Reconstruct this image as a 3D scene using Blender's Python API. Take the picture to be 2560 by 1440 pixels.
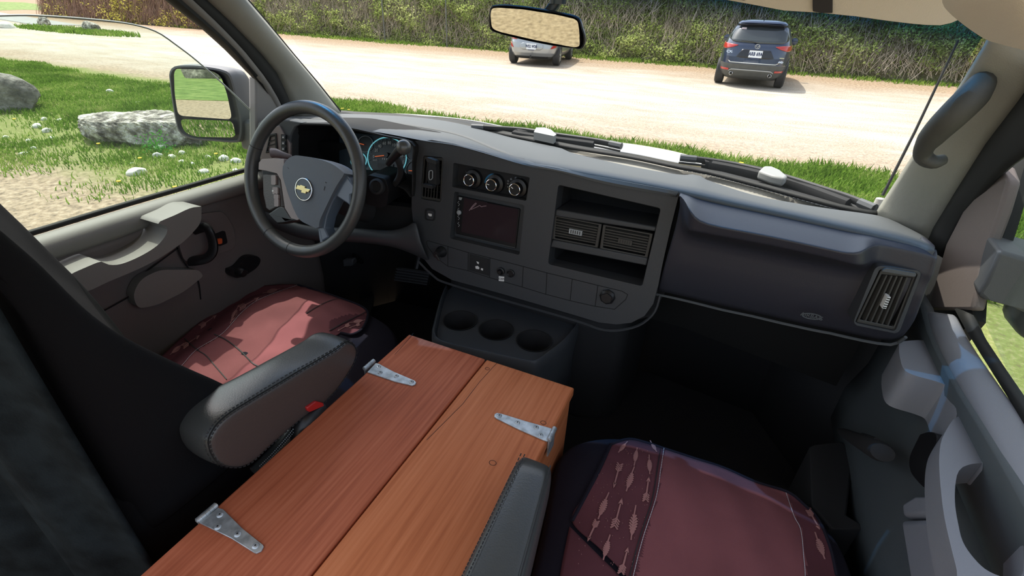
import bpy, bmesh, math, random
import numpy as np
from mathutils import Vector, Matrix
from mathutils.geometry import tessellate_polygon

for o in list(bpy.data.objects): bpy.data.objects.remove(o, do_unlink=True)
sc = bpy.context.scene
C = sc.collection

# ---------------------------------------------------------------- camera
F_PX = 1200.0
YAW, PITCH, ROLL = -0.40636671, 0.53068825, 0.0423681
CAM = Vector((0, 0, 1.75))
def _axes():
    cy, sy, cp, sp = math.cos(YAW), math.sin(YAW), math.cos(PITCH), math.sin(PITCH)
    d = Vector((sy*cp, cy*cp, -sp)); r = Vector((cy, -sy, 0)); u = r.cross(d)
    cr, sr = math.cos(ROLL), math.sin(ROLL)
    return cr*r + sr*u, -sr*r + cr*u, d
RIGHT, UP, FWD = _axes()
cd = bpy.data.cameras.new('camera'); cam = bpy.data.objects.new('camera', cd); C.objects.link(cam)
cd.sensor_width = 36; cd.lens = 36*F_PX/2560; cd.clip_start = 0.02; cd.clip_end = 400
M3 = Matrix((RIGHT, UP, -FWD)).transposed()
cam.matrix_world = Matrix.Translation(CAM) @ M3.to_4x4()
sc.camera = cam

# ---------------------------------------------------------------- light
sc.view_settings.view_transform = 'Standard'; sc.view_settings.look = 'None'
sc.view_settings.gamma = 1; sc.view_settings.use_curve_mapping = False
sc.view_settings.exposure = 0.35
SUN_DIR = Vector((-0.78, 0.47, 1.42)).normalized()          # towards the sun
world = bpy.data.worlds.new('sky'); sc.world = world; world.use_nodes = True
nt = world.node_tree; nt.nodes.clear()
wo = nt.nodes.new('ShaderNodeOutputWorld'); bg = nt.nodes.new('ShaderNodeBackground')
sky = nt.nodes.new('ShaderNodeTexSky'); sky.sky_type = 'NISHITA'; sky.sun_disc = False
sky.sun_elevation = math.asin(SUN_DIR.z); sky.sun_rotation = math.atan2(SUN_DIR.x, SUN_DIR.y)
sky.air_density = 1.0; sky.dust_density = 3.0; sky.ozone_density = 1.0
hsv = nt.nodes.new('ShaderNodeHueSaturation'); hsv.inputs['Saturation'].default_value = 0.5
nt.links.new(sky.outputs[0], hsv.inputs['Color']); nt.links.new(hsv.outputs[0], bg.inputs[0]); nt.links.new(bg.outputs[0], wo.inputs[0])
bg.inputs[1].default_value = 0.29
sl = bpy.data.lights.new('sun', 'SUN'); sl.energy = 4.0; sl.angle = math.radians(0.6); sl.color = (1, .95, .87)
so = bpy.data.objects.new('sun', sl); C.objects.link(so)
so.rotation_euler = SUN_DIR.to_track_quat('Z', 'Y').to_euler(); so.location = (-8, 6, 14)
sc.cycles.max_bounces = 8; sc.cycles.diffuse_bounces = 4; sc.cycles.transparent_max_bounces = 12
sc.cycles.caustics_reflective = False; sc.cycles.caustics_refractive = False
sc.cycles.sample_clamp_indirect = 6

# ---------------------------------------------------------------- helpers
def ray(px, py): return (FWD*F_PX + RIGHT*(px-1280) - UP*(py-720)).normalized()
def W(px, py, x=None, y=None, z=None, pl=None):
    """the point of the place that lies along the sight line of a pixel, on the plane given"""
    v = ray(px, py)
    if x is not None: t = (x-CAM.x)/v.x
    elif y is not None: t = (y-CAM.y)/v.y
    elif z is not None: t = (z-CAM.z)/v.z
    else: t = (pl[0]-CAM).dot(pl[1])/v.dot(pl[1])
    return CAM + v*t
def crop(x0, y0, s):
    return lambda *pts: [(x0+a/s, y0+b/s) for a, b in pts]
cA = crop(0, 0, 2.977); cB = crop(600, 220, 3.0); cC = crop(1000, 360, 2.8805); cD = crop(1200, 0, 2.977)
cE = crop(1640, 440, 3.13); cF = crop(1960, 0, 2.25); cG = crop(1960, 600, 1.715); cH = crop(0, 440, 2.56)
cI = crop(0, 900, 2.56); cJ = crop(1120, 960, 2.4615); cK = crop(700, 620, 3.0); cL = crop(640, 260, 6.0)
cM = crop(1120, 390, 11.077); cN = crop(1160, 290, 4.2667); cO = crop(1760, 20, 6.26); cP = crop(2200, 840, 2.4); cQ = crop(1640, 360, 3.657)

def empty(name, loc, label=None, cat=None, group=None, kind=None, rotz=0):
    o = bpy.data.objects.new(name, None); C.objects.link(o); o.location = loc; o.rotation_euler = (0, 0, rotz)
    o.empty_display_size = .1
    tag(o, label, cat, group, kind); return o
def tag(o, label=None, cat=None, group=None, kind=None):
    if label: o['label'] = label
    if cat: o['category'] = cat
    if group: o['group'] = group
    if kind: o['kind'] = kind
    return o
def origin_of(p):
    v = Vector((0, 0, 0))
    while p is not None: v += p.location; p = p.parent
    return v
def obj(name, geo, mats, parent=None, smooth=True, bevel=0, seg=2, sub=0, solid=0, soff=-1, label=None, cat=None, group=None, kind=None,
        local=False, at=None, mi=None, ang=40):
    """geo = (verts, faces) in world metres; one mesh object"""
    if isinstance(geo, bmesh.types.BMesh):
        me = bpy.data.meshes.new(name); geo.to_mesh(me); geo.free()
    else:
        me = bpy.data.meshes.new(name); me.from_pydata([tuple(v) for v in geo[0]], [], [tuple(f) for f in geo[1]])
        if len(geo) > 2 and mi is None: mi = geo[2]
    if not isinstance(mats, (list, tuple)): mats = [mats]
    for m in mats: me.materials.append(m)
    if mi is not None:
        me.polygons.foreach_set('material_index', mi)
    o = bpy.data.objects.new(name, me); C.objects.link(o)
    if parent is not None:
        o.parent = parent
        if not local: me.transform(Matrix.Translation(-origin_of(parent)))
    elif at is not None:
        o.location = at
        if not local: me.transform(Matrix.Translation(-Vector(at)))
    elif not local and len(me.vertices):
        a = np.empty(len(me.vertices)*3); me.vertices.foreach_get('co', a); a = a.reshape(-1, 3)
        lo, hi = a.min(0), a.max(0); c = Vector(((lo[0]+hi[0])/2, (lo[1]+hi[1])/2, lo[2]))
        o.location = c; me.transform(Matrix.Translation(-c))
    if smooth:
        me.polygons.foreach_set('use_smooth', [True]*len(me.polygons))
        if sub == 0:
            try: me.set_sharp_from_angle(angle=math.radians(ang))
            except Exception: pass
    if solid and soff == -1 and not local and name != 'curtain':      # thickness goes to the far side of the sheet
        off_ = o.location if parent is None else origin_of(parent)
        if sum(p.normal.dot((CAM-off_-p.center).normalized())*p.area for p in me.polygons) < 0: soff = 1
    if solid:
        md = o.modifiers.new('thickness', 'SOLIDIFY'); md.thickness = solid; md.offset = soff
    if bevel:
        md = o.modifiers.new('bevel', 'BEVEL'); md.width = bevel; md.segments = seg; md.limit_method = 'ANGLE'; md.angle_limit = math.radians(35)
        md.harden_normals = False
    if sub:
        md = o.modifiers.new('subdivision', 'SUBSURF'); md.levels = sub; md.render_levels = sub
    tag(o, label, cat, group, kind); return o

class G:
    """collects shapes as (verts, faces, material index)"""
    def __init__(s): s.v = []; s.f = []; s.m = []
    def add(s, vs, fs, m=0):
        k = len(s.v); s.v += [Vector(v) for v in vs]; s.f += [tuple(i+k for i in f) for f in fs]; s.m += [m]*len(fs); return s
    def geo(s): return (s.v, s.f, s.m)
    def box(s, lo, hi, m=0, T=None):
        (a, b, c), (d, e, f) = lo, hi
        vs = [Vector(p) for p in ((a,b,c),(d,b,c),(d,e,c),(a,e,c),(a,b,f),(d,b,f),(d,e,f),(a,e,f))]
        if T is not None: vs = [T @ v for v in vs]
        return s.add(vs, [(0,3,2,1),(4,5,6,7),(0,1,5,4),(1,2,6,5),(2,3,7,6),(3,0,4,7)], m)
    def tube(s, path, r, n=10, m=0, closed=False, caps=True, flat=1.0, upv=None):
        path = [Vector(p) for p in path]; N = len(path); rs = r if isinstance(r, (list, tuple)) else [r]*N
        rings = []; prev = None
        for i, p in enumerate(path):
            a = path[(i-1) % N] if (closed or i > 0) else p; b = path[(i+1) % N] if (closed or i < N-1) else p
            t = (b-a).normalized()
            if prev is None:
                q = Vector(upv) if upv else (Vector((0, 0, 1)) if abs(t.z) < .9 else Vector((1, 0, 0)))
            else: q = prev
            u = (q - t*q.dot(t)).normalized(); w = t.cross(u); prev = u
            rings.append([p + (u*math.cos(2*math.pi*k/n)*flat + w*math.sin(2*math.pi*k/n))*rs[i] for k in range(n)])
        vs = [v for ring in rings for v in ring]; fs = []
        for i in range(N if closed else N-1):
            j = (i+1) % N
            for k in range(n): fs.append((i*n+k, i*n+(k+1) % n, j*n+(k+1) % n, j*n+k))
        if caps and not closed: fs += [tuple(range(n))[::-1], tuple((N-1)*n+k for k in range(n))]
        return s.add(vs, fs, m)
    def lathe(s, c, axis, prof, n=24, m=0, capa=True, capb=True, ex=None):
        """prof = [(distance along axis, radius)]"""
        c = Vector(c); ax = Vector(axis).normalized()
        q = Vector(ex) if ex is not None else (Vector((0, 0, 1)) if abs(ax.z) < .9 else Vector((1, 0, 0)))
        u = (q-ax*q.dot(ax)).normalized(); w = ax.cross(u)
        vs = []; fs = []
        for d, r in prof:
            vs += [c + ax*d + (u*math.cos(2*math.pi*k/n)+w*math.sin(2*math.pi*k/n))*r for k in range(n)]
        for i in range(len(prof)-1):
            for k in range(n): fs.append((i*n+k, i*n+(k+1) % n, (i+1)*n+(k+1) % n, (i+1)*n+k))
        if capa: fs.append(tuple(range(n))[::-1])
        if capb: fs.append(tuple((len(prof)-1)*n+k for k in range(n)))
        return s.add(vs, fs, m)
    def prism(s, front, back, m=0, holes=()):
        """front, back: lists of 3-D points of the same outline; holes: [(front, back)]"""
        n = len(front)
        loops = [list(front)]+[list(h[0]) for h in holes]; bl = [list(back)]+[list(h[1]) for h in holes]
        tris = tessellate_polygon([[Vector(p) for p in l] for l in loops])
        fv = [p for l in loops for p in l]; bv = [p for l in bl for p in l]; N = len(fv)
        fs = [tuple(t) for t in tris]; fs += [tuple(i+N for i in t[::-1]) for t in fs]
        k = 0
        for l in loops:
            for i in range(len(l)): j = (i+1) % len(l); fs.append((k+i, k+j, N+k+j, N+k+i))
            k += len(l)
        return s.add(fv+bv, fs, m)
def fixn(geo):
    """consistent outward normals"""
    bm = bmesh.new(); vs = [bm.verts.new(v) for v in geo[0]]
    for i, f in enumerate(geo[1]):
        try: ff = bm.faces.new([vs[k] for k in f])
        except ValueError: continue
        if len(geo) > 2: ff.material_index = geo[2][i]
    bmesh.ops.remove_doubles(bm, verts=bm.verts, dist=1e-6)
    bmesh.ops.recalc_face_normals(bm, faces=bm.faces)
    return bm
def plane_fn(p0, n):
    p0 = Vector(p0); n = Vector(n).normalized()
    return p0, n
def pplate(pts, pl, out, depth, holes=(), taper=0.0, g=None, m=0):
    """outline in pixels laid on a plane, standing `out` towards the viewer and `depth` thick"""
    p0, n = pl; n = n if n.dot(CAM-p0) > 0 else -n
    fp = (p0+n*out, n)
    def ring(q, tp=0):
        P = [W(a, b, pl=fp) for a, b in q]
        if tp:
            c = sum(P, Vector())/len(P); P = [c+(p-c)*(1+tp) for p in P]
        return P
    fr = ring(pts); hb = [ring(h) for h in holes]
    g = g or G()
    bk = [p-n*depth for p in (ring(pts, taper) if taper else fr)]
    g.prism(fr, bk, m, [(h, [p-n*depth for p in h]) for h in hb])
    return g
def circ(cx, cy, rx, ry=None, n=24, a0=0, a1=360, rot=0):
    ry = ry or rx; out = []
    c, s = math.cos(math.radians(rot)), math.sin(math.radians(rot))
    full = (a1-a0) >= 360
    for k in range(n if full else n+1):
        a = math.radians(a0+(a1-a0)*k/n); x, y = rx*math.cos(a), ry*math.sin(a)
        out.append((cx+x*c-y*s, cy+x*s+y*c))
    return out
def ribbon(path, w, nrm, g=None, m=0, th=.0006):
    """a narrow raised strip along 3-D points"""
    g = g or G(); path = [Vector(p) for p in path]; nrm = Vector(nrm).normalized(); vs = []
    for i, p in enumerate(path):
        a = path[max(i-1, 0)]; b = path[min(i+1, len(path)-1)]; t = (b-a)
        if t.length < 1e-9: t = Vector((1, 0, 0))
        s_ = t.normalized().cross(nrm)*(w/2)
        vs += [p-s_, p+s_, p-s_+nrm*th, p+s_+nrm*th]
    fs = []
    for i in range(len(path)-1):
        k = i*4; fs += [(k+2, k+3, k+7, k+6), (k, k+2, k+6, k+4), (k+3, k+1, k+5, k+7)]
    fs += [(0, 1, 3, 2), (4*len(path)-4, 4*len(path)-2, 4*len(path)-1, 4*len(path)-3)]
    return g.add(vs, fs, m)
def rows(grid, g=None, m=0, closed=False):
    g = g or G(); n = len(grid[0]); vs = [p for r in grid for p in r]; fs = []
    for i in range(len(grid)-1):
        for k in range(n if closed else n-1):
            a, b = i*n+k, i*n+(k+1) % n; fs.append((a, b, b+n, a+n))
    return g.add(vs, fs, m)
def resample(pts, n):
    """even points along a polyline, any dimension"""
    P = [np.array(p, float) for p in pts]; d = [0]
    for a, b in zip(P, P[1:]): d.append(d[-1]+np.linalg.norm(b-a))
    out = []
    for i in range(n):
        t = d[-1]*i/(n-1); k = 0
        while k < len(d)-2 and d[k+1] < t: k += 1
        u = (t-d[k])/max(d[k+1]-d[k], 1e-9); out.append(tuple(P[k]*(1-u)+P[k+1]*u))
    return out
def smoothline(pts, n, it=2):
    """Catmull-Rom through the points"""
    P = [np.array(p, float) for p in pts]; P = [2*P[0]-P[1]]+P+[2*P[-1]-P[-2]]; out = []
    for i in range(1, len(P)-2):
        for k in range(8):
            t = k/8; a, b, c, d = P[i-1], P[i], P[i+1], P[i+2]
            out.append(.5*((2*b)+(-a+c)*t+(2*a-5*b+4*c-d)*t*t+(-a+3*b-3*c+d)*t**3))
    out.append(P[-2]); return resample(out, n)
def roundpoly(pts, r, k=4):
    """outline with rounded corners (same unit as pts)"""
    out = []; n = len(pts)
    for i in range(n):
        p = np.array(pts[i], float); a = np.array(pts[i-1], float)-p; b = np.array(pts[(i+1) % n], float)-p
        la, lb = np.linalg.norm(a), np.linalg.norm(b); d = min(r, la*.45, lb*.45); A = p+a/la*d; B = p+b/lb*d
        for j in range(k+1):
            t = j/k; out.append(tuple(A*(1-t)**2+2*p*t*(1-t)+B*t*t))
    return out
def text_geo(s, size, font_w=1.0, spacing=1.0, extrude=0.0, bold=0.0):
    cu = bpy.data.curves.new('t', 'FONT'); cu.body = s; cu.size = size; cu.align_x = 'CENTER'; cu.align_y = 'CENTER'; cu.extrude = extrude
    cu.space_character = spacing; cu.resolution_u = 3; cu.offset = bold
    to = bpy.data.objects.new('t', cu); C.objects.link(to); bpy.context.view_layer.update()
    me = bpy.data.meshes.new_from_object(to.evaluated_get(bpy.context.evaluated_depsgraph_get()))
    vs = [Vector((v.co.x*font_w, v.co.y, v.co.z)) for v in me.vertices]; fs = [tuple(p.vertices) for p in me.polygons]
    bpy.data.objects.remove(to); bpy.data.curves.remove(cu); bpy.data.meshes.remove(me); return vs, fs
def put_text(g, s, size, c, ex, ey, m=0, **k):
    vs, fs = text_geo(s, size, **k); ex = Vector(ex).normalized(); ey = Vector(ey).normalized(); ez = ex.cross(ey); c = Vector(c)
    return g.add([c+ex*v.x+ey*v.y+ez*v.z for v in vs], fs, m)

# ---------------------------------------------------------------- materials
def mat(name, col, rough=.6, metal=0, spec=.5, bump=0, bscale=200, var=0, vscale=8, col2=None, emit=None, estr=0, coat=0, sheen=0, stretch=None, detail=4):
    m = bpy.data.materials.new(name); m.use_nodes = True; t = m.node_tree; b = t.nodes['Principled BSDF']
    b.inputs['Base Color'].default_value = (*col, 1); b.inputs['Roughness'].default_value = rough
    b.inputs['Metallic'].default_value = metal; b.inputs['Specular IOR Level'].default_value = spec
    b.inputs['Coat Weight'].default_value = coat; b.inputs['Sheen Weight'].default_value = sheen
    tc = t.nodes.new('ShaderNodeTexCoord'); src = tc.outputs['Object']
    if stretch:
        mp = t.nodes.new('ShaderNodeMapping'); mp.inputs['Scale'].default_value = stretch; t.links.new(src, mp.inputs[0]); src = mp.outputs[0]
    if var or col2:
        n = t.nodes.new('ShaderNodeTexNoise'); n.inputs['Scale'].default_value = vscale; n.inputs['Detail'].default_value = detail
        t.links.new(src, n.inputs['Vector'])
        r = t.nodes.new('ShaderNodeValToRGB'); r.color_ramp.elements[0].position = .35; r.color_ramp.elements[1].position = .65
        c2 = col2 or tuple(min(1, c*(1+var)) for c in col); c1 = col if col2 else tuple(c*(1-var) for c in col)
        r.color_ramp.elements[0].color = (*c1, 1); r.color_ramp.elements[1].color = (*c2, 1)
        t.links.new(n.outputs[0], r.inputs[0]); t.links.new(r.outputs[0], b.inputs['Base Color'])
    if bump:
        n2 = t.nodes.new('ShaderNodeTexNoise'); n2.inputs['Scale'].default_value = bscale; n2.inputs['Detail'].default_value = 3
        t.links.new(tc.outputs['Object'], n2.inputs['Vector'])
        bp = t.nodes.new('ShaderNodeBump'); bp.inputs['Strength'].default_value = bump; bp.inputs['Distance'].default_value = .001 if bscale > 30 else .02
        t.links.new(n2.outputs[0], bp.inputs['Height']); t.links.new(bp.outputs[0], b.inputs['Normal'])
    if emit: b.inputs['Emission Color'].default_value = (*emit, 1); b.inputs['Emission Strength'].default_value = estr
    return m
def ramp_mat(name, stops, scale, rough=.8, bump=.5, bscale=60, bdist=.01, detail=6, stretch=(1, 1, 1), vor=None):
    m = bpy.data.materials.new(name); m.use_nodes = True; t = m.node_tree; b = t.nodes['Principled BSDF']; b.inputs['Roughness'].default_value = rough
    b.inputs['Specular IOR Level'].default_value = .2
    tc = t.nodes.new('ShaderNodeTexCoord'); mp = t.nodes.new('ShaderNodeMapping'); mp.inputs['Scale'].default_value = stretch
    t.links.new(tc.outputs['Object'], mp.inputs[0])
    n = t.nodes.new('ShaderNodeTexNoise'); n.inputs['Scale'].default_value = scale; n.inputs['Detail'].default_value = detail; n.inputs['Roughness'].default_value = .65
    t.links.new(mp.outputs[0], n.inputs['Vector'])
    r = t.nodes.new('ShaderNodeValToRGB'); e = r.color_ramp.elements
    while len(e) < len(stops): e.new(.5)
    for i, (p, c) in enumerate(stops): e[i].position = p; e[i].color = (*c, 1)
    t.links.new(n.outputs[0], r.inputs[0]); t.links.new(r.outputs[0], b.inputs['Base Color'])
    n2 = t.nodes.new('ShaderNodeTexNoise'); n2.inputs['Scale'].default_value = bscale; n2.inputs['Detail'].default_value = 6
    t.links.new(mp.outputs[0], n2.inputs['Vector'])
    bp = t.nodes.new('ShaderNodeBump'); bp.inputs['Strength'].default_value = bump; bp.inputs['Distance'].default_value = bdist
    t.links.new(n2.outputs[0], bp.inputs['Height']); t.links.new(bp.outputs[0], b.inputs['Normal'])
    return m
def leaf_mat(name, stops, scale=3.0, trans=.35, fine=60):
    """leaf or blade: colour differs from place to place, part of the light passes through"""
    m = bpy.data.materials.new(name); m.use_nodes = True; t = m.node_tree; t.nodes.clear()
    out = t.nodes.new('ShaderNodeOutputMaterial'); df = t.nodes.new('ShaderNodeBsdfDiffuse'); tr = t.nodes.new('ShaderNodeBsdfTranslucent'); mx = t.nodes.new('ShaderNodeMixShader')
    tc = t.nodes.new('ShaderNodeTexCoord'); n = t.nodes.new('ShaderNodeTexNoise'); n.inputs['Scale'].default_value = scale; n.inputs['Detail'].default_value = 3
    n3 = t.nodes.new('ShaderNodeTexNoise'); n3.inputs['Scale'].default_value = fine; n3.inputs['Detail'].default_value = 1
    t.links.new(tc.outputs['Object'], n.inputs['Vector']); t.links.new(tc.outputs['Object'], n3.inputs['Vector'])
    ad = t.nodes.new('ShaderNodeMath'); ad.operation = 'ADD'; t.links.new(n.outputs[0], ad.inputs[0]); t.links.new(n3.outputs[0], ad.inputs[1])
    mu = t.nodes.new('ShaderNodeMath'); mu.operation = 'MULTIPLY'; mu.inputs[1].default_value = .5; t.links.new(ad.outputs[0], mu.inputs[0])
    r = t.nodes.new('ShaderNodeValToRGB'); e = r.color_ramp.elements
    while len(e) < len(stops): e.new(.5)
    for i, (p, c) in enumerate(stops): e[i].position = p; e[i].color = (*c, 1)
    t.links.new(mu.outputs[0], r.inputs[0]); t.links.new(r.outputs[0], df.inputs[0]); t.links.new(r.outputs[0], tr.inputs[0])
    mx.inputs[0].default_value = trans; t.links.new(df.outputs[0], mx.inputs[1]); t.links.new(tr.outputs[0], mx.inputs[2]); t.links.new(mx.outputs[0], out.inputs[0])
    return m
def glass_mat(name, tint=(1, 1, 1), gloss=.06, haze=0.0, band=None):
    """thin pane: passes tinted light, mirrors a little; band = (z0, z1, colour) a shade band at the top; haze = dust on the pane"""
    m = bpy.data.materials.new(name); m.use_nodes = True; t = m.node_tree; t.nodes.clear()
    out = t.nodes.new('ShaderNodeOutputMaterial'); tr = t.nodes.new('ShaderNodeBsdfTransparent'); gl = t.nodes.new('ShaderNodeBsdfGlossy'); gl.inputs['Roughness'].default_value = .01
    tr.inputs[0].default_value = (*tint, 1)
    if band:
        ge = t.nodes.new('ShaderNodeNewGeometry'); sp = t.nodes.new('ShaderNodeSeparateXYZ'); t.links.new(ge.outputs['Position'], sp.inputs[0])
        u = t.nodes.new('ShaderNodeMath'); u.operation = 'ADD'; u.inputs[1].default_value = .9; t.links.new(sp.outputs[0], u.inputs[0])
        u2 = t.nodes.new('ShaderNodeMath'); u2.operation = 'MULTIPLY'; t.links.new(u.outputs[0], u2.inputs[0]); t.links.new(u.outputs[0], u2.inputs[1])
        u3 = t.nodes.new('ShaderNodeMath'); u3.operation = 'MULTIPLY_ADD'; u3.inputs[1].default_value = .048; t.links.new(u2.outputs[0], u3.inputs[0]); t.links.new(sp.outputs[2], u3.inputs[2])
        mr = t.nodes.new('ShaderNodeMapRange'); mr.inputs[1].default_value = band[0]; mr.inputs[2].default_value = band[1]; t.links.new(u3.outputs[0], mr.inputs[0])
        mx = t.nodes.new('ShaderNodeMix'); mx.data_type = 'RGBA'; mx.inputs[6].default_value = (*tint, 1); mx.inputs[7].default_value = (*band[2], 1)
        t.links.new(mr.outputs[0], mx.inputs[0]); t.links.new(mx.outputs[2], tr.inputs[0])
    cur = tr.outputs[0]
    if haze:
        di = t.nodes.new('ShaderNodeBsdfDiffuse'); di.inputs[0].default_value = (.8, .8, .75, 1); m1 = t.nodes.new('ShaderNodeMixShader')
        n = t.nodes.new('ShaderNodeTexNoise'); n.inputs['Scale'].default_value = 5; tc = t.nodes.new('ShaderNodeTexCoord'); t.links.new(tc.outputs['Object'], n.inputs['Vector'])
        mr2 = t.nodes.new('ShaderNodeMapRange'); mr2.inputs[3].default_value = haze*.4; mr2.inputs[4].default_value = haze*1.6; t.links.new(n.outputs[0], mr2.inputs[0])
        t.links.new(mr2.outputs[0], m1.inputs[0]); t.links.new(cur, m1.inputs[1]); t.links.new(di.outputs[0], m1.inputs[2]); cur = m1.outputs[0]
    fr = t.nodes.new('ShaderNodeLayerWeight'); fr.inputs[0].default_value = .15
    mm = t.nodes.new('ShaderNodeMath'); mm.operation = 'MULTIPLY'; mm.inputs[1].default_value = gloss*4; t.links.new(fr.outputs['Fresnel'], mm.inputs[0])
    m2 = t.nodes.new('ShaderNodeMixShader'); t.links.new(mm.outputs[0], m2.inputs[0]); t.links.new(cur, m2.inputs[1]); t.links.new(gl.outputs[0], m2.inputs[2])
    t.links.new(m2.outputs[0], out.inputs[0]); return m

M = dict(
 dash=mat('dashboard plastic', (.043, .046, .050), .5, bump=.35, bscale=900),
 dashtop=mat('dashboard upper plastic', (.088, .096, .100), .62, spec=.35, bump=.4, bscale=900),
 glove=mat('glove box plastic', (.031, .033, .044), .42, bump=.3, bscale=900),
 tray=mat('defroster tray plastic', (.30, .29, .25), .7, bump=.6, bscale=500),
 black=mat('black plastic', (.012, .012, .013), .4),
 blackmatt=mat('black matt plastic', (.014, .014, .015), .8),
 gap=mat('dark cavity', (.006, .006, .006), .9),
 door=mat('door trim plastic', (.225, .215, .195), .55, bump=.35, bscale=800),
 doorlow=mat('door lower trim', (.150, .125, .114), .6, bump=.35, bscale=800),
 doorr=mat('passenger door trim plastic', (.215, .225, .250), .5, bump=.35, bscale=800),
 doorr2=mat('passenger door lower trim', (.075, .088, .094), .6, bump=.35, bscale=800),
 pillar=mat('pillar trim', (.32, .315, .27), .75, bump=.5, bscale=900),
 head=mat('headliner fabric', (.70, .64, .52), .95, bump=.6, bscale=700, sheen=.2),
 seal=mat('rubber seal', (.012, .013, .012), .7),
 rubber=mat('rubber', (.02, .02, .021), .6),
 leather=mat('leather', (.058, .062, .060), .32, bump=.25, bscale=420, spec=.7),
 leather2=mat('brown grey leather', (.066, .056, .052), .4, bump=.5, bscale=260, spec=.5),
 rim=mat('steering wheel rim leather', (.050, .052, .050), .38, bump=.3, bscale=400, spec=.6),
 rimlight=mat('sunlit rim', (.20, .17, .14), .4, bump=.3, bscale=400),  # sun on the lower left of the wheel put into colour; unused
 hub=mat('airbag cover', (.105, .122, .145), .55, bump=.5, bscale=900),
 spoke=mat('wheel spoke plastic', (.27, .225, .215), .42, bump=.2, bscale=900),
 spoke2=mat('wheel spoke gloss plastic', (.10, .13, .17), .25),
 chrome=mat('chrome', (.75, .75, .75), .15, metal=1),
 gold=mat('gold emblem', (.80, .66, .30), .35, metal=.6),
 steel=mat('galvanised steel', (.50, .54, .56), .42, metal=.7, var=.25, vscale=60),
 cloth=mat('black seat cloth', (.0075, .0075, .0085), .95, spec=.15, bump=.5, bscale=700),
 cushion=mat('dark cushion cloth', (.016, .014, .022), .95, spec=.2, bump=.5, bscale=700),
 plush=mat('dark plush', (.010, .014, .016), .95, spec=.1, bump=.8, bscale=300, var=.35, vscale=25),
 red=mat('dark red cotton', (.225, .078, .083), .9, bump=.5, bscale=900, var=.10, vscale=6, spec=.2),
 redd=mat('printed dark red cotton', (.125, .042, .050), .9, bump=.5, bscale=900, var=.12, vscale=8, spec=.2),
 print_=mat('pink print', (.37, .17, .155), .9),
 stitch=mat('white thread', (.55, .50, .52), .8),
 seam=mat('dark thread', (.016, .016, .017), .7),
 screen=mat('screen', (.035, .022, .026), .12, spec=.6),
 white=mat('white plastic', (.75, .75, .73), .5),
 orange=mat('orange', (.75, .12, .03), .5),
 redpl=mat('red plastic', (.45, .02, .02), .35),
 blue=mat('blue print', (.03, .20, .38), .5), redp=mat('red print', (.42, .07, .05), .5),
 glow=mat('gauge ring', (.10, .45, .55), .4, emit=(.25, .75, .85), estr=.35),
 dial=mat('gauge face', (.010, .014, .018), .35),
 grey=mat('grey print', (.33, .35, .36), .6),
 console=mat('console plastic', (.070, .076, .084), .42, bump=.3, bscale=900),
 rearmirror=mat('dimming mirror glass', (.62, .64, .50), .02, metal=1),
 mirror=mat('mirror glass', (.80, .84, .78), .01, metal=1),
 mirrorh=mat('mirror housing', (.085, .09, .095), .55, bump=.3, bscale=600),
 teal=mat('teal light patch', (.02, .20, .26), .6),  # tinted sunlight by the passenger pillar put into colour; unused
 vanwhite=mat('white van paint', (.80, .80, .80), .25, coat=.6),
 carpet=mat('black floor carpet', (.010, .010, .011), .95, bump=.8, bscale=500),
 under=mat('footwell panel', (.017, .017, .018), .8),
)
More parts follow.
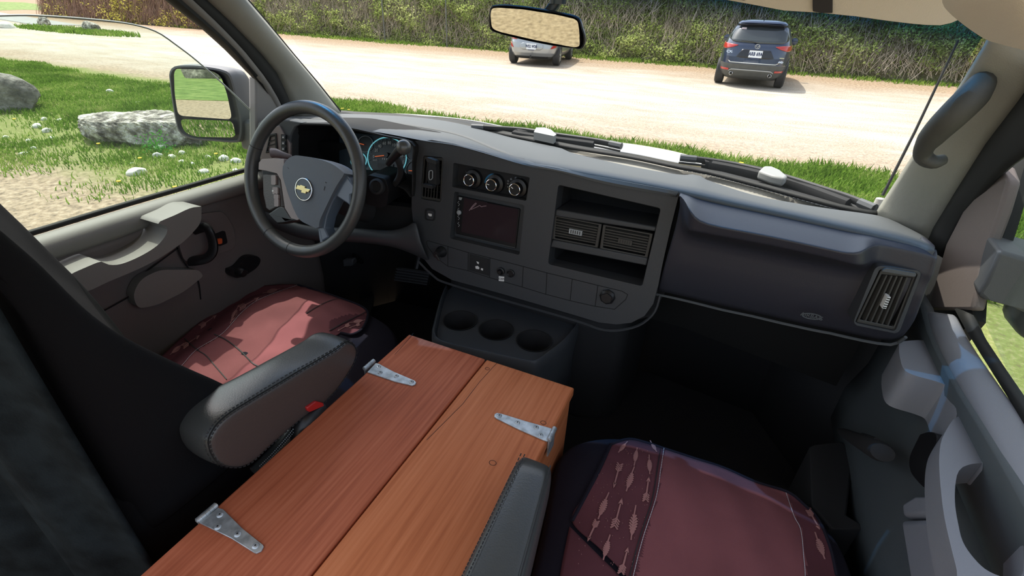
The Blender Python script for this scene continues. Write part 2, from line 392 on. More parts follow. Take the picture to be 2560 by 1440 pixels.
# ================================================================ OUTSIDE: ground, grass, hedge, stones, cars
rng = np.random.default_rng(7); random.seed(7)
def ground_mat():
    m = bpy.data.materials.new('gravel lot'); m.use_nodes = True; t = m.node_tree; b = t.nodes['Principled BSDF']; b.inputs['Roughness'].default_value = .95
    b.inputs['Specular IOR Level'].default_value = .1
    N = t.nodes.new; L = t.links.new
    tc = N('ShaderNodeTexCoord'); sp = N('ShaderNodeSeparateXYZ'); L(tc.outputs['Object'], sp.inputs[0])
    def noise(s, d=4, st=(1, 1, 1)):
        mp = N('ShaderNodeMapping'); mp.inputs['Scale'].default_value = st; L(tc.outputs['Object'], mp.inputs[0])
        n = N('ShaderNodeTexNoise'); n.inputs['Scale'].default_value = s; n.inputs['Detail'].default_value = d; n.inputs['Roughness'].default_value = .7; L(mp.outputs[0], n.inputs['Vector']); return n.outputs[0]
    def ramp(src, stops):
        r = N('ShaderNodeValToRGB'); e = r.color_ramp.elements
        while len(e) < len(stops): e.new(.5)
        for i, (p, c) in enumerate(stops): e[i].position = p; e[i].color = (*c, 1)
        L(src, r.inputs[0]); return r.outputs[0]
    def math_(op, a, b_):
        n = N('ShaderNodeMath'); n.operation = op
        for i, q in enumerate((a, b_)):
            if isinstance(q, (int, float)): n.inputs[i].default_value = q
            else: L(q, n.inputs[i])
        return n.outputs[0]
    def mr(src, a, b_):
        n = N('ShaderNodeMapRange'); n.inputs[1].default_value = a; n.inputs[2].default_value = b_; L(src, n.inputs[0]); return n.outputs[0]
    def mix(f, a, b_):
        n = N('ShaderNodeMix'); n.data_type = 'RGBA'; L(f, n.inputs[0]); L(a, n.inputs[6]); L(b_, n.inputs[7]); return n.outputs[2]
    gravel = ramp(noise(38, 8), [(.36, (.16, .125, .09)), (.46, (.36, .31, .24)), (.54, (.47, .43, .365)), (.66, (.74, .72, .67))])
    dust = ramp(noise(1.1, 6, (.35, 1, 1)), [(.35, (.33, .25, .165)), (.50, (.54, .49, .41)), (.64, (.76, .73, .67))])
    g = mix(math_('MULTIPLY', mr(noise(3, 5, (.25, 1, 1)), .3, .7), .6), gravel, dust)
    brown = ramp(noise(14, 8), [(.36, (.12, .08, .05)), (.48, (.30, .215, .14)), (.56, (.40, .30, .20)), (.7, (.56, .46, .34))])
    w = noise(.8, 5); y = math_('ADD', sp.outputs[1], math_('MULTIPLY', math_('SUBTRACT', w, .5), 3.2))
    g = mix(mr(y, 15.5, 19.8), g, brown)
    g = mix(math_('MULTIPLY', math_('SUBTRACT', 1.0, mr(y, 7.4, 10.5)), .8), g, brown)
    soil = ramp(noise(22, 6), [(.3, (.16, .135, .07)), (.5, (.20, .24, .07)), (.7, (.34, .30, .17))])
    w2 = noise(2.2, 5); yy = math_('ADD', sp.outputs[1], math_('MULTIPLY', math_('SUBTRACT', w2, .5), 1.2))
    lawn = math_('SUBTRACT', 1.0, mr(yy, 7.35, 7.8))
    near = mr(math_('ADD', yy, math_('MULTIPLY', mr(sp.outputs[0], -1, 3), 2.2)), 2.4, 3.2)
    g = mix(math_('MULTIPLY', lawn, near), g, soil)
    L(g, b.inputs['Base Color'])
    bp = N('ShaderNodeBump'); bp.inputs['Strength'].default_value = .6; bp.inputs['Distance'].default_value = .015; L(noise(55, 8), bp.inputs['Height']); L(bp.outputs[0], b.inputs['Normal'])
    return m
MG = ground_mat()
obj('ground', ([(-140, -60, 0), (90, -60, 0), (90, 120, 0), (-140, 120, 0)], [(0, 1, 2, 3)]), MG, at=(0, 0, 0), local=True, smooth=False,
    label='pale gravel parking lot ground with worn grass edges', cat='ground', kind='structure')
path = G(); path.prism([(-75, 23.2, .02), (-34.5, 15.6, .02), (-33.2, 17.2, .02), (-75, 26.4, .02)], [(-75, 23.2, -.05), (-34.5, 15.6, -.05), (-33.2, 17.2, -.05), (-75, 26.4, -.05)])
obj('path', path.geo(), mat('asphalt', (.30, .30, .29), .9, bump=.4, bscale=40, var=.1), smooth=False, label='grey paved path beyond the gravel at far left', cat='path', kind='structure')

def np_mesh(name, V, n_per, mats, label=None, cat=None, kind=None, parent=None, group=None):
    """V: (count*n_per, 3) array, every n_per vertices are one face"""
    me = bpy.data.meshes.new(name); nv = len(V); nf = nv//n_per
    me.vertices.add(nv); me.vertices.foreach_set('co', V.astype(np.float32).ravel())
    me.loops.add(nv); me.loops.foreach_set('vertex_index', np.arange(nv, dtype=np.int32))
    me.polygons.add(nf); me.polygons.foreach_set('loop_start', np.arange(0, nv, n_per, dtype=np.int32))
    try: me.polygons.foreach_set('loop_total', np.full(nf, n_per, dtype=np.int32))
    except Exception: pass
    me.update(calc_edges=True)
    if not isinstance(mats, (list, tuple)): mats = [mats]
    for mm in mats: me.materials.append(mm)
    o = bpy.data.objects.new(name, me); C.objects.link(o)
    if parent: o.parent = parent
    return tag(o, label, cat, group, kind)
def fbm(x, y, s=1.0, seed=0):
    r = np.random.default_rng(seed); v = np.zeros_like(x)
    for k in range(7):
        a = r.uniform(0, 6.28); f = s*(.6+.5*k); v += np.sin(x*f*np.cos(a)+y*f*np.sin(a)+r.uniform(0, 6.28))/(1+.35*k)
    return v/3
def blades(n, xr, yr, keep, h=(.05, .11), w=.0045, seed=1):
    r = np.random.default_rng(seed); x = r.uniform(*xr, n); y = r.uniform(*yr, n); k = keep(x, y) > r.random(n); x, y = x[k], y[k]; n = len(x)
    a = r.uniform(0, 6.283, n); H = r.uniform(*h, n)*(1+.3*fbm(x, y, 2.2, 5)); lean = r.uniform(.1, .75, n)*H; b = r.uniform(0, 6.283, n)
    ww = w*r.uniform(.7, 1.4, n)*(1+np.hypot(x, y)*.05)
    p = np.stack([x, y, np.zeros(n)], 1); s = np.stack([np.cos(a)*ww, np.sin(a)*ww, 0*a], 1)
    mid = p+np.stack([np.cos(b)*lean*.35, np.sin(b)*lean*.35, H*.6], 1); tip = p+np.stack([np.cos(b)*lean, np.sin(b)*lean, H], 1)
    return np.stack([p-s, p+s, mid+s*.7, tip, mid-s*.7], 1).reshape(-1, 3)
MGR = leaf_mat('grass blades', [(.36, (.085, .165, .022)), (.47, (.155, .275, .035)), (.55, (.24, .37, .065)), (.66, (.42, .43, .16))], 1.4, .35, 25)
def keepL(x, y):
    e = 7.25+.35*fbm(x, y, 1.1, 2); d = np.clip((e-y)*4, 0, 1)
    patch = np.clip((y-2.0+.7*fbm(x, y, 1.6, 3))*.9, 0, 1)*np.clip(.45+1.1*fbm(x, y, 3.0, 9), .05, 1)
    return d*np.where(y > 4.3, np.maximum(patch, .8), np.maximum(patch, np.clip((y-3.7)*1.3, 0, .8)))
np_mesh('lawn_grass', blades(210000, (-19, -1.5), (1.4, 7.8), keepL, h=(.025, .075), seed=3), 5, MGR, 'green lawn grass strewn with stones left of the van', 'grass', 'stuff')
def keepR(x, y):
    e = 7.5+.25*np.clip(-1.5-x, 0, 1)+.3*fbm(x, y, 1.3, 4); return np.clip((e-y)*4, 0, 1)*np.clip(.9+.3*fbm(x, y, 2, 8), .3, 1)
np_mesh('verge_grass', blades(120000, (-9.5, 6), (4.2, 8.3), keepR, h=(.06, .15), w=.006, seed=4), 5, MGR, 'thick green verge grass in front of the windshield', 'grass', 'stuff')
np_mesh('side_grass', blades(26000, (1.25, 6), (.1, 2.2), lambda x, y: .35+.45*np.clip(fbm(x, y, 3, 11)+.4, 0, 1), seed=6), 5, MGR, 'patchy grass outside the passenger window', 'grass', 'stuff')
def keepF(x, y): return np.clip((y-20.7+.5*fbm(x, y, .8, 6))*1.6, 0, 1)
wg = np_mesh('near_grass', blades(9000, (-4.2, -2.2), (-4.2, -1.6), lambda x, y: np.full_like(x, .8), seed=12), 5, MGR, 'grass beside the van seen in the lower door mirror glass', 'grass', 'stuff')
np_mesh('hedge_grass', blades(16000, (-45, 12), (19.8, 21.9), keepF, h=(.06, .16), w=.008, seed=8), 5, MGR, 'thin grass growing along the foot of the hedge', 'grass', 'stuff')
isl = blades(9000, (-33, -24), (13.2, 16.0), lambda x, y: np.clip(1.2-((x+28.8)/4.3)**2-((y-14.5)/.95)**2, 0, 1), h=(.08, .2), w=.01, seed=9)
np_mesh('island_grass', isl, 5, MGR, 'low green grass island between gravel and path at far left', 'grass', 'stuff')

MLEAF = leaf_mat('hedge leaves', [(.34, (.16, .22, .06)), (.46, (.30, .38, .11)), (.55, (.46, .54, .17)), (.66, (.66, .68, .34))], .9, .5, 9)
MLEAFY = leaf_mat('yellow green leaves', [(.36, (.42, .40, .08)), (.5, (.62, .58, .14)), (.64, (.75, .68, .2))], 1.2, .4, 9)
MTWIG = mat('grey brown twigs', (.50, .42, .32), .9, var=.35, vscale=3)
MTWIGR = mat('red brown stems', (.36, .24, .17), .9, var=.3, vscale=3)
MCORE = ramp_mat('brown green inner branches', [(.3, (.10, .105, .05)), (.5, (.20, .19, .10)), (.7, (.36, .32, .20))], 6, bump=1, bscale=18, bdist=.12, stretch=(1, 1, .6))  # brown-green of the twiggy core itself
def leaves(c, size, r):
    n = len(c); u = r.normal(size=(n, 3)); u /= np.linalg.norm(u, axis=1)[:, None]; w = np.cross(u, r.normal(size=(n, 3))); w /= np.linalg.norm(w, axis=1)[:, None]
    s = size*r.uniform(.6, 1.4, n)[:, None]
    return np.stack([c-u*s, c+w*s*.45, c+u*s, c-w*s*.45], 1).reshape(-1, 3)
def sticks(a, b, rad):
    """thin three-sided sticks from a to b"""
    d = b-a; d /= np.linalg.norm(d, axis=1)[:, None]; u = np.cross(d, [0.3, 1, .1]); u /= np.linalg.norm(u, axis=1)[:, None]; w = np.cross(d, u); out = []
    P = [u*math.cos(k*2.0944)+w*math.sin(k*2.0944) for k in range(3)]; rad = np.asarray(rad)[:, None]
    for k in range(3):
        p, q = P[k]*rad, P[(k+1) % 3]*rad; out.append(np.stack([a+p, a+q, b+q*.5, b+p*.5], 1))
    return np.concatenate(out, 0).reshape(-1, 3)
def hedge(name, x0, x1, y0, H, nl, nt, label, mleaf, mtw, depth=1.4, seed=20, lsize=.052, up=.25, bare=None):
    BAT = .42; r = np.random.default_rng(seed); root = empty(name, ((x0+x1)/2, y0, 0), label, 'hedge')
    off = np.array([(x0+x1)/2, y0, 0])
    # inner mass
    nx, nz = int((x1-x0)*4), 14; X = np.linspace(x0, x1, nx); Z = np.linspace(0, H*.97, nz); XX, ZZ = np.meshgrid(X, Z)
    Y = y0+.40+.30*fbm(XX, ZZ*2, 2.2, seed)+ZZ*BAT
    grid = [[Vector((XX[j, i], Y[j, i], ZZ[j, i])) for i in range(nx)] for j in range(nz)]
    grid += [[Vector((x, y0+depth+BAT*H*.5, H*.95)) for x in X], [Vector((x, y0+depth, 0)) for x in X]]
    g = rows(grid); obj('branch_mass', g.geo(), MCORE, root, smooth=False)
    x = r.uniform(x0, x1, nl); z = H*r.random(nl)**.9; cl = np.clip(.55+1.0*fbm(x, z*1.6, 1.3, seed+1), .08, 1)
    if bare is not None: cl = cl*bare(x, z)
    k = r.random(nl) < cl; x, z = x[k], z[k]; n = len(x)
    y = y0+.12+.34*fbm(x, z*2, 2.2, seed)+r.uniform(-.20, .30, n)+z*BAT
    c = np.stack([x, y, z+.04], 1)-off; x = None
    np_mesh('leaves', leaves(c, lsize, r), 4, mleaf, parent=root, kind='stuff')
    a = np.stack([r.uniform(x0, x1, nt), y0+r.uniform(-.05, .35, nt), r.uniform(0, H*.9, nt)], 1); a[:, 1] += a[:, 2]*BAT
    L_ = r.uniform(.25, 1.1, nt); th = r.normal(0, .55, nt); b = a+np.stack([np.sin(th)*L_, (r.normal(-.06, .1, nt)+BAT)*L_, np.cos(th)*L_], 1)
    np_mesh('twigs', sticks(a-off, b-off, r.uniform(.004, .011, nt)), 4, mtw, parent=root, kind='stuff')
    return root
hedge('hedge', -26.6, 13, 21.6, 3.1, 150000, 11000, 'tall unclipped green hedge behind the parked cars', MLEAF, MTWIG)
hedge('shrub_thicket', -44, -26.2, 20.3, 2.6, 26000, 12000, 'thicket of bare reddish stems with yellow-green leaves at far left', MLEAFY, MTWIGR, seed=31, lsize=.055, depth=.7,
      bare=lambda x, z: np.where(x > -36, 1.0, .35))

# lawn behind the van, seen in the door mirror, and a strip of grass beyond the path
MFG = ramp_mat('far lawn', [(.3, (.09, .14, .03)), (.5, (.17, .26, .06)), (.7, (.30, .36, .12))], 3, bump=1, bscale=30, bdist=.05, detail=9)
g = G(); g.prism([(-60, -55, .015), (30, -55, .015), (30, -19, .015), (-5, -11, .015), (-60, -11.6, .015)], [(-60, -55, -.05), (30, -55, -.05), (30, -19, -.05), (-5, -11, -.05), (-60, -11.6, -.05)]); obj('back_lawn', g.geo(), MFG, smooth=False, label='lawn behind the van reflected in the door mirror', cat='lawn', kind='structure')
g = G(); F = [W(a, b, z=.012) for a, b in ((-60, 12), (-20, 4), (60, 6), (125, 14), (120, 26), (60, 24), (-60, 28))]; g.prism(F, [p-Vector((0, 0, .05)) for p in F]); obj('far_lawn', g.geo(), MFG, smooth=False, label='strip of lawn beyond the path at far left', cat='lawn', kind='structure')
# ---------------------------------------------------------------- stones
MROCK = ramp_mat('lichen covered rock', [(.36, (.075, .068, .060)), (.46, (.24, .22, .185)), (.54, (.48, .45, .39)), (.62, (.80, .77, .68))], 7, bump=1.0, bscale=16, bdist=.09, detail=12)
MROCKD = ramp_mat('dark rock', [(.30, (.06, .06, .055)), (.5, (.16, .15, .13)), (.70, (.36, .34, .30))], 5, bump=.9, bscale=12, bdist=.05, detail=9)
MROCKP = ramp_mat('pinkish rock', [(.30, (.28, .22, .17)), (.5, (.45, .36, .28)), (.70, (.62, .52, .42))], 4, bump=.9, bscale=12, bdist=.04, detail=9)
MSTONE = ramp_mat('pale stone', [(.30, (.55, .53, .47)), (.5, (.72, .70, .64)), (.70, (.88, .86, .80))], 8, bump=.5, bscale=30, bdist=.01)
def rock(name, c, size, m, seed, label, cat='rock', group=None, sub=4, flat=.0, rough=.16, rot=0, cuts=9):
    bm = bmesh.new(); bmesh.ops.create_icosphere(bm, subdivisions=sub, radius=1); r = random.Random(seed)
    planes = []
    for k in range(cuts):
        n = Vector((r.gauss(0, 1), r.gauss(0, 1), r.gauss(0, .7))).normalized(); planes.append((n, r.uniform(.62, .92)))
    if flat: planes.append((Vector((r.uniform(-.12, .12), -.1, 1)).normalized(), flat))
    f = [(Vector((r.gauss(0, 1), r.gauss(0, 1), r.gauss(0, 1)))*q, r.uniform(0, 6)) for q in (2, 3, 4.5, 6, 8, 11, 15)]
    f2 = [(Vector((r.gauss(0, 1), r.gauss(0, 1), r.gauss(0, 1)))*q, r.uniform(0, 6)) for q in (18, 24, 31, 40)]
    for v in bm.verts:
        p = v.co.copy()
        for n, d in planes:
            e = p.dot(n)
            if e > d: p -= n*(e-d)*.92
        s = sum(math.sin(p.dot(a)+ph)/(1+i*.8) for i, (a, ph) in enumerate(f))
        s += sum(math.sin(p.dot(a)+ph)*.10 for a, ph in f2)
        p *= 1+rough*.3*s
        p = Vector((p.x*size[0]/2, p.y*size[1]/2, max(p.z, -.35)*size[2]/1.05+size[2]*.28))
        v.co = p
    o = obj(name, bm, m, local=True, label=label, cat=cat, group=group); o.location = (c[0], c[1], c[2]-.02*size[2]); o.rotation_euler.z = rot; return o
a, b_ = W(160, 352, z=0), W(475, 372, z=0)
rock('boulder', ((a.x+b_.x)/2-.02, (a.y+b_.y)/2+.32, 0), (1.75, .95, .40), MROCK, 4, 'large flat-topped grey boulder with lichen in the lawn', flat=.55, rot=.22, sub=6, cuts=11, rough=.26)
rock('boulder', (-10.95, 4.05, 0), (1.2, .9, .50), MROCKD, 9, 'dark grey boulder at the left edge of the picture', rot=.4)
p = W(515, 195, z=0)
for (px, py, sz, lab, m_) in [(918, 88, (1.0, .6, .62), 'pinkish boulder at the foot of the hedge, left of its pair', MROCKP), (1048, 96, (1.45, .8, .80), 'larger pinkish boulder at the foot of the hedge, behind the post', MROCKP),
     (232, 80, (.95, .6, .42), 'pale boulder on the grass island at far left', MROCK), (330, 50, (1.5, .8, .62), 'dark brown boulder under the bare thicket', MROCKD), (385, 62, (1.2, .4, .3), 'flat dark stone right of the thicket boulder', MROCKD),
     (112, 62, (.7, .5, .38), 'grey boulder at the left end of the grass island', MROCK), (20, 70, (.9, .6, .22), 'flat pale stone at the gravel edge, far left', MSTONE)]:
    q = W(px, py, z=0); rock('boulder', q, sz, m_, int(px), lab, sub=3)
st = rock('stone', W(275, 262, z=0)+Vector((0, 0, 0)), (.17, .13, .11), MSTONE, 77, 'small pale stone standing alone in the lawn', cat='stone', sub=3, cuts=2)
i = 0
spec = [(276, 232, .16), (346, 258, .13), (68, 259, .16), (343, 434, .22), (95, 318, .14), (118, 330, .12), (72, 352, .09), (112, 300, .11), (60, 385, .11), (400, 372, .15), (455, 385, .10), (430, 395, .12), (395, 392, .11),
        (510, 430, .13), (560, 400, .14), (590, 405, .12), (520, 395, .09), (150, 300, .10), (15, 345, .08), (590, 425, .09), (248, 350, .1), (480, 410, .08), (300, 455, .07), (130, 345, .09), (85, 372, .07), (455, 405, .10), (330, 408, .07)]
names = {(276, 232): 'lone pale stone in the open lawn, left of the door mirror', (346, 258): 'small pale stone in the lawn between the lone stone and the boulder', (68, 259): 'pale stone in the lawn right above the dark boulder', (343, 434): 'largest white stone, in the bare patch in front of the big boulder',
 (15, 345): 'small pale stone at the left picture edge', (300, 455): 'tiny white stone beside the largest white stone', (248, 350): 'pale stone touching the left end of the big boulder',
 (60, 385): 'pale stone nearest the bare gravel at far left', (590, 425): 'small pale stone nearest the driver door sill', (560, 400): 'white stone below the door mirror, left of its pair', (590, 405): 'white stone below the door mirror, right of its pair',
 (400, 372): 'rounded white stone beside the green weed', (480, 410): 'small pale stone midway between weed and door mirror'}
for (px, py, s) in spec:
    q = W(px, py, z=0); c = st.copy(); C.objects.link(c); c.location = (q.x, q.y, -.01); k = s/.17; c.scale = (k*random.uniform(.8, 1.2), k*random.uniform(.8, 1.2), k*random.uniform(.4, .75)); c.rotation_euler.z = random.uniform(0, 6)
    c['label'] = names.get((px, py)) or ('small pale stone among those scattered left of the big boulder' if px < 160 else 'small pale stone among those right of the green weed'); c['group'] = 'small stones scattered in the lawn'
bpy.data.objects.remove(st)
rock('boulder', (-8.9, -17.3, 0), (1.5, .9, .62), MROCKD, 21, 'dark boulder on the lawn behind the van, reflected in the door mirror', sub=3)
# dandelions
fl = G(); fl.lathe((0, 0, 0), (0, 0, 1), [(0, .003), (.09, .002)], 6, 0); fl.lathe((0, 0, .088), (0, 0, 1), [(0, .006), (.006, .021), (.012, .020), (.015, .008)], 10, 1)
MY = mat('dandelion yellow', (.90, .55, .02), .7); MST = mat('flower stem', (.15, .22, .05), .7)
f0 = None
for (px, py, ly) in [(36, 298, 'yellow dandelion at the foot of the dark boulder'), (246, 360, 'yellow dandelion before the left half of the big boulder'), (350, 396, 'yellow dandelion below the middle of the big boulder'), (297, 454, 'yellow dandelion in the bare patch, leftmost near the sill'), (437, 468, 'yellow dandelion closest above the driver door sill'),
        (540, 385, 'yellow dandelion just below the door mirror'), (856, 272, 'yellow dandelion beyond the dashboard, left of its pair'), (872, 275, 'yellow dandelion beyond the dashboard, right of its pair'), (1853, 408, 'yellow dandelion above the right wiper'), (2276, 450, 'yellow dandelion beside the passenger pillar')]:
    q = W(px, py, z=.09)
    if f0 is None: o = obj('dandelion', fl.geo(), [MST, MY], local=True); f0 = o
    else: o = f0.copy(); C.objects.link(o)
    o.location = (q.x, q.y, 0); s = 1.0 if px < 600 else 1.5; o.scale = (s, s, 1)
    tag(o, ly, 'flower', 'dandelions in the grass')
# little plant beside the boulder
q = W(395, 385, z=0); r = np.random.default_rng(3); c = np.stack([r.normal(0, .09, 260), r.normal(0, .07, 260), np.abs(r.normal(.10, .08, 260))], 1)
wr_ = empty('weed_plant', q, 'small leafy green weed growing against the large boulder', 'plant'); np_mesh('leaves', leaves(c, .02, r), 4, leaf_mat('weed leaves', [(.4, (.06, .22, .04)), (.6, (.14, .40, .07))], 5), parent=wr_, kind='stuff')
g = G(); g.tube([(0, 0, 0), (.01, 0, .10), (0, .01, .22)], .003, 5); obj('stem', g.geo(), MST, wr_, local=True)

# sign, posts
q = W(786, 82, z=0); sg = empty('sign_post', (q.x, q.y, 0), 'grey metal post with small white sign before the hedge', 'sign')
g = G(); g.tube([(q.x, q.y, 0), (q.x, q.y, 2.9)], .035, 8); obj('post', g.geo(), mat('grey post', (.32, .34, .35), .5, metal=.5), sg)
top = W(774, 12, y=q.y-.05)
g = G(); g.prism([(top.x-.17, q.y-.05, top.z), (top.x+.17, q.y-.05, top.z), (top.x+.17, q.y-.05, top.z+.62), (top.x-.17, q.y-.05, top.z+.62)], [(top.x-.17, q.y-.04, top.z), (top.x+.17, q.y-.04, top.z), (top.x+.17, q.y-.04, top.z+.62), (top.x-.17, q.y-.04, top.z+.62)])
obj('sign_board', g.geo(), M['white'], sg, label='white sign board', smooth=False)
g = G(); g.lathe((top.x, q.y-.052, top.z+.34), (0, -1, 0), [(0, .11), (.004, .11)], 24); g.lathe((top.x, q.y-.058, top.z+.34), (0, -1, 0), [(0, .075), (.004, .075)], 24, 1)
obj('green_symbol', g.geo(), [mat('sign green', (.02, .28, .12), .5), M['white']], sg, smooth=False)
for k, (px, py, lab) in enumerate([(962, 92, 'thin grey fence post before the hedge, right of the sign'), (1117, 102, 'thin grey fence post before the hedge, left of the rear-view mirror')]):
    q = W(px, py, z=0); q = W(px, py-2, y=21.35); g = G(); g.tube([(q.x, q.y, 0), (q.x, q.y, 3.2)], .028, 8)
    obj('fence_post', g.geo(), mat('post metal', (.16, .17, .16), .5, metal=.5), label=lab, cat='post')

# leaning bare branch shading the lawn from outside the frame (its shadow shows)
r = random.Random(5); g = G(); tr_ = empty('bare_tree', (-25, 7.4, 0), 'bare tree with long low branches left of the frame shading the lawn', 'tree')
g.tube([(-25, 7.4, 0), (-24.9, 7.4, 2.4), (-24.6, 7.5, 4.6), (-24.2, 7.6, 8.0)], [.22, .18, .15, .05], 8)
for k in range(9):
    z = 4.4+k*.45; x = -24.7+k*.06; L_ = r.uniform(5.5, 10.5) if k < 4 else r.uniform(2, 5); a = r.uniform(-.8, 1.2); P = [(x, 7.5, z), (x+L_*.35, 7.5+a*.3, z+.5), (x+L_*.7, 7.5+a*.8, z+.5), (x+L_, 7.5+a, z+.9)]; g.tube(P, [.10, .075, .05, .012], 5)
    for q in range(7): t = r.uniform(.25, .95); o = Vector(P[0]).lerp(Vector(P[3]), t)+Vector((0, 0, .25)); g.tube([o, o+Vector((r.uniform(.3, 1.3), r.uniform(-.9, .9), r.uniform(-.2, .8)))], [.03, .008], 4)
obj('trunk', g.geo(), MTWIG, tr_)

# ---------------------------------------------------------------- cars
def car(loc, rotz, T, n, paint, spec):
    root = empty('car', loc, spec['label'], 'car', rotz=rotz); zs = [t[0] for t in T]
    def at(z):
        z = min(max(z, zs[0]), zs[-1])
        return [np.interp(z, zs, [t[k] for t in T]) for k in (1, 2, 3)]
    def ry(x, z, off=0):
        w, y0, y1 = at(z); yc, L_ = (y0+y1)/2, (y1-y0)/2; u = min(abs(x/w), .9999)
        return Vector((x, yc-L_*(1-u**n)**(1/n)-off, z))
    def sx(y, z, side, off=0):
        w, y0, y1 = at(z); yc, L_ = (y0+y1)/2, (y1-y0)/2; u = min(abs((y-yc)/L_), .9999)
        return Vector((side*(w*(1-u**n)**(1/n)+off), y, z))
    g = G(); K = 72; grid = []
    ZZ = sorted(set(list(np.linspace(zs[0], zs[-1], 40))+zs))
    for z in ZZ:
        w, y0, y1 = at(z); yc, L_ = (y0+y1)/2, (y1-y0)/2; ring = []
        for k in range(K):
            a = 2*math.pi*k/K; c, s = math.cos(a), math.sin(a)
            ring.append(Vector((w*math.copysign(abs(c)**(2/n), c), yc+L_*math.copysign(abs(s)**(2/n), s), z)))
        grid.append(ring)
    rows(grid, g, closed=True); K0 = len(g.v); g.add([sum(grid[-1], Vector())/K+Vector((0, 0, .012)), sum(grid[0], Vector())/K], [])
    for k in range(K): g.f.append(((len(grid)-1)*K+k, (len(grid)-1)*K+(k+1) % K, K0)); g.f.append((k, K0+1, (k+1) % K)); g.m += [0, 0]
    # lower cladding is a second material
    for i, f in enumerate(g.f):
        zc = sum(g.v[k].z for k in f)/len(f)
        if zc < spec['clad']: g.m[i] = 1
    obj('body', g.geo(), [paint, spec['cladm']], root, local=True, ang=60)
    def rp(name, xs, zb, zt, off, m, **k):
        nz = 6; grid = []
        for j in range(nz+1):
            grid.append([ry(x, zb_+(zt_-zb_)*j/nz, off) for x, zb_, zt_ in zip(xs, zb, zt)])
        return obj(name, rows(grid).geo(), m, root, local=True, solid=.012, soff=0, **k)
    gl = mat('car glass', (.035, .045, .050), .08, spec=.8)
    for nm, xs, zb, zt, off, m in spec['rear']:
        x2 = list(np.linspace(xs[0], xs[-1], 17)); rp(nm, x2, list(np.interp(x2, xs, zb)), list(np.interp(x2, xs, zt)), off, gl if m == 'glass' else m)
    for side in (-1, 1):
        for (ya, yb, za, zb_) in spec['sidewin']:
            yy = np.linspace(ya, yb, 9); grid = [[sx(y+(z-za)*(-.25 if i > 6 else (.12 if i < 2 else 0)), z, side, .004) for i, y in enumerate(yy)] for z in np.linspace(za, zb_, 5)]
            obj('side_window', rows(grid).geo(), gl, root, local=True, solid=.008, soff=0)
        yy, zz = spec['mirror']; w = at(zz)[0]; g = G(); g.lathe((side*(w+.12), yy, zz), (0, 1, 0), [(-.06, .07), (-.05, .10), (.02, .105), (.09, .06)], 16, 0); g.tube([(side*(w-.05), yy, zz-.04), (side*(w+.06), yy, zz-.04)], .03, 6)
        obj('side_mirror', g.geo(), paint, root, local=True)
    R_, wl = spec['wheel_r'], spec['wheels']
    for side in (-1, 1):
        for y in wl:
            xo = side*spec['track']; g = G(); g.lathe((xo-side*.23, y, R_), (side, 0, 0), [(0, R_*.9), (.02, R_*.985), (.10, R_), (.20, R_*.985), (.235, R_*.88), (.238, R_*.70)], 32, 0, capa=True, capb=False)
            t_ = obj('wheel', g.geo(), M['rubber'], root, local=True)
            g = G(); g.lathe((xo-side*.04, y, R_), (side, 0, 0), [(0, R_*.69), (.035, R_*.69), (.03, R_*.63), (.0, R_*.6)], 28, 0, capb=True)
            for k in range(5):
                a = 2*math.pi*k/5+.3; d = Vector((0, math.cos(a), math.sin(a))); e = Vector((side, 0, 0)); c0 = Vector((xo-side*.015, y, R_)); pr = e.cross(d)
                f_ = [c0+pr*.035, c0+d*R_*.64+pr*.03, c0+d*R_*.64-pr*.03, c0-pr*.035]; g.prism([q+e*.02 for q in f_], f_, 0)
            g.lathe((xo-side*.02, y, R_), (side, 0, 0), [(0, .05), (.035, .045)], 14, 0)
            obj('wheel_rim', g.geo(), mat('alloy', (.45, .46, .47), .35, metal=.8), t_, local=True)
            g = G(); a_ = [(sx(y+math.cos(q)*R_*1.22, min(max(R_+math.sin(q)*R_*1.22, zs[0]+.02), 1.0), side, .008)) for q in np.linspace(-.15, math.pi+.15, 20)]
            b_ = [(sx(y+math.cos(q)*R_*1.05, min(max(R_+math.sin(q)*R_*1.05, zs[0]+.02), 1.0), side, .008)) for q in np.linspace(-.15, math.pi+.15, 20)]
            c_ = [(sx(y+math.cos(q)*R_*.2, min(max(R_+math.sin(q)*R_*.2, zs[0]+.02), 1.0), side, .008)) for q in np.linspace(-.15, math.pi+.15, 20)]
            rows([a_, b_], g, 0); rows([b_, c_], g, 1); obj('wheel_arch', g.geo(), [spec['cladm'], M['gap']], root, local=True, solid=.01, soff=0)
    # plate
    px_, pz_, pw, ph, txt = spec['plate']; c = ry(px_, pz_, .02); n_ = (ry(px_, pz_-.02)-ry(px_, pz_+.02)).cross(Vector((1, 0, 0))).normalized(); n_ = n_ if n_.y < 0 else -n_; upv = Vector((1, 0, 0)).cross(n_).normalized(); upv = upv if upv.z > 0 else -upv
    def rect(c, w, h, d, g, m=0):
        f_ = [c-Vector((w/2, 0, 0))-upv*h/2, c+Vector((w/2, 0, 0))-upv*h/2, c+Vector((w/2, 0, 0))+upv*h/2, c-Vector((w/2, 0, 0))+upv*h/2]; g.prism([q+n_*d for q in f_], f_, m)
    g = G(); rect(c, pw, ph, .012, g); pt = obj('licence_plate', g.geo(), mat('plate white', (.78, .80, .82), .5), root, local=True, smooth=False, label='white licence plate')
    g = G(); put_text(g, txt, ph*.66, c+n_*.014, Vector((1, 0, 0)), upv, font_w=.72, spacing=1.1, extrude=.001, bold=.006); rect(c-upv*(ph*.60), pw*.62, ph*.10, .014, g)
    obj('plate_characters', g.geo(), mat('plate blue black', (.03, .04, .10), .5), pt, local=True, smooth=False)
    return root, ry, sx, n_, upv

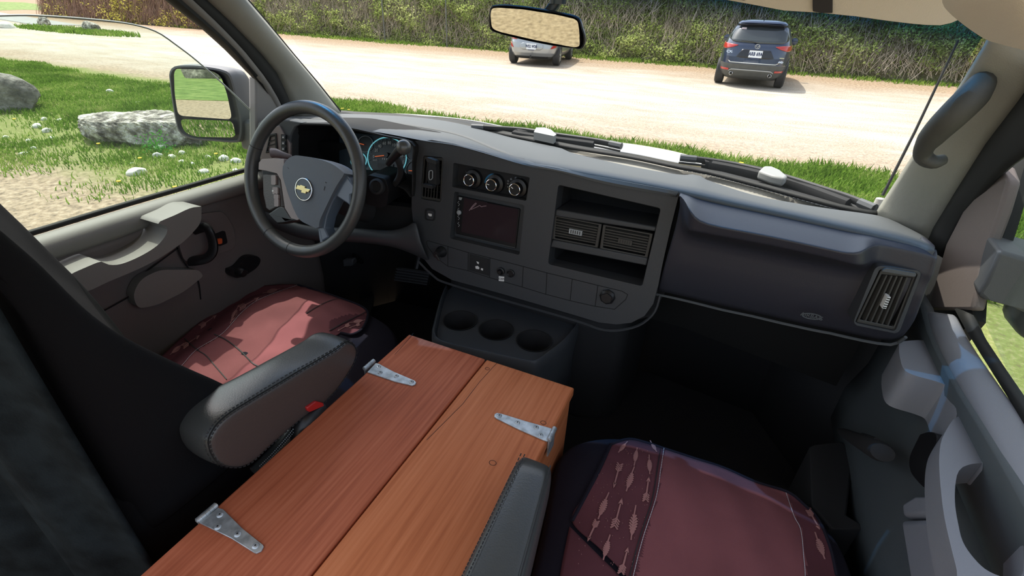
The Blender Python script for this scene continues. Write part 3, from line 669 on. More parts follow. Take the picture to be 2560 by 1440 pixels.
TX = [(.20, .74, .35, 4.25), (.30, .83, .14, 4.40), (.42, .885, .04, 4.50), (.60, .915, .0, 4.53), (.78, .92, .01, 4.50), (.90, .92, .03, 4.45), (1.0, .91, .05, 4.30), (1.06, .895, .07, 4.0), (1.10, .875, .10, 3.45), (1.16, .85, .14, 3.15), (1.30, .79, .24, 2.85), (1.42, .735, .34, 2.60), (1.52, .685, .43, 2.38), (1.56, .66, .36, 2.28), (1.60, .635, .34, 2.20), (1.64, .58, .40, 2.10), (1.665, .48, .55, 1.95), (1.68, .3, .8, 1.7)]
qa, qb = W(1790, 208, z=0), W(1945, 222, z=0); rz = math.atan2((qb-qa).y, (qb-qa).x); blue = mat('dark blue metallic paint', (.009, .026, .070), .25, metal=.3, coat=1, spec=.6)
clad = mat('dark cladding', (.075, .078, .075), .65, var=.1); tl = mat('tail light red', (.42, .02, .015), .15, coat=.5); tlc = mat('tail light clear', (.75, .35, .30), .2)
dkglass = mat('black gloss trim', (.01, .012, .018), .2)
spec = dict(label='dark blue SUV parked facing the hedge with roof fin', clad=.60, cladm=clad, wheel_r=.355, wheels=(.80, 3.50), track=.925, mirror=(3.05, 1.12), sidewin=[(.75, 1.75, 1.13, 1.50), (1.83, 2.75, 1.13, 1.50)],
    plate=(.02, .86, .335, .175, 'ARB 69A'),
    rear=[('rear_window', [-.74, -.68, -.55, 0, .55, .68, .74], [1.20, 1.15, 1.135, 1.12, 1.135, 1.15, 1.20], [1.26, 1.42, 1.50, 1.525, 1.50, 1.42, 1.26], .012, 'glass'),
          ('spoiler', [-.60, 0, .60], [1.515, 1.535, 1.515], [1.56, 1.585, 1.56], .045, dkglass),
          ('tail_light', [-.89, -.78, -.60, -.47], [.965, .955, 1.00, 1.055], [1.10, 1.095, 1.075, 1.06], .014, tl), ('tail_light', [.47, .60, .78, .89], [1.055, 1.00, .955, .965], [1.06, 1.075, 1.095, 1.10], .014, tl),
          ('plate_recess', [-.45, -.33, .37, .49], [.775, .755, .755, .775], [.79, .965, .965, .79], .006, dkglass),
          ('tailgate_edge', [-.66, -.6, .6, .66], [.67, .625, .625, .67], [.69, .645, .645, .69], .008, M['chrome']),
          ('reflector', [-.82, -.58], [.425, .425], [.475, .475], .014, tl), ('reflector', [.60, .84], [.425, .425], [.475, .475], .014, tl),
          ('bumper_trim', [-.58, -.50, .50, .58], [.40, .445, .445, .40], [.42, .47, .47, .42], .012, mat('silver trim', (.35, .36, .36), .4))])
c0 = (qa+qb)/2; c0 = Vector((c0.x, c0.y-.55, 0))
root, ry, sx, n_, upv = car(c0, rz, TX, 5.2, blue, spec)
for x in (-.49, .51):
    g = G(); c = ry(x, .345, .03); g.lathe(c+Vector((0, .12, 0)), (0, -1, 0), [(0, .042), (.14, .048), (.145, .040), (.06, .034)], 20, capb=True); obj('exhaust_pipe', g.geo(), M['chrome'], root, local=True, label='chrome exhaust pipe')
g = G(); c = ry(0.02, 1.045, .016); g.tube([c+Vector((.062*math.cos(a), 0, .05*math.sin(a))) for a in np.linspace(0, 2*math.pi, 25)[:-1]], .006, 6, closed=True)
g.tube([c+Vector((x, -.002, z)) for x, z in [(-.058, .008), (-.035, .010), (-.012, -.010), (0, -.020), (.012, -.010), (.035, .010), (.058, .008)]], .006, 6)
obj('emblem', g.geo(), M['chrome'], root, local=True, label='chrome winged ring emblem')
g = G(); put_text(g, 'CX-5', .085, ry(-.62, .885, .015), (1, 0, 0), upv, extrude=.004, bold=.003, font_w=1.2); obj('badge_text', g.geo(), M['chrome'], root, local=True, smooth=False)
g = G(); put_text(g, 'AWD', .06, ry(.66, .70, .015), (1, 0, 0), upv, extrude=.004, bold=.003, font_w=1.2); obj('badge_text', g.geo(), M['chrome'], root, local=True, smooth=False)
g = G(); c = ry(.66, .80, .012); g.box(c-Vector((.085, .004, .012)), c+Vector((.085, .004, .012))); obj('badge_strip', g.geo(), M['chrome'], root, local=True)
g = G(); g.prism([(-.012, .68, 1.665), (-.012, .86, 1.665), (-.004, .70, 1.76)], [(.012, .68, 1.665), (.012, .86, 1.665), (.004, .70, 1.76)]); obj('roof_fin', fixn(g.geo()), M['black'], root, local=True)
g = G(); g.tube([ry(.0, 1.125, .03), ry(-.15, 1.155, .03), ry(-.42, 1.165, .03)], [.014, .011, .006], 6); obj('rear_wiper', g.geo(), M['black'], root, local=True)
g = G(); c = ry(-.42, 1.46, .022); upv2 = (ry(-.42, 1.48)-ry(-.42, 1.44)).normalized(); g.prism([c+Vector((x, 0, 0))+upv2*z+Vector((0, -.004, 0)) for x, z in ((-.075, -.03), (.075, -.03), (.075, .03), (-.075, .03))], [c+Vector((x, 0, 0))+upv2*z for x, z in ((-.075, -.03), (.075, -.03), (.075, .03), (-.075, .03))])
obj('window_sticker', g.geo(), mat('pinkish white paper', (.80, .62, .58), .7), root, local=True, smooth=False)

TS = [(.20, .70, .35, 4.05), (.28, .80, .16, 4.18), (.40, .86, .05, 4.27), (.55, .885, .0, 4.30), (.72, .89, .02, 4.25), (.82, .885, .06, 4.15), (.90, .87, .10, 3.9), (.96, .85, .13, 3.35), (1.05, .80, .19, 3.05), (1.2, .72, .34, 2.7), (1.35, .64, .50, 2.35), (1.41, .60, .46, 2.2), (1.45, .52, .60, 2.0), (1.47, .3, .9, 1.7)]
qa, qb = W(1268, 158, z=0), W(1396, 165, z=0); rz = math.atan2((qb-qa).y, (qb-qa).x)-.12
silver = mat('silver grey metallic paint', (.36, .38, .40), .3, metal=.55, coat=.7); c0 = (qa+qb)/2+Vector((.12, -.50, 0))
spec = dict(label='silver hatchback parked facing the hedge, partly behind the rear-view mirror', clad=.30, cladm=clad, wheel_r=.32, wheels=(.72, 3.37), track=.89, mirror=(2.85, .98), sidewin=[(.75, 1.65, .98, 1.33), (1.72, 2.6, .98, 1.33)],
    plate=(.0, .60, .335, .175, 'W52 W20'),
    rear=[('rear_window', [-.66, -.58, 0, .58, .66], [1.02, .985, .96, .985, 1.02], [1.08, 1.30, 1.36, 1.30, 1.08], .012, 'glass'),
          ('plate_recess', [-.40, -.30, .30, .40], [.555, .50, .50, .555], [.66, .70, .70, .66], .005, silver),
          ('tail_light', [-.80, -.72, -.55, -.48], [.88, .80, .80, .84], [.95, .96, .96, .93], .014, tl), ('tail_light', [.48, .55, .72, .80], [.84, .80, .80, .88], [.93, .96, .96, .95], .014, tl),
          ('reflector', [-.80, -.74, -.65], [.60, .565, .545], [.71, .68, .56], .014, tl), ('reflector', [.65, .74, .80], [.545, .565, .60], [.56, .68, .71], .014, tl),
          ('lower_grille', [-.55, .55], [.235, .235], [.29, .29], .01, M['black'])])
root, ry, sx, n_, upv = car(c0, rz, TS, 5.0, silver, spec)
g = G(); g.tube([(0, .1, .27), (0, -.06, .27)], .025, 8); g.lathe((0, -.07, .27), (0, 0, 1), [(0, .012), (.03, .014), (.05, .026), (.08, .02)], 12); obj('tow_ball', g.geo(), M['black'], root, local=True)
# ================================================================ THE VAN: shell and glass
XC = -.42
# --- windshield: base line (pixels) and the roof line above it
def base_z(px): return 1.385
GB = smoothline([(846, 279), (900, 283), (1000, 288), (1100, 299), (1180, 316), (1275, 335), (1394, 359), (1465, 372), (1582, 391), (1699, 416), (1763, 427), (1886, 459), (1995, 489), (2077, 511), (2160, 530), (2205, 535)], 41)
base = [W(a, b, z=1.378) for a, b in GB]
TL, TR = Vector((-1.25, .95, 1.86)), Vector((.30, .93, 1.86))
top = [TL.lerp(TR, i/40)+Vector((0, .15*math.sin(math.pi*i/40), .01*math.sin(math.pi*i/40))) for i in range(41)]
wg = [[b.lerp(t, k/10)+Vector((0, .035*math.sin(math.pi*k/10), .02*math.sin(math.pi*k/10))) for b, t in zip(base, top)] for k in range(11)]
obj('window_1', rows(wg).geo(), glass_mat('windshield glass', (.95, .97, .95), .05, haze=.035, band=(1.745, 1.805, (.03, .15, .34))), label='windshield with blue shade band along its top edge', cat='windshield', kind='structure')
# black ceramic edge at the foot of the windshield
g = G(); lo = [W(a, b+7, z=1.372) for a, b in GB]; rows([[p+Vector((0, .012, .003)) for p in base], [p+Vector((0, .006, .0)) for p in lo]], g)
obj('trim_1', g.geo(), M['seal'], solid=.004, label='black strip along the foot of the windshield', cat='trim', kind='structure')
# ceiling
roof = G(); cols = np.linspace(0, 1, 13); R1 = [Vector((p.x, p.y, p.z)) for p in resample([tuple(v) for v in top], 13) for p in [Vector(p)]]
R2 = [Vector((XC+(p.x-XC)*1.06, .45, 1.93+.06*math.sin(math.pi*c))) for p, c in zip(R1, cols)]; R3 = [Vector((XC+(p.x-XC)*1.09, -.05, 1.95+.07*math.sin(math.pi*c))) for p, c in zip(R1, cols)]
rows([R1, R2, R3], roof); obj('ceiling', roof.geo(), M['head'], solid=.03, label='beige fabric headliner', cat='ceiling', kind='structure')
# --- left side: door opening frame and pillar, in bands from the windshield edge outwards
def band(name, A, B, m, sol=.012, n=14, label=None, cat='pillar', parent=None, kind='structure', bulge=0, dirn=(1, 0, 0), sub=0):
    A = [Vector(p) for p in resample([tuple(p) for p in A], n)]; B = [Vector(p) for p in resample([tuple(p) for p in B], n)]
    gr = []
    for k in range(7):
        t = k/6; gr.append([a.lerp(b, t)+Vector(dirn)*bulge*math.sin(math.pi*t) for a, b in zip(A, B)])
    return obj(name, rows(gr).geo(), m, parent, solid=sol, soff=0, label=label, cat=cat, kind=kind, sub=sub)
Lg = [base[0], base[0].lerp(TL, .35)+Vector((0, .03, .015)), W(608, 0, x=-1.19), TL+Vector((0, 0, .02))]
lg = W(608, 0, x=-1.19)
L4 = [W(846, 282, x=-1.32), W(790, 213, x=-1.305), W(727, 140, x=-1.295), W(660, 60, x=-1.28), W(608, 0, x=-1.27), W(545, -75, x=-1.255)]
L3 = [W(735, 300, x=-1.335), W(722, 250, x=-1.33), W(690, 180, x=-1.325), W(640, 120, x=-1.315), W(570, 50, x=-1.30), W(515, 0, x=-1.29), W(440, -70, x=-1.27)]
L2 = [W(715, 300, x=-1.335), W(697, 255, x=-1.335), W(664, 200, x=-1.325), W(600, 120, x=-1.31), W(540, 58, x=-1.29), W(478, 0, x=-1.27), W(400, -70, x=-1.25)]
L1b = [W(700, 300, x=-1.34), W(680, 250, x=-1.34), W(648, 200, x=-1.33), W(585, 125, x=-1.315), W(522, 66, x=-1.295), W(448, 0, x=-1.275), W(360, -70, x=-1.255)]
L1 = [W(642, 330, x=-1.35), W(638, 195, x=-1.345), W(560, 116, x=-1.325), W(500, 62, x=-1.30), W(420, 0, x=-1.28), W(330, -70, x=-1.26)]
pil = empty('trim_2', base[0], 'light grey windshield pillar on the driver side', 'pillar', kind='structure')
band('pillar_cover', L4, L3, M['pillar'], parent=pil, cat=None, kind=None, bulge=.022, sol=.02)
band('pillar_seal', [p+Vector((0, 0, 0)) for p in L3], L2, M['seal'], parent=pil, cat=None, kind=None, bulge=.008)
g = G(); g.tube([p+Vector((-.004, .012, .003)) for p in L4], .006, 6); obj('glass_seal', g.geo(), M['seal'], pil)
# --- driver door
D1 = empty('door_1', (-1.32, .6, .75), 'grey driver door with swept armrest and open black-edged window', 'door', kind='structure')
band('window_frame', L2, L1b, M['door'], parent=D1, cat=None, kind=None, bulge=.006)
band('window_seal', L1b[1:], L1[1:], M['seal'], parent=D1, cat=None, kind=None, bulge=.012)
# corner trim between window and dash
g = G(); cpl = plane_fn((-1.335, 1, 1.4), (1, .05, 0))
pplate([(640, 190), (662, 200), (690, 235), (716, 300), (730, 340), (712, 400), (672, 400), (648, 430), (640, 430), (641, 330)], cpl, .012, .03, g=g); obj('corner_trim', fixn(g.geo()), M['door'], D1, bevel=.006)
# window glass, wound part of the way: its curved top edge shows
gl = [(-60, 150), (-40, 40), (60, 38), (110, 40), (200, 46), (300, 56), (360, 68), (400, 84), (440, 112), (480, 142), (520, 176), (560, 212), (600, 250), (641, 290), (641, 420), (80, 586), (-60, 620)]
g = G(); wpl = plane_fn((-1.355, 1, 1.4), (1, 0, 0)); pplate(gl, wpl, 0, .004, g=g)
obj('window_glass', fixn(g.geo()), glass_mat('door glass', (.90, .95, .91), .05, haze=.05), D1, smooth=False)
g = G(); P = [W(a, b, pl=wpl) for a, b in gl[1:14]]; g.tube(smoothline([tuple(p) for p in P], 40), .0022, 5); obj('glass_edge', g.geo(), mat('glass edge', (.30, .36, .33), .3), D1)
# sill and door skin, a loft of rows (left to right in the picture)
def prow(pts, n=30): return smoothline(pts, n)
rowsL = [([(-70, 622), (80, 577), (300, 511), (500, 453), (640, 413), (700, 398)], -1.352), ([(-70, 630), (85, 585), (300, 520), (500, 462), (640, 422), (700, 407)], -1.345)]
g = G(); rows([[W(a, b, x=x) for a, b in prow(p)] for p, x in rowsL], g); obj('window_sill_seal', g.geo(), M['seal'], D1, solid=.012, soff=0)
rowsL = [([(-70, 629), (85, 585), (300, 520), (500, 462), (640, 422), (720, 398)], -1.348, 1.0), ([(-70, 640), (86, 592), (300, 527), (500, 469), (640, 429), (720, 405)], -1.325, 1), ([(-70, 668), (88, 618), (300, 550), (500, 488), (640, 446), (720, 422)], -1.298, 1),
         ([(-70, 690), (100, 640), (300, 572), (500, 506), (640, 462), (720, 438)], -1.292, 1), ([(-60, 712), (140, 655), (320, 594), (400, 562), (490, 526), (640, 482), (720, 456)], -1.302, 1)]
g = G(); rows([[W(a, b, x=x) for a, b in prow(p)] for p, x, _ in rowsL], g); obj('upper_door_trim', g.geo(), M['door'], D1, solid=.02, soff=-1, sub=1)
rowsL = [([(-60, 700), (140, 643), (320, 582), (400, 550), (490, 514), (640, 470), (720, 444)], -1.312), ([(-60, 716), (140, 659), (320, 598), (400, 566), (490, 530), (640, 486), (720, 460)], -1.308), ([(-60, 740), (140, 690), (320, 640), (420, 610), (520, 570), (640, 530), (760, 500)], -1.315), ([(-60, 900), (140, 830), (340, 760), (500, 700), (620, 655), (700, 620), (790, 590)], -1.315),
         ([(100, 960), (250, 900), (420, 828), (560, 770), (680, 720), (760, 700), (820, 690)], -1.30), ([(100, 1090), (250, 1020), (420, 940), (560, 880), (680, 830), (760, 800), (820, 790)], -1.285), ([(100, 1300), (250, 1220), (420, 1130), (560, 1060), (680, 1010), (760, 970), (820, 950)], -1.285)]
g = G(); rows([[W(a, b, x=x) for a, b in prow(p)] for p, x in rowsL], g); obj('lower_door_panel', g.geo(), M['doorlow'], D1, solid=.02, soff=-1, sub=1)
dpl = plane_fn((-1.312, 1, 1), (1, 0, 0))
# oval recess behind the pull, armrest, cups
arm_o = cH((1290, 195), (1285, 290), (1240, 355), (1150, 440), (950, 565), (700, 675), (540, 740), (440, 690), (420, 655), (470, 620), (560, 580), (620, 555), (650, 548), (700, 568), (780, 562), (900, 512), (1000, 450), (1050, 395), (1072, 350), (1060, 318), (1010, 300), (1120, 250), (1220, 205))
g = G(); pplate(smoothline(arm_o+[arm_o[0]], 90)[:-1], dpl, .085, .085, g=g, taper=0); obj('armrest', fixn(g.geo()), M['door'], D1, bevel=.016, seg=4)
def groove(pts, pl, w=.0035, n=30, out=.004, parent=None, m=None, name='panel_gap'):
    P = [W(a, b, pl=(pl[0]+pl[1]*out, pl[1])) for a, b in smoothline(pts, n)]; return obj(name, ribbon(P, w, pl[1]).geo(), m or M['gap'], parent, smooth=False)
groove(cH((1130, 455), (1170, 540), (1230, 620), (1270, 680), (1285, 790)), dpl, parent=D1, out=.006)
groove(cH((665, 862), (760, 810), (830, 765), (850, 700), (900, 640), (1140, 460)), dpl, parent=D1, out=.006)
# map pocket ledge; its outline and paler plastic carry the sunlit blob
g = G(); pplate(roundpoly(cH((850, 760), (900, 660), (1020, 600), (1270, 600), (1305, 640), (1180, 740), (1000, 830), (880, 850)), 20), dpl, .030, .03, g=g); obj('map_pocket', fixn(g.geo()), M['door'], D1, bevel=.02, seg=4)
# release handle bezel, handle, lock slider, window crank
g = G(); pplate(roundpoly(cH((1170, 260), (1430, 225), (1500, 330), (1510, 460), (1300, 540), (1180, 550), (1145, 440)), 14), dpl, .012, .014, g=g); obj('handle_bezel', fixn(g.geo()), M['doorlow'], D1, bevel=.004)
hb = empty('door_handle', (-1.3, 1, 1.1)); hb.parent = D1; hb.location = hb.location-D1.location
g = G(); P = [W(a, b, x=-1.312+d) for (a, b), d in zip(cH((1235, 345), (1290, 328), (1330, 338), (1360, 410), (1362, 480), (1325, 525), (1270, 540), (1215, 545)), (.01, .03, .05, .055, .055, .045, .03, .01))]
g.tube([tuple(p) for p in smoothline([tuple(p) for p in P], 24)], .0105, 10, flat=1.5); hd = obj('release_handle', g.geo(), M['black'], D1)
bpy.data.objects.remove(hb)
g = G(); pplate(roundpoly(cH((1378, 372), (1440, 348), (1458, 430), (1400, 452)), 6), dpl, .016, .006, g=g); obj('lock_recess', fixn(g.geo()), M['black'], D1)
g = G(); pplate(roundpoly(cH((1392, 405), (1422, 398), (1424, 432), (1398, 438)), 3), dpl, .021, .008, g=g); obj('lock_slider', fixn(g.geo()), M['orange'], D1, label='orange lock slider', bevel=.001)
g = G(); pplate(smoothline(cH((1475, 600), (1520, 580), (1580, 520), (1640, 512), (1668, 540), (1640, 590), (1560, 640), (1510, 652), (1475, 630), (1475, 600)), 50)[:-1], dpl, .022, .022, g=g); wc = obj('window_crank', fixn(g.geo()), M['black'], D1, bevel=.005, seg=3)
g = G(); c = W(*cH((1530, 610))[0], x=-1.29); g.lathe(c, (1, 0, 0), [(0, .016), (.020, .014), (.024, .010)], 16); obj('crank_knob', g.geo(), M['black'], wc)
# door mirror
DM = empty('door_mirror', (-1.5, 1.2, 1.25), 'large black-framed driver door mirror with lower wide-angle glass', 'mirror')
mpl = plane_fn((-1.62, 1.12, 1.4), (.30, -1, .03))
ho = smoothline(cA((1262, 560), (1275, 515), (1320, 490), (1450, 487), (1560, 500), (1660, 520), (1720, 560), (1760, 700), (1800, 900), (1790, 1040), (1740, 1060), (1600, 1050), (1430, 1035), (1340, 985), (1310, 900), (1280, 720), (1262, 560)), 70)[:-1]
g = G(); F = [W(a, b, pl=(mpl[0]+mpl[1]*.0, mpl[1])) for a, b in ho]; cc = sum(F, Vector())/len(F); nb = mpl[1] if mpl[1].y > 0 else -mpl[1]
gr = [[cc+(p-cc)*.93+nb*.012 for p in F], [cc+(p-cc)*.955-nb*.004 for p in F], [cc+(p-cc)*1.0-nb*.002 for p in F], [cc+(p-cc)*1.02+nb*.03 for p in F], [cc+(p-cc)*.97+nb*.08 for p in F], [cc+(p-cc)*.80+nb*.12 for p in F], [cc+(p-cc)*.4+nb*.138 for p in F], [cc+(p-cc)*.02+nb*.14 for p in F]]
rows(gr, g, closed=True); obj('housing', fixn(g.geo()), M['mirrorh'], DM)
g = G(); pplate(ho, (mpl[0]+nb*.010, mpl[1]), 0, .004, g=g); o = obj('back_plate', fixn(g.geo()), M['black'], DM)
mg = roundpoly(cA((1295, 545), (1310, 512), (1560, 520), (1640, 560), (1690, 700), (1728, 890), (1325, 860), (1300, 700)), 14)
mg2 = roundpoly(cA((1342, 876), (1742, 905), (1752, 1015), (1725, 1030), (1440, 1015), (1365, 975)), 14)
def mglass(pts, nm, tilt, parent, off=.003, label=None):
    F = [W(a, b, pl=(mpl[0]-nb*off, mpl[1])) for a, b in pts]; c = sum(F, Vector())/len(F); n = -nb
    T = Matrix.Translation(c) @ Matrix.Rotation(tilt[0], 4, Vector((0, 0, 1))) @ Matrix.Rotation(tilt[1], 4, Vector((1, 0, 0))) @ Matrix.Translation(-c); F = [T @ p for p in F]; n = (T.to_3x3() @ n)
    g = G(); g.prism(F, [p-n*.003 for p in F]); return obj(nm, fixn(g.geo()), M['mirror'], parent, smooth=False, label=label)
mglass(mg, 'mirror_glass', (0, 0), DM); mglass(mg2, 'wide_angle_glass', (0.0, .12), DM, label='small wide-angle lower mirror glass')
g = G(); g.prism([W(a, b, y=1.16) for a, b in cA((1770, 890), (1915, 905), (1915, 1130), (1790, 1115), (1770, 1000))], [W(a, b, y=1.16)+Vector((.02, .09, 0)) for a, b in cA((1770, 890), (1915, 905), (1915, 1130), (1790, 1115), (1770, 1000))])
obj('mirror_arm', fixn(g.geo()), M['mirrorh'], DM, bevel=.015, seg=3)

# --- right side: pillar, seal, door
R4 = [W(2196, 540, x=.350), W(2240, 470, x=.345), W(2330, 330, x=.335), W(2418, 205, x=.325), W(2480, 110, x=.318), W(2515, 40, x=.312)]
R3 = [W(2325, 605, x=.43), W(2345, 560, x=.43), W(2410, 455, x=.425), W(2480, 345, x=.415), W(2560, 240, x=.40), W(2640, 130, x=.385)]
R2 = [W(2366, 648, x=.452), W(2402, 566, x=.452), W(2462, 485, x=.446), W(2516, 425, x=.44), W(2590, 372, x=.43), W(2720, 262, x=.41)]
PR = empty('trim_3', base[-1], 'light grey windshield pillar on the passenger side', 'pillar', kind='structure')
band('pillar_cover', R4, R3, M['pillar'], parent=PR, cat=None, kind=None, bulge=.020, dirn=(-1, -.3, 0), sol=.02)
band('pillar_seal', R3, R2, M['seal'], parent=PR, cat=None, kind=None, bulge=.010, dirn=(-1, 0, 0))
g = G(); g.tube([p+Vector((.004, .012, .003)) for p in R4[:-1]], .005, 6); obj('glass_seal', g.geo(), M['seal'], PR)
# plane for the teal patches of tinted sunlight, left bare
g = G(); tpl = plane_fn((.43, 1, 1.4), (1, .35, 0)); 
# grab handle on the pillar
P = [W(a, b, x=x) for (a, b), x in zip(cF((1112, 470), (1060, 540), (960, 640), (862, 738), (800, 815), (782, 862), (798, 895), (845, 912), (895, 898)), (.335, .318, .304, .296, .294, .298, .306, .318, .332))]
g = G(); P = [Vector(p) for p in smoothline([tuple(p) for p in P], 40)]
g.tube(P, [(.019 if i < 24 else .019-.010*(i-24)/15)*(.82+.3*math.sin(math.pi*min(1, (i+3)/30))) for i in range(40)], 14, flat=1.2)
obj('grab_handle', g.geo(), mat('olive grey plastic', (.060, .060, .050), .6, bump=.3, bscale=800), label='dark curved grab handle on the passenger windshield pillar', cat='handle')
# passenger door
D2 = empty('door_2', (.47, .7, .75), 'blue-grey passenger door with moulded armrest and pull cup', 'door', kind='structure')
sail = cF((905, 1375), (1000, 1190), (1110, 1060), (1225, 925), (1262, 1020), (1215, 1180), (1160, 1330), (1120, 1440), (1090, 1620), (1060, 1740), (800, 1740), (870, 1500))
g = G(); spl = plane_fn((.455, 1, 1.4), (1, .12, 0)); pplate(sail, spl, .0, .02, g=g); obj('corner_trim', fixn(g.geo()), M['doorlow'], D2, bevel=.006)
g = G(); pplate(cF((1228, 925), (1262, 1015), (1122, 1480), (1185, 1480), (1260, 1250), (1345, 960), (1420, 700), (1350, 740)), plane_fn((.475, 1, 1.4), (1, 0, 0)), .0, .015, g=g); obj('window_frame', fixn(g.geo()), M['seal'], D2)
g = G(); wp2 = plane_fn((.485, 1, 1.4), (1, 0, 0)); pplate([(2440, 760), (2570, 380), (2900, 380), (2900, 1500), (2600, 1100)], wp2, 0, .004, g=g)
obj('window_glass', fixn(g.geo()), glass_mat('passenger door glass', (.90, .95, .91), .04, haze=.03), D2, smooth=False)
# sill rows: outer seal -> crest -> inner
def rcol(pts): return smoothline(pts, 26)
q0 = rcol([(2425, 760), (2455, 830), (2500, 905), (2560, 1005), (2640, 1140), (2760, 1340)]); q0b = rcol([(2392, 778), (2430, 850), (2480, 925), (2560, 1040), (2640, 1175), (2760, 1390)])
q1 = rcol([(2372, 778), (2410, 852), (2470, 950), (2545, 1075), (2620, 1210), (2740, 1420)]); q2 = rcol([(2330, 772), (2370, 850), (2430, 960), (2500, 1090), (2575, 1230), (2700, 1450)])
q3 = rcol([(2300, 768), (2325, 850), (2380, 960), (2450, 1075), (2530, 1215), (2650, 1440)])
g = G(); rows([[W(a, b, x=.468) for a, b in q0], [W(a, b, x=.456) for a, b in q0b]], g); obj('window_sill_seal', g.geo(), M['seal'], D2, solid=.012, soff=0)
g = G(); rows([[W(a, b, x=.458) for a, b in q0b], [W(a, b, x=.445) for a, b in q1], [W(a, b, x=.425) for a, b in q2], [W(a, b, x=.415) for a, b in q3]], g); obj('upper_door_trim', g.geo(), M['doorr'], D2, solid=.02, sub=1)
q4 = rcol([(2255, 800), (2280, 870), (2340, 980), (2410, 1100), (2480, 1250), (2600, 1460)])
low = [[W(a, b, x=.412) for a, b in q3]]
for dz in (.04, .12, .22, .32, .42): low.append([Vector((.420 if dz < .3 else .41, p.y+(.02 if dz > .1 else 0), p.z-dz)) for p in low[0]])
low = [[Vector((p.x, p.y, p.z)) for p in r] for r in low]
ext = [[Vector((r[0].x, r[0].y+.28, r[0].z))]+r for r in low[1:]]; low = [[low[0][0]+Vector((0, .28, 0))]+low[0]]+ext
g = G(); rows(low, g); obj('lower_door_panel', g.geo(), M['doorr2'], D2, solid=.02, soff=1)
# armrest pieces: forward block, long pull with cup
g = G(); A_ = cP((115, 45), (150, 30), (310, 38), (400, 170), (500, 310), (580, 460), (480, 455), (430, 360), (400, 300), (330, 270), (160, 215), (118, 120))
def pslab(pts, z, depth, g, hole=None, x1=None):
    f = [W(a, b, z=z) for a, b in pts]; hs = []
    if hole: h = [W(a, b, z=z) for a, b in hole]; hs = [(h, [p-Vector((0, 0, depth)) for p in h])]
    g.prism(f, [p-Vector((0, 0, depth)) for p in f], 0, hs); return g
obj('armrest_block', fixn(pslab(smoothline(A_+[A_[0]], 60)[:-1], 1.24, .075, G()).geo()), M['doorr'], D2, bevel=.012, seg=4)
B_ = cP((500, 480), (450, 490), (400, 560), (365, 640), (355, 760), (365, 920), (385, 1080), (420, 1240), (460, 1400), (500, 1560), (900, 1700), (900, 1250), (864, 1080), (820, 900), (770, 825), (740, 800), (640, 760), (615, 720), (560, 590))
Bh = cP((615, 762), (540, 770), (480, 800), (455, 870), (450, 1000), (470, 1130), (500, 1240), (570, 1340), (650, 1410), (760, 1450), (850, 1440), (860, 1300), (850, 1100), (800, 920), (740, 830), (650, 790))
obj('armrest', fixn(pslab(smoothline(B_+[B_[0]], 90)[:-1], 1.235, .042, G(), smoothline(Bh+[Bh[0]], 60)[:-1]).geo()), M['doorr'], D2, bevel=.006, seg=3)
g = G(); pslab(smoothline(Bh+[Bh[0]], 60)[:-1], 1.170, .01, g); obj('pull_cup_floor', fixn(g.geo()), M['doorr2'], D2)
g = G(); S_ = cP((500, 462), (585, 462), (680, 620), (770, 800), (730, 800), (640, 755), (560, 580)); pslab(S_, 1.243, .05, g); obj('armrest_bridge', fixn(g.geo()), M['doorr'], D2, bevel=.006)
g = G(); pplate(smoothline(cP((240, 590), (300, 575), (340, 600), (330, 720), (310, 900), (280, 920), (215, 860), (180, 800), (180, 720), (240, 590)), 50)[:-1], plane_fn((.40, 1, 1), (1, 0, 0)), .0, .02, g=g); obj('release_handle', fixn(g.geo()), M['black'], D2, bevel=.006, seg=3)
g = G(); pplate(cP((120, 1010), (200, 960), (310, 960), (320, 1080), (130, 1085)), plane_fn((.405, 1, 1), (1, 0, 0)), .0, .03, g=g); pplate(cP((120, 1100), (325, 1092), (370, 1600), (200, 1600)), plane_fn((.405, 1, 1), (1, 0, 0)), .0, .03, g=g)
obj('map_pocket', fixn(g.geo()), M['doorr'], D2, bevel=.008, seg=3)
# passenger mirror seen through the window
g = G(); DM2 = empty('door_mirror', (.7, 1.1, 1.2), 'dark passenger door mirror arm outside the window', 'mirror')
ar = cG((925, 45), (1180, 120), (1200, 330), (1029, 315), (980, 290), (850, 255), (830, 235), (860, 190)); g = G(); g.prism([W(a, b, y=.98) for a, b in ar], [W(a, b, y=.98)+Vector((.01, .12, 0)) for a, b in ar]); obj('mirror_arm', fixn(g.geo()), M['mirrorh'], DM2, bevel=.012, seg=3)
g = G(); c = W(2700, 700, y=1.0)+Vector((.05, .05, .02)); g.box(c-Vector((.08, .06, .15)), c+Vector((.10, .05, .15))); obj('housing', g.geo(), M['mirrorh'], DM2, bevel=.03, seg=4)

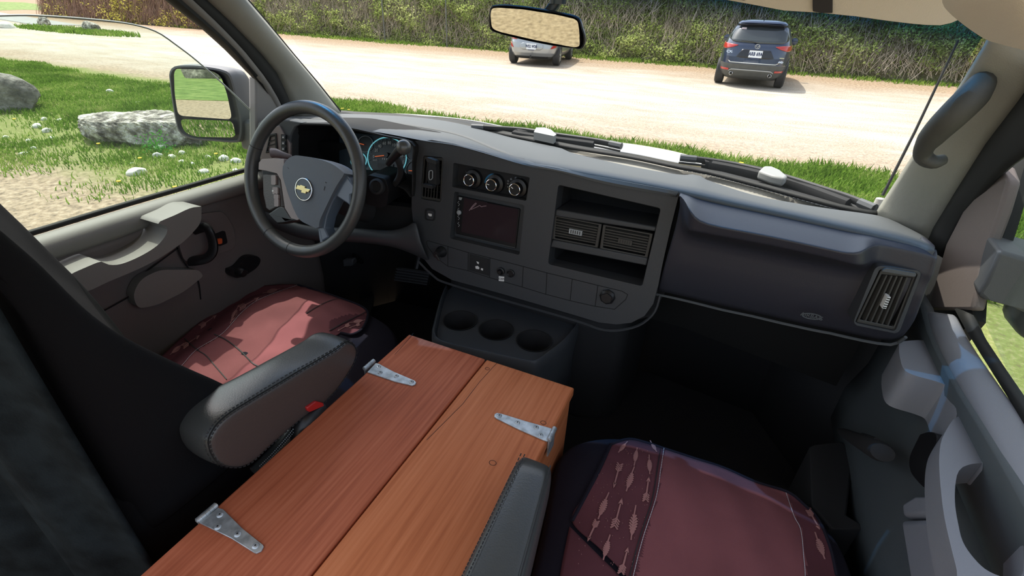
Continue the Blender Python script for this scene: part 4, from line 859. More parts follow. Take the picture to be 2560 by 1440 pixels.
# --- sun visor with elastic bands, headliner edge, pillar top
VZ = plane_fn((0, .97, 1.8), (0, 1, .35))
g = G(); vis = cF((-480, -210), (-480, -28), (-200, 22), (0, 60), (200, 72), (400, 92), (600, 120), (720, 134), (800, 141), (880, 143), (940, 130), (1000, 104), (1040, 60), (1060, -210))
F = [W(a, b, pl=VZ) for a, b in vis]; nn = VZ[1] if VZ[1].y > 0 else -VZ[1]; g.prism(F, [p+nn*.022 for p in F])
obj('sun_visor', fixn(g.geo()), M['head'], bevel=.010, seg=4, label='beige cloth sun visor folded up over the windshield', cat='sun visor')
for (a, b_, lab, yb) in [(157, 275, 'black elastic band around the beige visor, right of the dark car', 74), (-258, -215, 'black elastic band around the beige visor above the dark car', 6)]:
    pts = cF((a, -205), (a+5, yb-8), ((a+b_)/2, yb+1), (b_-2, yb+1), (b_, -205)) if a > 0 else cF((a, -205), (a+2, yb-3), (b_, yb+1), (b_, -205))
    g = G(); F = [W(x, y, pl=(VZ[0]-nn*.006, VZ[1])) for x, y in pts]; g.prism(F, [p+nn*.034 for p in F]); obj('visor_band', fixn(g.geo()), M['rubber'], bevel=.003, label=lab, cat='band')
g = G(); hl = [[W(a, b, y=.72) for a, b in cF((920, -60), (935, 5), (1010, 60), (1100, 125), (1180, 165), (1250, 172))], [W(a, b, y=.70) for a, b in cF((940, -60), (1000, 20), (1080, 90), (1160, 150), (1215, 190), (1262, 172))],
     [W(a, b, y=.66) for a, b in cF((1010, -60), (1090, 10), (1180, 80), (1240, 140), (1275, 185), (1300, 215))], [W(a, b, y=.62) for a, b in cF((1150, -80), (1210, 0), (1280, 80), (1330, 150), (1350, 200), (1360, 240))],
     [W(a, b, y=.55) for a, b in cF((1400, -120), (1450, 0), (1470, 90), (1500, 160), (1540, 220), (1580, 300))]]
rows(hl, g); obj('trim_4', g.geo(), M['head'], solid=.02, soff=0, sub=2, label='padded beige headliner roll above the passenger pillar', cat='trim', kind='structure')
g = G(); vd = [(-1.18, .93, 1.80), (-.62, .99, 1.81), (-.60, .90, 1.90), (-1.16, .84, 1.89)]; vd = [Vector(p) for p in vd]; g.prism(vd, [p+Vector((0, .02, .012)) for p in vd])  # added out of view to stop sun reaching the box end
obj('sun_visor', fixn(g.geo()), M['head'], bevel=.008, seg=3, label='unseen beige visor added above the driver to keep sun off the box', cat='sun visor')
# --- rear-view mirror
RM = empty('rear_view_mirror', W(1345, 70, y=.98), 'black rear-view mirror hanging from the windshield', 'mirror')
ro = smoothline(cD((62, 130), (75, 65), (95, 47), (200, 42), (380, 60), (560, 92), (700, 122), (745, 155), (765, 215), (782, 270), (780, 330), (750, 368), (700, 362), (560, 345), (330, 300), (120, 245), (72, 215), (62, 130)), 80)[:-1]
rg = roundpoly(cD((78, 110), (88, 62), (130, 57), (320, 70), (560, 108), (700, 140), (728, 160), (740, 240), (742, 345), (700, 352), (420, 300), (150, 238), (88, 212)), 10)
rpl = plane_fn(W(1345, 70, y=.98), (.25, -1, -.14)); nb2 = -rpl[1] if rpl[1].y < 0 else rpl[1]
F = [W(a, b, pl=rpl) for a, b in ro]; cc = sum(F, Vector())/len(F); g = G()
rows([[cc+(p-cc)*.94+nb2*.006 for p in F], [cc+(p-cc)*.97 for p in F], [p+nb2*.002 for p in F], [cc+(p-cc)*1.01+nb2*.012 for p in F], [cc+(p-cc)*.92+nb2*.028 for p in F], [cc+(p-cc)*.5+nb2*.038 for p in F], [cc+(p-cc)*.02+nb2*.040 for p in F]], g, closed=True)
obj('housing', fixn(g.geo()), M['black'], RM)
g = G(); pplate(rg, rpl, .0012, .004, g=g); obj('mirror_glass', fixn(g.geo()), M['rearmirror'], RM, smooth=False)
g = G(); a = cc+nb2*.035+Vector((.01, 0, .012)); b_ = W(1395, -8, y=1.02); c_ = W(1380, -30, y=1.07); g.tube([a, a.lerp(b_, .6)+Vector((0, .01, .0)), b_, c_], [.010, .011, .012, .012], 10); g.lathe(b_, (0, 0, 1), [(-.012, .016), (.012, .016)], 12)
obj('mounting_arm', g.geo(), mat('arm plastic', (.03, .045, .06), .3), RM)

# --- outside at the windshield foot: cowl, hood, wipers, antenna
def cw(i): f = i/40; return min(1, max(0, (abs(f-.52)-.12)/.06))       # 0 in the middle, where the hood shows up to the glass
cow = [[p+Vector((0, .02, -.006)) for p in base], [p+Vector((0, .05+.05*cw(i), -.014-.004*cw(i))) for i, p in enumerate(base)], [p+Vector((0, .09+.20*cw(i), -.021-.036*cw(i))) for i, p in enumerate(base)]]
g = G(); rows(cow, g); obj('cowl_panel', g.geo(), M['blackmatt'], solid=.004, label='black plastic cowl below the wipers', cat='cowl')
hood = [[p+Vector((0, .095+.20*cw(i), -.024-.036*cw(i))) for i, p in enumerate(base)]]
hc = smoothline([(846, 288), (1000, 291), (1180, 318), (1300, 336), (1440, 352), (1556, 361), (1640, 374), (1701, 387), (1800, 418), (1929, 462), (2107, 516), (2200, 536)], 41)
cr0 = [W(a, b, y=p.y+.42) for (a, b), p in zip(hc, base)]; hood.append([p.lerp(q, .6)+Vector((0, 0, .004)) for p, q in zip(hood[0], cr0)]); hood.append(cr0)
for dy, dz in ((.14, -.045), (.30, -.14), (.45, -.32), (.52, -.65)): hood.append([p+Vector((0, dy, dz)) for p in cr0])
g = G(); rows(hood, g); obj('hood', g.geo(), M['vanwhite'], solid=.01, sub=1, label='white van hood just beyond the wipers', cat='hood')
def wiper(pts, zz, wd, label, clip):
    root = empty('wiper', W(*pts[len(pts)//2], z=zz), label, 'wiper', 'windshield wipers'); P = [W(a, b, z=zz) for a, b in smoothline(pts, 26)]
    g = G(); g.tube(P, wd, 8, flat=1.3); obj('blade_spine', g.geo(), M['rubber'], root)
    g = G(); g.tube([p-Vector((0, .012, .012)) for p in P], wd*.45, 6); obj('rubber_blade', g.geo(), M['seal'], root)
    c0, c1 = clip; g = G(); f = [W(a, b, z=zz+.018) for a, b in c0]; g.prism(f, [p-Vector((0, 0, .024)) for p in f]); obj('arm_clip', fixn(g.geo()), mat('grey clip', (.30, .30, .285), .45), root, bevel=.006, seg=3)
    A = [W(a, b, z=zz-.012) for a, b in c1]; g = G(); g.tube([tuple(p) for p in smoothline([tuple(p) for p in A], 14)], [.012]*14, 8, flat=1.4); obj('wiper_arm', g.geo(), M['blackmatt'], root)
    for e_ in ((P[0], P[2]), (P[-3], P[-1])): obj('end_cap', G().tube(e_, wd*1.45, 8).geo(), M['mirrorh'], root)
wiper(cN((80, 118), (300, 130), (600, 150), (800, 178), (1000, 210), (1250, 245), (1450, 275), (1680, 322)), 1.385, .0075, 'left windshield wiper with its grey clip, nearest the steering wheel', (cN((745, 170), (770, 122), (860, 122), (930, 145), (985, 195), (960, 215), (850, 192)), cN((850, 205), (700, 200), (560, 190), (540, 205), (850, 255), (1200, 300), (1380, 325))))
wiper(cQ((220, 125), (450, 150), (700, 190), (900, 235), (1100, 285), (1300, 345), (1500, 410), (1750, 490), (2000, 590)), 1.375, .0075, 'right windshield wiper with its grey clip, nearest the passenger pillar', (cQ((940, 240), (985, 198), (1060, 200), (1140, 235), (1205, 290), (1180, 312), (1060, 285)), cQ((1060, 285), (700, 215), (500, 200), (400, 185), (700, 240), (1200, 360), (1750, 560))))
g = G(); a = W(2196, 522, y=1.62); b_ = W(2207, 488, y=1.62); c_ = W(2207, 475, y=1.62); d_ = W(2396, 100, y=1.62); an = empty('antenna', a, 'thin black whip antenna on the right front fender', 'antenna')
g.lathe(a-Vector((0, 0, .03)), (b_-a), [(0, .020), ((b_-a).length+.02, .011)], 12); obj('antenna_base', g.geo(), mat('antenna base', (.40, .38, .34), .5), an)
g = G(); g.tube([b_, a.lerp(d_, .5), d_], [.0042, .0034, .0026], 6); obj('whip', g.geo(), M['rubber'], an)
fen = G(); rows([[Vector((.40, 1.25, 1.33)), Vector((.50, 1.25, 1.22)), Vector((.56, 1.25, .9))], [Vector((.38, 1.62, 1.28)), Vector((.50, 1.66, 1.16)), Vector((.56, 1.66, .85))], [Vector((.30, 2.15, 1.03)), Vector((.45, 2.2, .95)), Vector((.52, 2.2, .7))]], fen)
obj('fender', fen.geo(), M['vanwhite'], solid=.01, sub=2, label='white front fender below the antenna', cat='fender')

# --- floor, firewall, lower body
g = G(); g.prism([(-1.32, -.3, .62), (.46, -.3, .62), (.46, 1.15, .62), (.30, 1.45, .62), (-1.15, 1.45, .62), (-1.32, 1.2, .62)], [(-1.32, -.3, .56), (.46, -.3, .56), (.46, 1.15, .56), (.30, 1.45, .56), (-1.15, 1.45, .56), (-1.32, 1.2, .56)])
obj('floor', fixn(g.geo()), M['carpet'], label='black carpeted van floor', cat='floor', kind='structure')
g = G(); rows([[(-1.34, 1.15, .58), (-1.2, 1.42, .58), (-.42, 1.50, .58), (.28, 1.40, .58), (.44, 1.12, .58)], [(-1.34, 1.18, .95), (-1.2, 1.44, .95), (-.42, 1.52, .95), (.28, 1.42, .95), (.44, 1.14, .95)], [(-1.34, 1.25, 1.34), (-1.22, 1.42, 1.34), (-.42, 1.54, 1.34), (.28, 1.32, 1.34), (.42, 1.14, 1.34)]], g)
g.v = [Vector(v) for v in g.v]; obj('wall_front', g.geo(), M['under'], solid=.02, label='black firewall of the footwell', cat='wall', kind='structure')
g = G(); g.box((-1.40, -.3, .45), (-1.335, 1.25, 1.18)); obj('wall_left', g.geo(), M['blackmatt'], label='dark body side below the driver door', cat='wall', kind='structure')
g = G(); g.box((.465, -.3, .45), (.52, 1.1, 1.15)); obj('wall_right', g.geo(), M['blackmatt'], label='dark body side below the passenger door', cat='wall', kind='structure')

g = G(); jb = plane_fn((.47, 1.1, 1.3), (1, 0, 0)); pplate([(2290, 540), (2345, 540), (2420, 520), (2440, 640), (2430, 800), (2380, 860), (2250, 900), (2200, 800)], jb, 0, .02, g=g)
obj('trim_5', fixn(g.geo()), M['seal'], label='dark door jamb between dashboard end and passenger door', cat='trim', kind='structure')
# ================================================================ DASHBOARD
DB = empty('dashboard', (-.42, 1.1, .95), 'dark grey plastic dashboard running the width of the van', 'dashboard')
PL = plane_fn((0, 1.02, 1.2), (0, -1, .10)); PN = PL[1] if PL[1].y < 0 else -PL[1]
def on(d): return (PL[0]+PN*d, PL[1])
NC = 80
crease = smoothline([(690, 293), (730, 294), (820, 299), (932, 303), (1060, 320), (1156, 341), (1251, 380), (1347, 412), (1521, 444), (1698, 477), (1830, 506), (1983, 539), (2090, 563), (2183, 584), (2290, 610), (2337, 628)], NC)
padedge = smoothline([(700, 300), (740, 292), (800, 286), (848, 284), (1000, 290), (1100, 300), (1180, 316), (1275, 343), (1394, 368), (1418, 378), (1465, 391), (1582, 417), (1699, 437), (1718, 434), (1756, 441), (1768, 450), (1886, 488), (1995, 509), (2077, 522), (2203, 540), (2255, 562), (2312, 592)], NC)
browlow = smoothline([(690, 306), (760, 309), (828, 311), (880, 321), (960, 333), (1060, 352), (1132, 362), (1208, 382), (1312, 413), (1399, 430), (1521, 462), (1690, 493)], 40)
def sel(line, t): return line
PE = [W(a, b, z=1.372) for a, b in padedge]; CR = [W(a, b, z=1.430) for a, b in crease]
mid = [p.lerp(q, .5)+Vector((0, 0, .003)) for p, q in zip(PE, CR)]; q4 = [p.lerp(q, .90)+Vector((0, 0, .0025)) for p, q in zip(PE, CR)]; q2_ = [p.lerp(q, .10)+Vector((0, 0, .002)) for p, q in zip(PE, CR)]
und = [p+Vector((0, .05, -.02)) for p in PE]
obj('top_pad', rows([und, PE, q2_, mid, q4, CR]).geo(), M['dashtop'], DB, solid=.012, soff=-1)
# brow band over panel and gauges
cr2 = smoothline([(690, 294), (730, 295), (820, 300), (932, 304), (1060, 321), (1156, 342), (1251, 381), (1347, 413), (1521, 445), (1697, 478)], 40)
C2 = [W(a, b, z=1.4285) for a, b in cr2]; BL = [W(a, b, pl=on(.018)) for a, b in browlow]
B1 = [p.lerp(q, .35)+Vector((0, -.006, .006)) for p, q in zip(C2, BL)]; B2 = [p.lerp(q, .75)+Vector((0, -.006, .004)) for p, q in zip(C2, BL)]; B3 = [p+Vector((0, .05, -.012)) for p in BL]
obj('brow', rows([[p+Vector((0, .006, -.008)) for p in C2], C2, B1, B2, BL, B3]).geo(), M['dashtop'], DB, solid=.008, soff=-1)
# defroster tray lying between pad and glass
tb = smoothline([(1270, 338), (1404, 361), (1465, 373), (1582, 392), (1699, 417), (1763, 428), (1886, 460), (1995, 490), (2077, 512), (2190, 534)], 40); tf = smoothline([(1280, 346), (1394, 368), (1418, 378), (1465, 391), (1582, 418), (1699, 440), (1756, 446), (1768, 452), (1886, 490), (1995, 511), (2077, 524), (2180, 538)], 40)
T0 = [W(a, b+1, z=1.366) for a, b in tb]; T1 = [W(a, b+6, z=1.352) for a, b in tf]
obj('defroster_tray', rows([T0, [p.lerp(q, .40)+Vector((0, 0, .003)) for p, q in zip(T0, T1)], [p.lerp(q, .5)-Vector((0, 0, .004)) for p, q in zip(T0, T1)], T1]).geo(), M['tray'], DB, solid=.004, soff=-1, label='light grey defroster tray')
vg = G()
for i in range(34):
    t = .48+i*.0125; k_ = t*39; p = W(*(np.array(tb[int(k_)])*(1-(k_ % 1))+np.array(tb[min(39, int(k_)+1)])*(k_ % 1)+np.array((0, 7))), z=1.368); vg.box(p+Vector((-.006, -.006, 0)), p+Vector((.004, .008, .0015)))
obj('defroster_slots', vg.geo(), M['dashtop'], DB, smooth=False)

# --- centre panel
vL = cC((168, 82), (312, 98), (295, 420), (148, 396)); hv = cC((385, 135), (935, 240), (910, 410), (375, 310)); rd = cC((392, 340), (898, 440), (862, 800), (358, 680)); stg = cC((1140, 292), (1880, 462), (1745, 1025), (1065, 865))
panel = [(1031, 352), (1030, 440), (1029, 520), (1036, 585), (1050, 635), (1080, 672), (1130, 700), (1250, 733), (1434, 787), (1497, 806), (1540, 811), (1578, 807), (1611, 790), (1633, 760), (1645, 715), (1655, 665), (1677, 568), (1697, 488), (1600, 472), (1521, 459), (1399, 428), (1312, 410), (1208, 379), (1132, 359), (1080, 350)]
g = G(); pplate(panel, on(.010), 0, .045, [roundpoly(vL, 6), roundpoly(hv, 4), roundpoly(rd, 6), roundpoly(stg, 8)], g=g)
obj('centre_panel', fixn(g.geo()), M['dash'], DB, bevel=.004, seg=3)
pb = [W(a, b, pl=on(.0)) for a, b in [(1020, 345), (1018, 520), (1024, 600), (1050, 662), (1125, 712), (1434, 800), (1540, 826), (1622, 805), (1660, 740), (1705, 488), (1500, 455), (1200, 380)]]
g = G(); g.prism([p-PN*.03 for p in pb], [p-PN*.10 for p in pb]); 
obj('panel_rim', fixn(G().prism([p-PN*.034 for p in pb], [p-PN*.045 for p in pb], 0, [([W(a, b, pl=on(-.034)) for a, b in q], [W(a, b, pl=on(-.034))-PN*.011 for a, b in q]) for q in (roundpoly(hv, 4), roundpoly(rd, 6), roundpoly(stg, 8), roundpoly(vL, 6))]).geo()), M['blackmatt'], DB, bevel=.004)
g = G(); P = [W(a, b, pl=on(-.012)) for a, b in smoothline([(1045, 652), (1080, 686), (1130, 712), (1434, 800), (1497, 822), (1545, 826), (1600, 812), (1636, 780), (1650, 738)], 50)]; g.tube(P, .0035, 6); obj('panel_trim_bead', g.geo(), M['dash'], DB)
def well(pts, d0, depth, m, name, parent, back=True):
    A = [W(a, b, pl=on(d0)) for a, b in pts]; B = [p-PN*depth for p in A]; g = G(); n = len(A); rows([A, B], g, closed=True)
    if back: g.add(B, [tuple(range(n))])
    return obj(name, g.geo(), m, parent, smooth=False, solid=.002, soff=0)
def quad_at(c4, u, v): return c4[0].lerp(c4[1], u).lerp(c4[3].lerp(c4[2], u), v)
def vent(name, c4px, pl_off, nh, nv, parent, frame=.006, horiz_front=True, plane=None, m=None, deep=.05):
    """slatted air vent in the four-cornered outline"""
    pl = plane or on(pl_off); n_ = pl[1] if pl[1].dot(CAM-pl[0]) > 0 else -pl[1]
    c4 = [W(a, b, pl=pl) for a, b in c4px]; m = m or M['black']
    g = G(); cen = sum(c4, Vector())/4; inner = [p+(cen-p).normalized()*frame*1.4 for p in c4]
    g.prism(c4, [p-n_*.012 for p in c4], 0, [(inner, [p-n_*.012 for p in inner])]); vn = obj(name, fixn(g.geo()), m, parent, bevel=.0015)
    g = G(); rows([inner, [p-n_*deep for p in inner]], g, closed=True); g.add([p-n_*deep for p in inner], [(0, 1, 2, 3)]); obj('duct', g.geo(), M['gap'], vn, smooth=False)
    ex = (c4[1]-c4[0]).normalized(); ey = (c4[3]-c4[0]).normalized(); g = G(); ci = inner
    for k in range(1, nh+1):
        v = k/(nh+1); a, b = quad_at(ci, 0, v), quad_at(ci, 1, v); h = ey*.0012; d = n_*.012+ey*.005
        g.prism([a-h, b-h, b+h, a+h], [a-h-d, b-h-d, b+h-d, a+h-d])
    obj('slats', g.geo(), m, vn, smooth=False)
    g = G()
    for k in range(1, nv+1):
        u = k/(nv+1); a, b = quad_at(ci, u, 0)-n_*.016, quad_at(ci, u, 1)-n_*.016; h = ex*.001; d = n_*.012
        g.prism([a-h, a+h, b+h, b-h], [a-h-d, a+h-d, b+h-d, b-h-d])
    obj('vanes', g.geo(), m, vn, smooth=False); return vn, ci, ex, ey, n_
ventm_ = 0; ventm = mat('vent plastic', (.040, .038, .034), .5)
# left centre vent with the phone clip
vn, *_ = vent('air_vent', cC((150, 393), (172, 86), (310, 102), (294, 417)), .006, 5, 6, DB, m=ventm)
PC = empty('phone_clip', W(*cC((222, 215))[0], pl=on(.03)), 'black phone holder clipped onto the vent left of the knobs', 'phone holder')
g = G(); pplate(roundpoly(cC((205, 110), (255, 125), (262, 300), (215, 310), (195, 260)), 5), on(.026), 0, .018, g=g); obj('clip_body', fixn(g.geo()), M['blackmatt'], PC, bevel=.003)
for q_, o_ in (((188, 95), (258, 120), (262, 150), (190, 128)), .040), (((150, 285), (235, 300), (235, 325), (152, 308)), .042): obj('jaw', fixn(pplate(roundpoly(cC(*q_), 4), on(o_), 0, .016, g=G()).geo()), M['rubber'], PC, bevel=.003)
g = G(); ring_ = [W(a, b, pl=on(.0275)) for a, b in roundpoly(cC((210, 192), (235, 190), (234, 250), (214, 262), (208, 240)), 4, 3)]; g.tube(ring_, .0012, 5, closed=True); obj('outline', g.geo(), M['grey'], PC)
# unlock button
g = G(); pplate(roundpoly(cC((180, 462), (252, 472), (250, 556), (178, 548)), 7), on(.0125), 0, .004, g=g); bt = obj('door_lock_switch', fixn(g.geo()), M['blackmatt'], DB, bevel=.001)
g = G(); pplate(roundpoly(cC((192, 476), (240, 484), (238, 546), (190, 538)), 5), on(.0160), 0, .004, g=g); bk = obj('switch_button', fixn(g.geo()), M['dash'], bt, bevel=.001)
g = G(); pplate(cC((203, 500), (228, 504), (228, 520), (215, 521), (203, 512)), on(.0166), 0, .0008, g=g); obj('switch_symbol', g.geo(), M['white'], bt, smooth=False)
# climate panel
CPn = obj('climate_panel', fixn(pplate(hv, on(-.018), 0, .006, g=G()).geo()), M['blackmatt'], DB)
well(roundpoly(hv, 4), .004, .026, M['blackmatt'], 'climate_recess', DB, back=False)
dM = -.018
for (x, y, ang) in [(572, 678, -40), (1192, 812, 190), (1840, 935, 215)]:
    px, py = cM((x, y))[0]; tip = W(px, py, pl=on(.014)); basec = tip-PN*.030
    g = G(); g.lathe(basec, PN, [(0, .0235), (.010, .0225), (.012, .0150), (.029, .0135), (.0315, .0125)], 30); kb = obj('control_knob', g.geo(), M['black'], DB)
    g = G(); g.lathe(tip-PN*.0015, PN, [(0, .0150), (.0022, .0150), (.0030, .0138), (.0022, .0122)], 36, capa=False, capb=False); obj('knob_ring', g.geo(), M['chrome'], kb, label='chrome ring')
    a = math.radians(ang); d = Vector((math.cos(a), 0, -math.sin(a))); g = G(); c = tip+PN*.0020+d*.0072; e = PN.cross(d); g.prism([c-d*.003-e*.0009, c+d*.003-e*.0009, c+d*.003+e*.0009, c-d*.003+e*.0009], [q-PN*.002 for q in (c-d*.003-e*.0009, c+d*.003-e*.0009, c+d*.003+e*.0009, c-d*.003+e*.0009)]); obj('pointer_mark', g.geo(), M['white'], kb, smooth=False)
def ppath(pts, off, w, m, name, parent, n=24, sm=True):
    P = [W(a, b, pl=on(off)) for a, b in (smoothline(pts, n) if sm else pts)]; return obj(name, ribbon(P, w, PN).geo(), m, parent, smooth=False)
ppath(cM((1030, 750), (1050, 650), (1120, 560), (1200, 515), (1270, 510)), dM+.0006, .0042, M['blue'], 'cold_scale', DB)
ppath(cM((1270, 512), (1360, 545), (1430, 620), (1480, 720), (1495, 850)), dM+.0006, .0042, M['redp'], 'warm_scale', DB)
g = G()
for (x, y, w, h, r) in [(500, 440, 8, 22, -.3), (600, 398, 8, 22, -.1), (712, 420, 10, 24, .1), (808, 505, 14, 22, .3)]:
    c = W(*cM((x, y))[0], pl=on(dM+.0006)); g.box(c-Vector((w*.00005, .0004, h*.00005)), c+Vector((w*.00005, .0004, h*.00005)))
for (x, y, s) in [(1665, 855, 18), (1665, 765, 24), (1670, 690, 22), (1752, 640, 26), (1880, 610, 28), (2000, 630, 28), (2105, 715, 28), (2165, 845, 28)]:
    P = [W(a, b, pl=on(dM+.0006)) for a, b in cM(*[(x+s*math.cos(q), y+s*.9*math.sin(q)) for q in np.linspace(.3, 5.4, 9)])]; ribbon(P, .0008, PN, g=g)
    P = [W(a, b, pl=on(dM+.0006)) for a, b in cM((x-s*.5, y+s*.3), (x, y-s*.2), (x+s*.9, y+s*.8))]; ribbon(P, .0008, PN, g=g)
P = [W(a, b, pl=on(dM+.0006)) for a, b in smoothline(cM((1710, 770), (1760, 710), (1860, 670)), 9)]; ribbon(P, .0008, PN, g=g)
obj('control_symbols', g.geo(), M['grey'], DB, smooth=False)
# radio with its frame
RD = obj('radio', fixn(pplate(roundpoly(rd, 5), on(-.014), 0, .02, g=G()).geo()), M['dash'], DB, bevel=.002)
well(roundpoly(rd, 6), .004, .022, M['dash'], 'radio_recess', DB, back=False)
g = G(); pplate(roundpoly(cC((412, 372), (862, 468), (830, 758), (400, 640)), 4), on(-.008), 0, .008, g=g); obj('radio_body', fixn(g.geo()), M['black'], RD, bevel=.0015)
g = G(); pplate(roundpoly(cC((462, 388), (852, 472), (828, 718), (440, 632)), 3), on(-.0065), 0, .003, g=g); obj('radio_screen', fixn(g.geo()), M['screen'], RD, smooth=False, label='dark glossy touch screen')
g = G(); pplate(cC((415, 376), (440, 382), (428, 640), (402, 632)), on(-.0066), 0, .002, g=g)
obj('button_strip', g.geo(), M['black'], RD)
g = G()
for y in (430, 480, 530, 580): 
    P = [W(a, b, pl=on(-.0058)) for a, b in cC((425, y-18), (415, y-8), (430, y+4), (420, y+16))]; ribbon(P, .0011, PN, g=g)
c = W(*cC((427, 492))[0], pl=on(-.006)); g.lathe(c, PN, [(0, .0065), (.004, .006), (.005, .004)], 16); pplate(cC((425, 382), (448, 387), (440, 405), (424, 400)), on(-.0062), 0, .001, g=g)
obj('side_buttons', g.geo(), M['grey'], RD, smooth=False)
g = G(); P = [W(a, b, pl=on(-.0056)) for a, b in smoothline(cC((498, 480), (520, 450), (545, 425), (548, 432), (510, 468), (520, 468), (560, 450), (575, 442), (585, 452), (600, 448), (622, 446)), 40)]; ribbon(P, .0016, PN, g=g); obj('screen_scribble', g.geo(), mat('faint scratch', (.30, .20, .22), .6), RD, smooth=False)
g = G(); pplate(cC((400, 645), (830, 745), (828, 752), (400, 652)), on(-.0076), 0, .001, g=g); obj('lower_line', g.geo(), M['dash'], RD, smooth=False)
# right hand shelves and twin vents
well(roundpoly(stg, 8), .004, .16, M['blackmatt'], 'storage_bin', DB)
def bar(c4, d0, depth, m, name):
    g = G(); pplate(cC(*c4), on(d0), 0, depth, g=g); return obj(name, fixn(g.geo()), m, DB, bevel=.003)
bar([(1122, 470), (1848, 598), (1838, 632), (1116, 520)], .004, .14, M['dash'], 'shelf'); bar([(1098, 690), (1785, 822), (1775, 878), (1080, 742)], .004, .14, M['dash'], 'shelf')
for c4, tab in [([(1108, 512), (1452, 578), (1424, 748), (1092, 684)], (1282, 648)), ([(1462, 580), (1822, 648), (1784, 822), (1436, 752)], None)]:
    vn, ci, ex, ey, n_ = vent('air_vent', cC(*c4), .000, 7, 6, DB, m=ventm)
    c = quad_at(ci, .5, .52)+n_*.003; g = G(); w_, h_ = .016, .006; g.prism([c+ex*x+ey*y for x, y in ((-w_, -h_), (w_, -h_), (w_, h_), (-w_, h_))], [c+ex*x+ey*y-n_*.012 for x, y in ((-w_, -h_), (w_, -h_), (w_, h_), (-w_, h_))])
    tb_ = obj('vent_tab', g.geo(), M['grey'] if tab else ventm, vn, smooth=False, label='light grey ribbed tab' if tab else None)
    g = G()
    for k in range(5): q = c+ex*(-.011+k*.0055)+n_*.0005; g.prism([q+ex*x+ey*y for x, y in ((-.001, -.004), (.001, -.004), (.001, .004), (-.001, .004))], [q+ex*x+ey*y-n_*.001 for x, y in ((-.001, -.004), (.001, -.004), (.001, .004), (-.001, .004))])
    obj('tab_marks', g.geo(), M['black'], tb_ if False else vn, smooth=False)
# lower switch strip: engraved outline and dividers
gs = G()
def eng(pts, w=.0016, sm=False, n=30):
    P = [W(a, b, pl=on(.0104)) for a, b in (smoothline(pts, n) if sm else pts)]; ribbon(P, w, PN, g=gs, th=.0002)
eng(cC((200, 696), (345, 738), (492, 782), (648, 820), (888, 882), (1058, 928), (1240, 972), (1425, 1018), (1600, 1060), (1640, 1085), (1625, 1120), (1545, 1190), (1400, 1168), (1225, 1128), (1050, 1082), (880, 1030), (645, 962), (490, 912), (345, 880), (260, 820), (200, 740), (190, 705), (200, 696)))
for a, b_ in [((345, 738), (345, 880)), ((492, 782), (490, 912)), ((648, 820), (645, 962)), ((888, 882), (880, 1030)), ((1058, 928), (1050, 1082)), ((1240, 972), (1225, 1128)), ((1425, 1018), (1405, 1168))]: eng(cC(a, b_))
obj('switch_blanks', gs.geo(), M['gap'], DB, smooth=False)
g = G(); c = W(*cC((300, 775))[0], pl=on(.012)); g.lathe(c, PN, [(0, .016), (.006, .015), (.012, .010), (.03, .009)], 20); g.tube([c+PN*.03, c+PN*.032+Vector((.012, 0, -.012))], .004, 6); obj('dimmer_knob', g.geo(), M['black'], DB)
g = G(); pplate(cC((500, 792), (640, 828), (638, 950), (498, 908)), on(.0115), 0, .002, g=g); sw = obj('traction_switch', g.geo(), M['blackmatt'], DB, smooth=False)
g = G(); pplate(cC((542, 880), (560, 878), (572, 892), (568, 902), (545, 898)), on(.0122), 0, .001, g=g); pplate(cC((550, 845), (568, 852), (566, 866), (556, 860)), on(.0122), 0, .001, g=g); pplate(cC((584, 894), (598, 898), (596, 912), (582, 906)), on(.0122), 0, .001, g=g); obj('switch_symbol', g.geo(), M['white'], sw, smooth=False)
for nm, x, y in (('camera_switch', 729, 915), ('socket', 799, 930)):
    c = W(*cC((x, y))[0], pl=on(.011)); g = G(); g.lathe(c, PN, [(0, .0105), (.005, .0105), (.006, .0075), (.004, .006), (.012, .0045)] if nm[0] == 'c' else [(0, .0105), (.004, .0105), (.005, .009), (.002, .007)], 20); obj(nm, g.geo(), M['black'], DB)
g = G(); pplate(cC((711, 952), (750, 956), (749, 990), (711, 986)), on(.0115), 0, .001, g=g); lb = obj('paper_label', g.geo(), M['white'], DB, smooth=False, label='white paper label')
g = G(); a, b_ = W(*cC((711, 970))[0], pl=on(.0120)), W(*cC((750, 974))[0], pl=on(.0120)); ex = (b_-a).normalized(); ey = PN.cross(ex); put_text(g, 'CAM', .0075, a.lerp(b_, .5), ex, ey, extrude=.0002); obj('label_text', g.geo(), M['black'], lb, smooth=False)
c = W(*cC((1495, 1098))[0], pl=on(.011)); g = G(); g.lathe(c, PN, [(0, .019), (.005, .019), (.008, .016), (.010, .014)], 8); g.lathe(c, PN, [(.0, .0155), (.013, .013)], 6); lt = obj('lighter_cap', g.geo(), M['black'], DB)

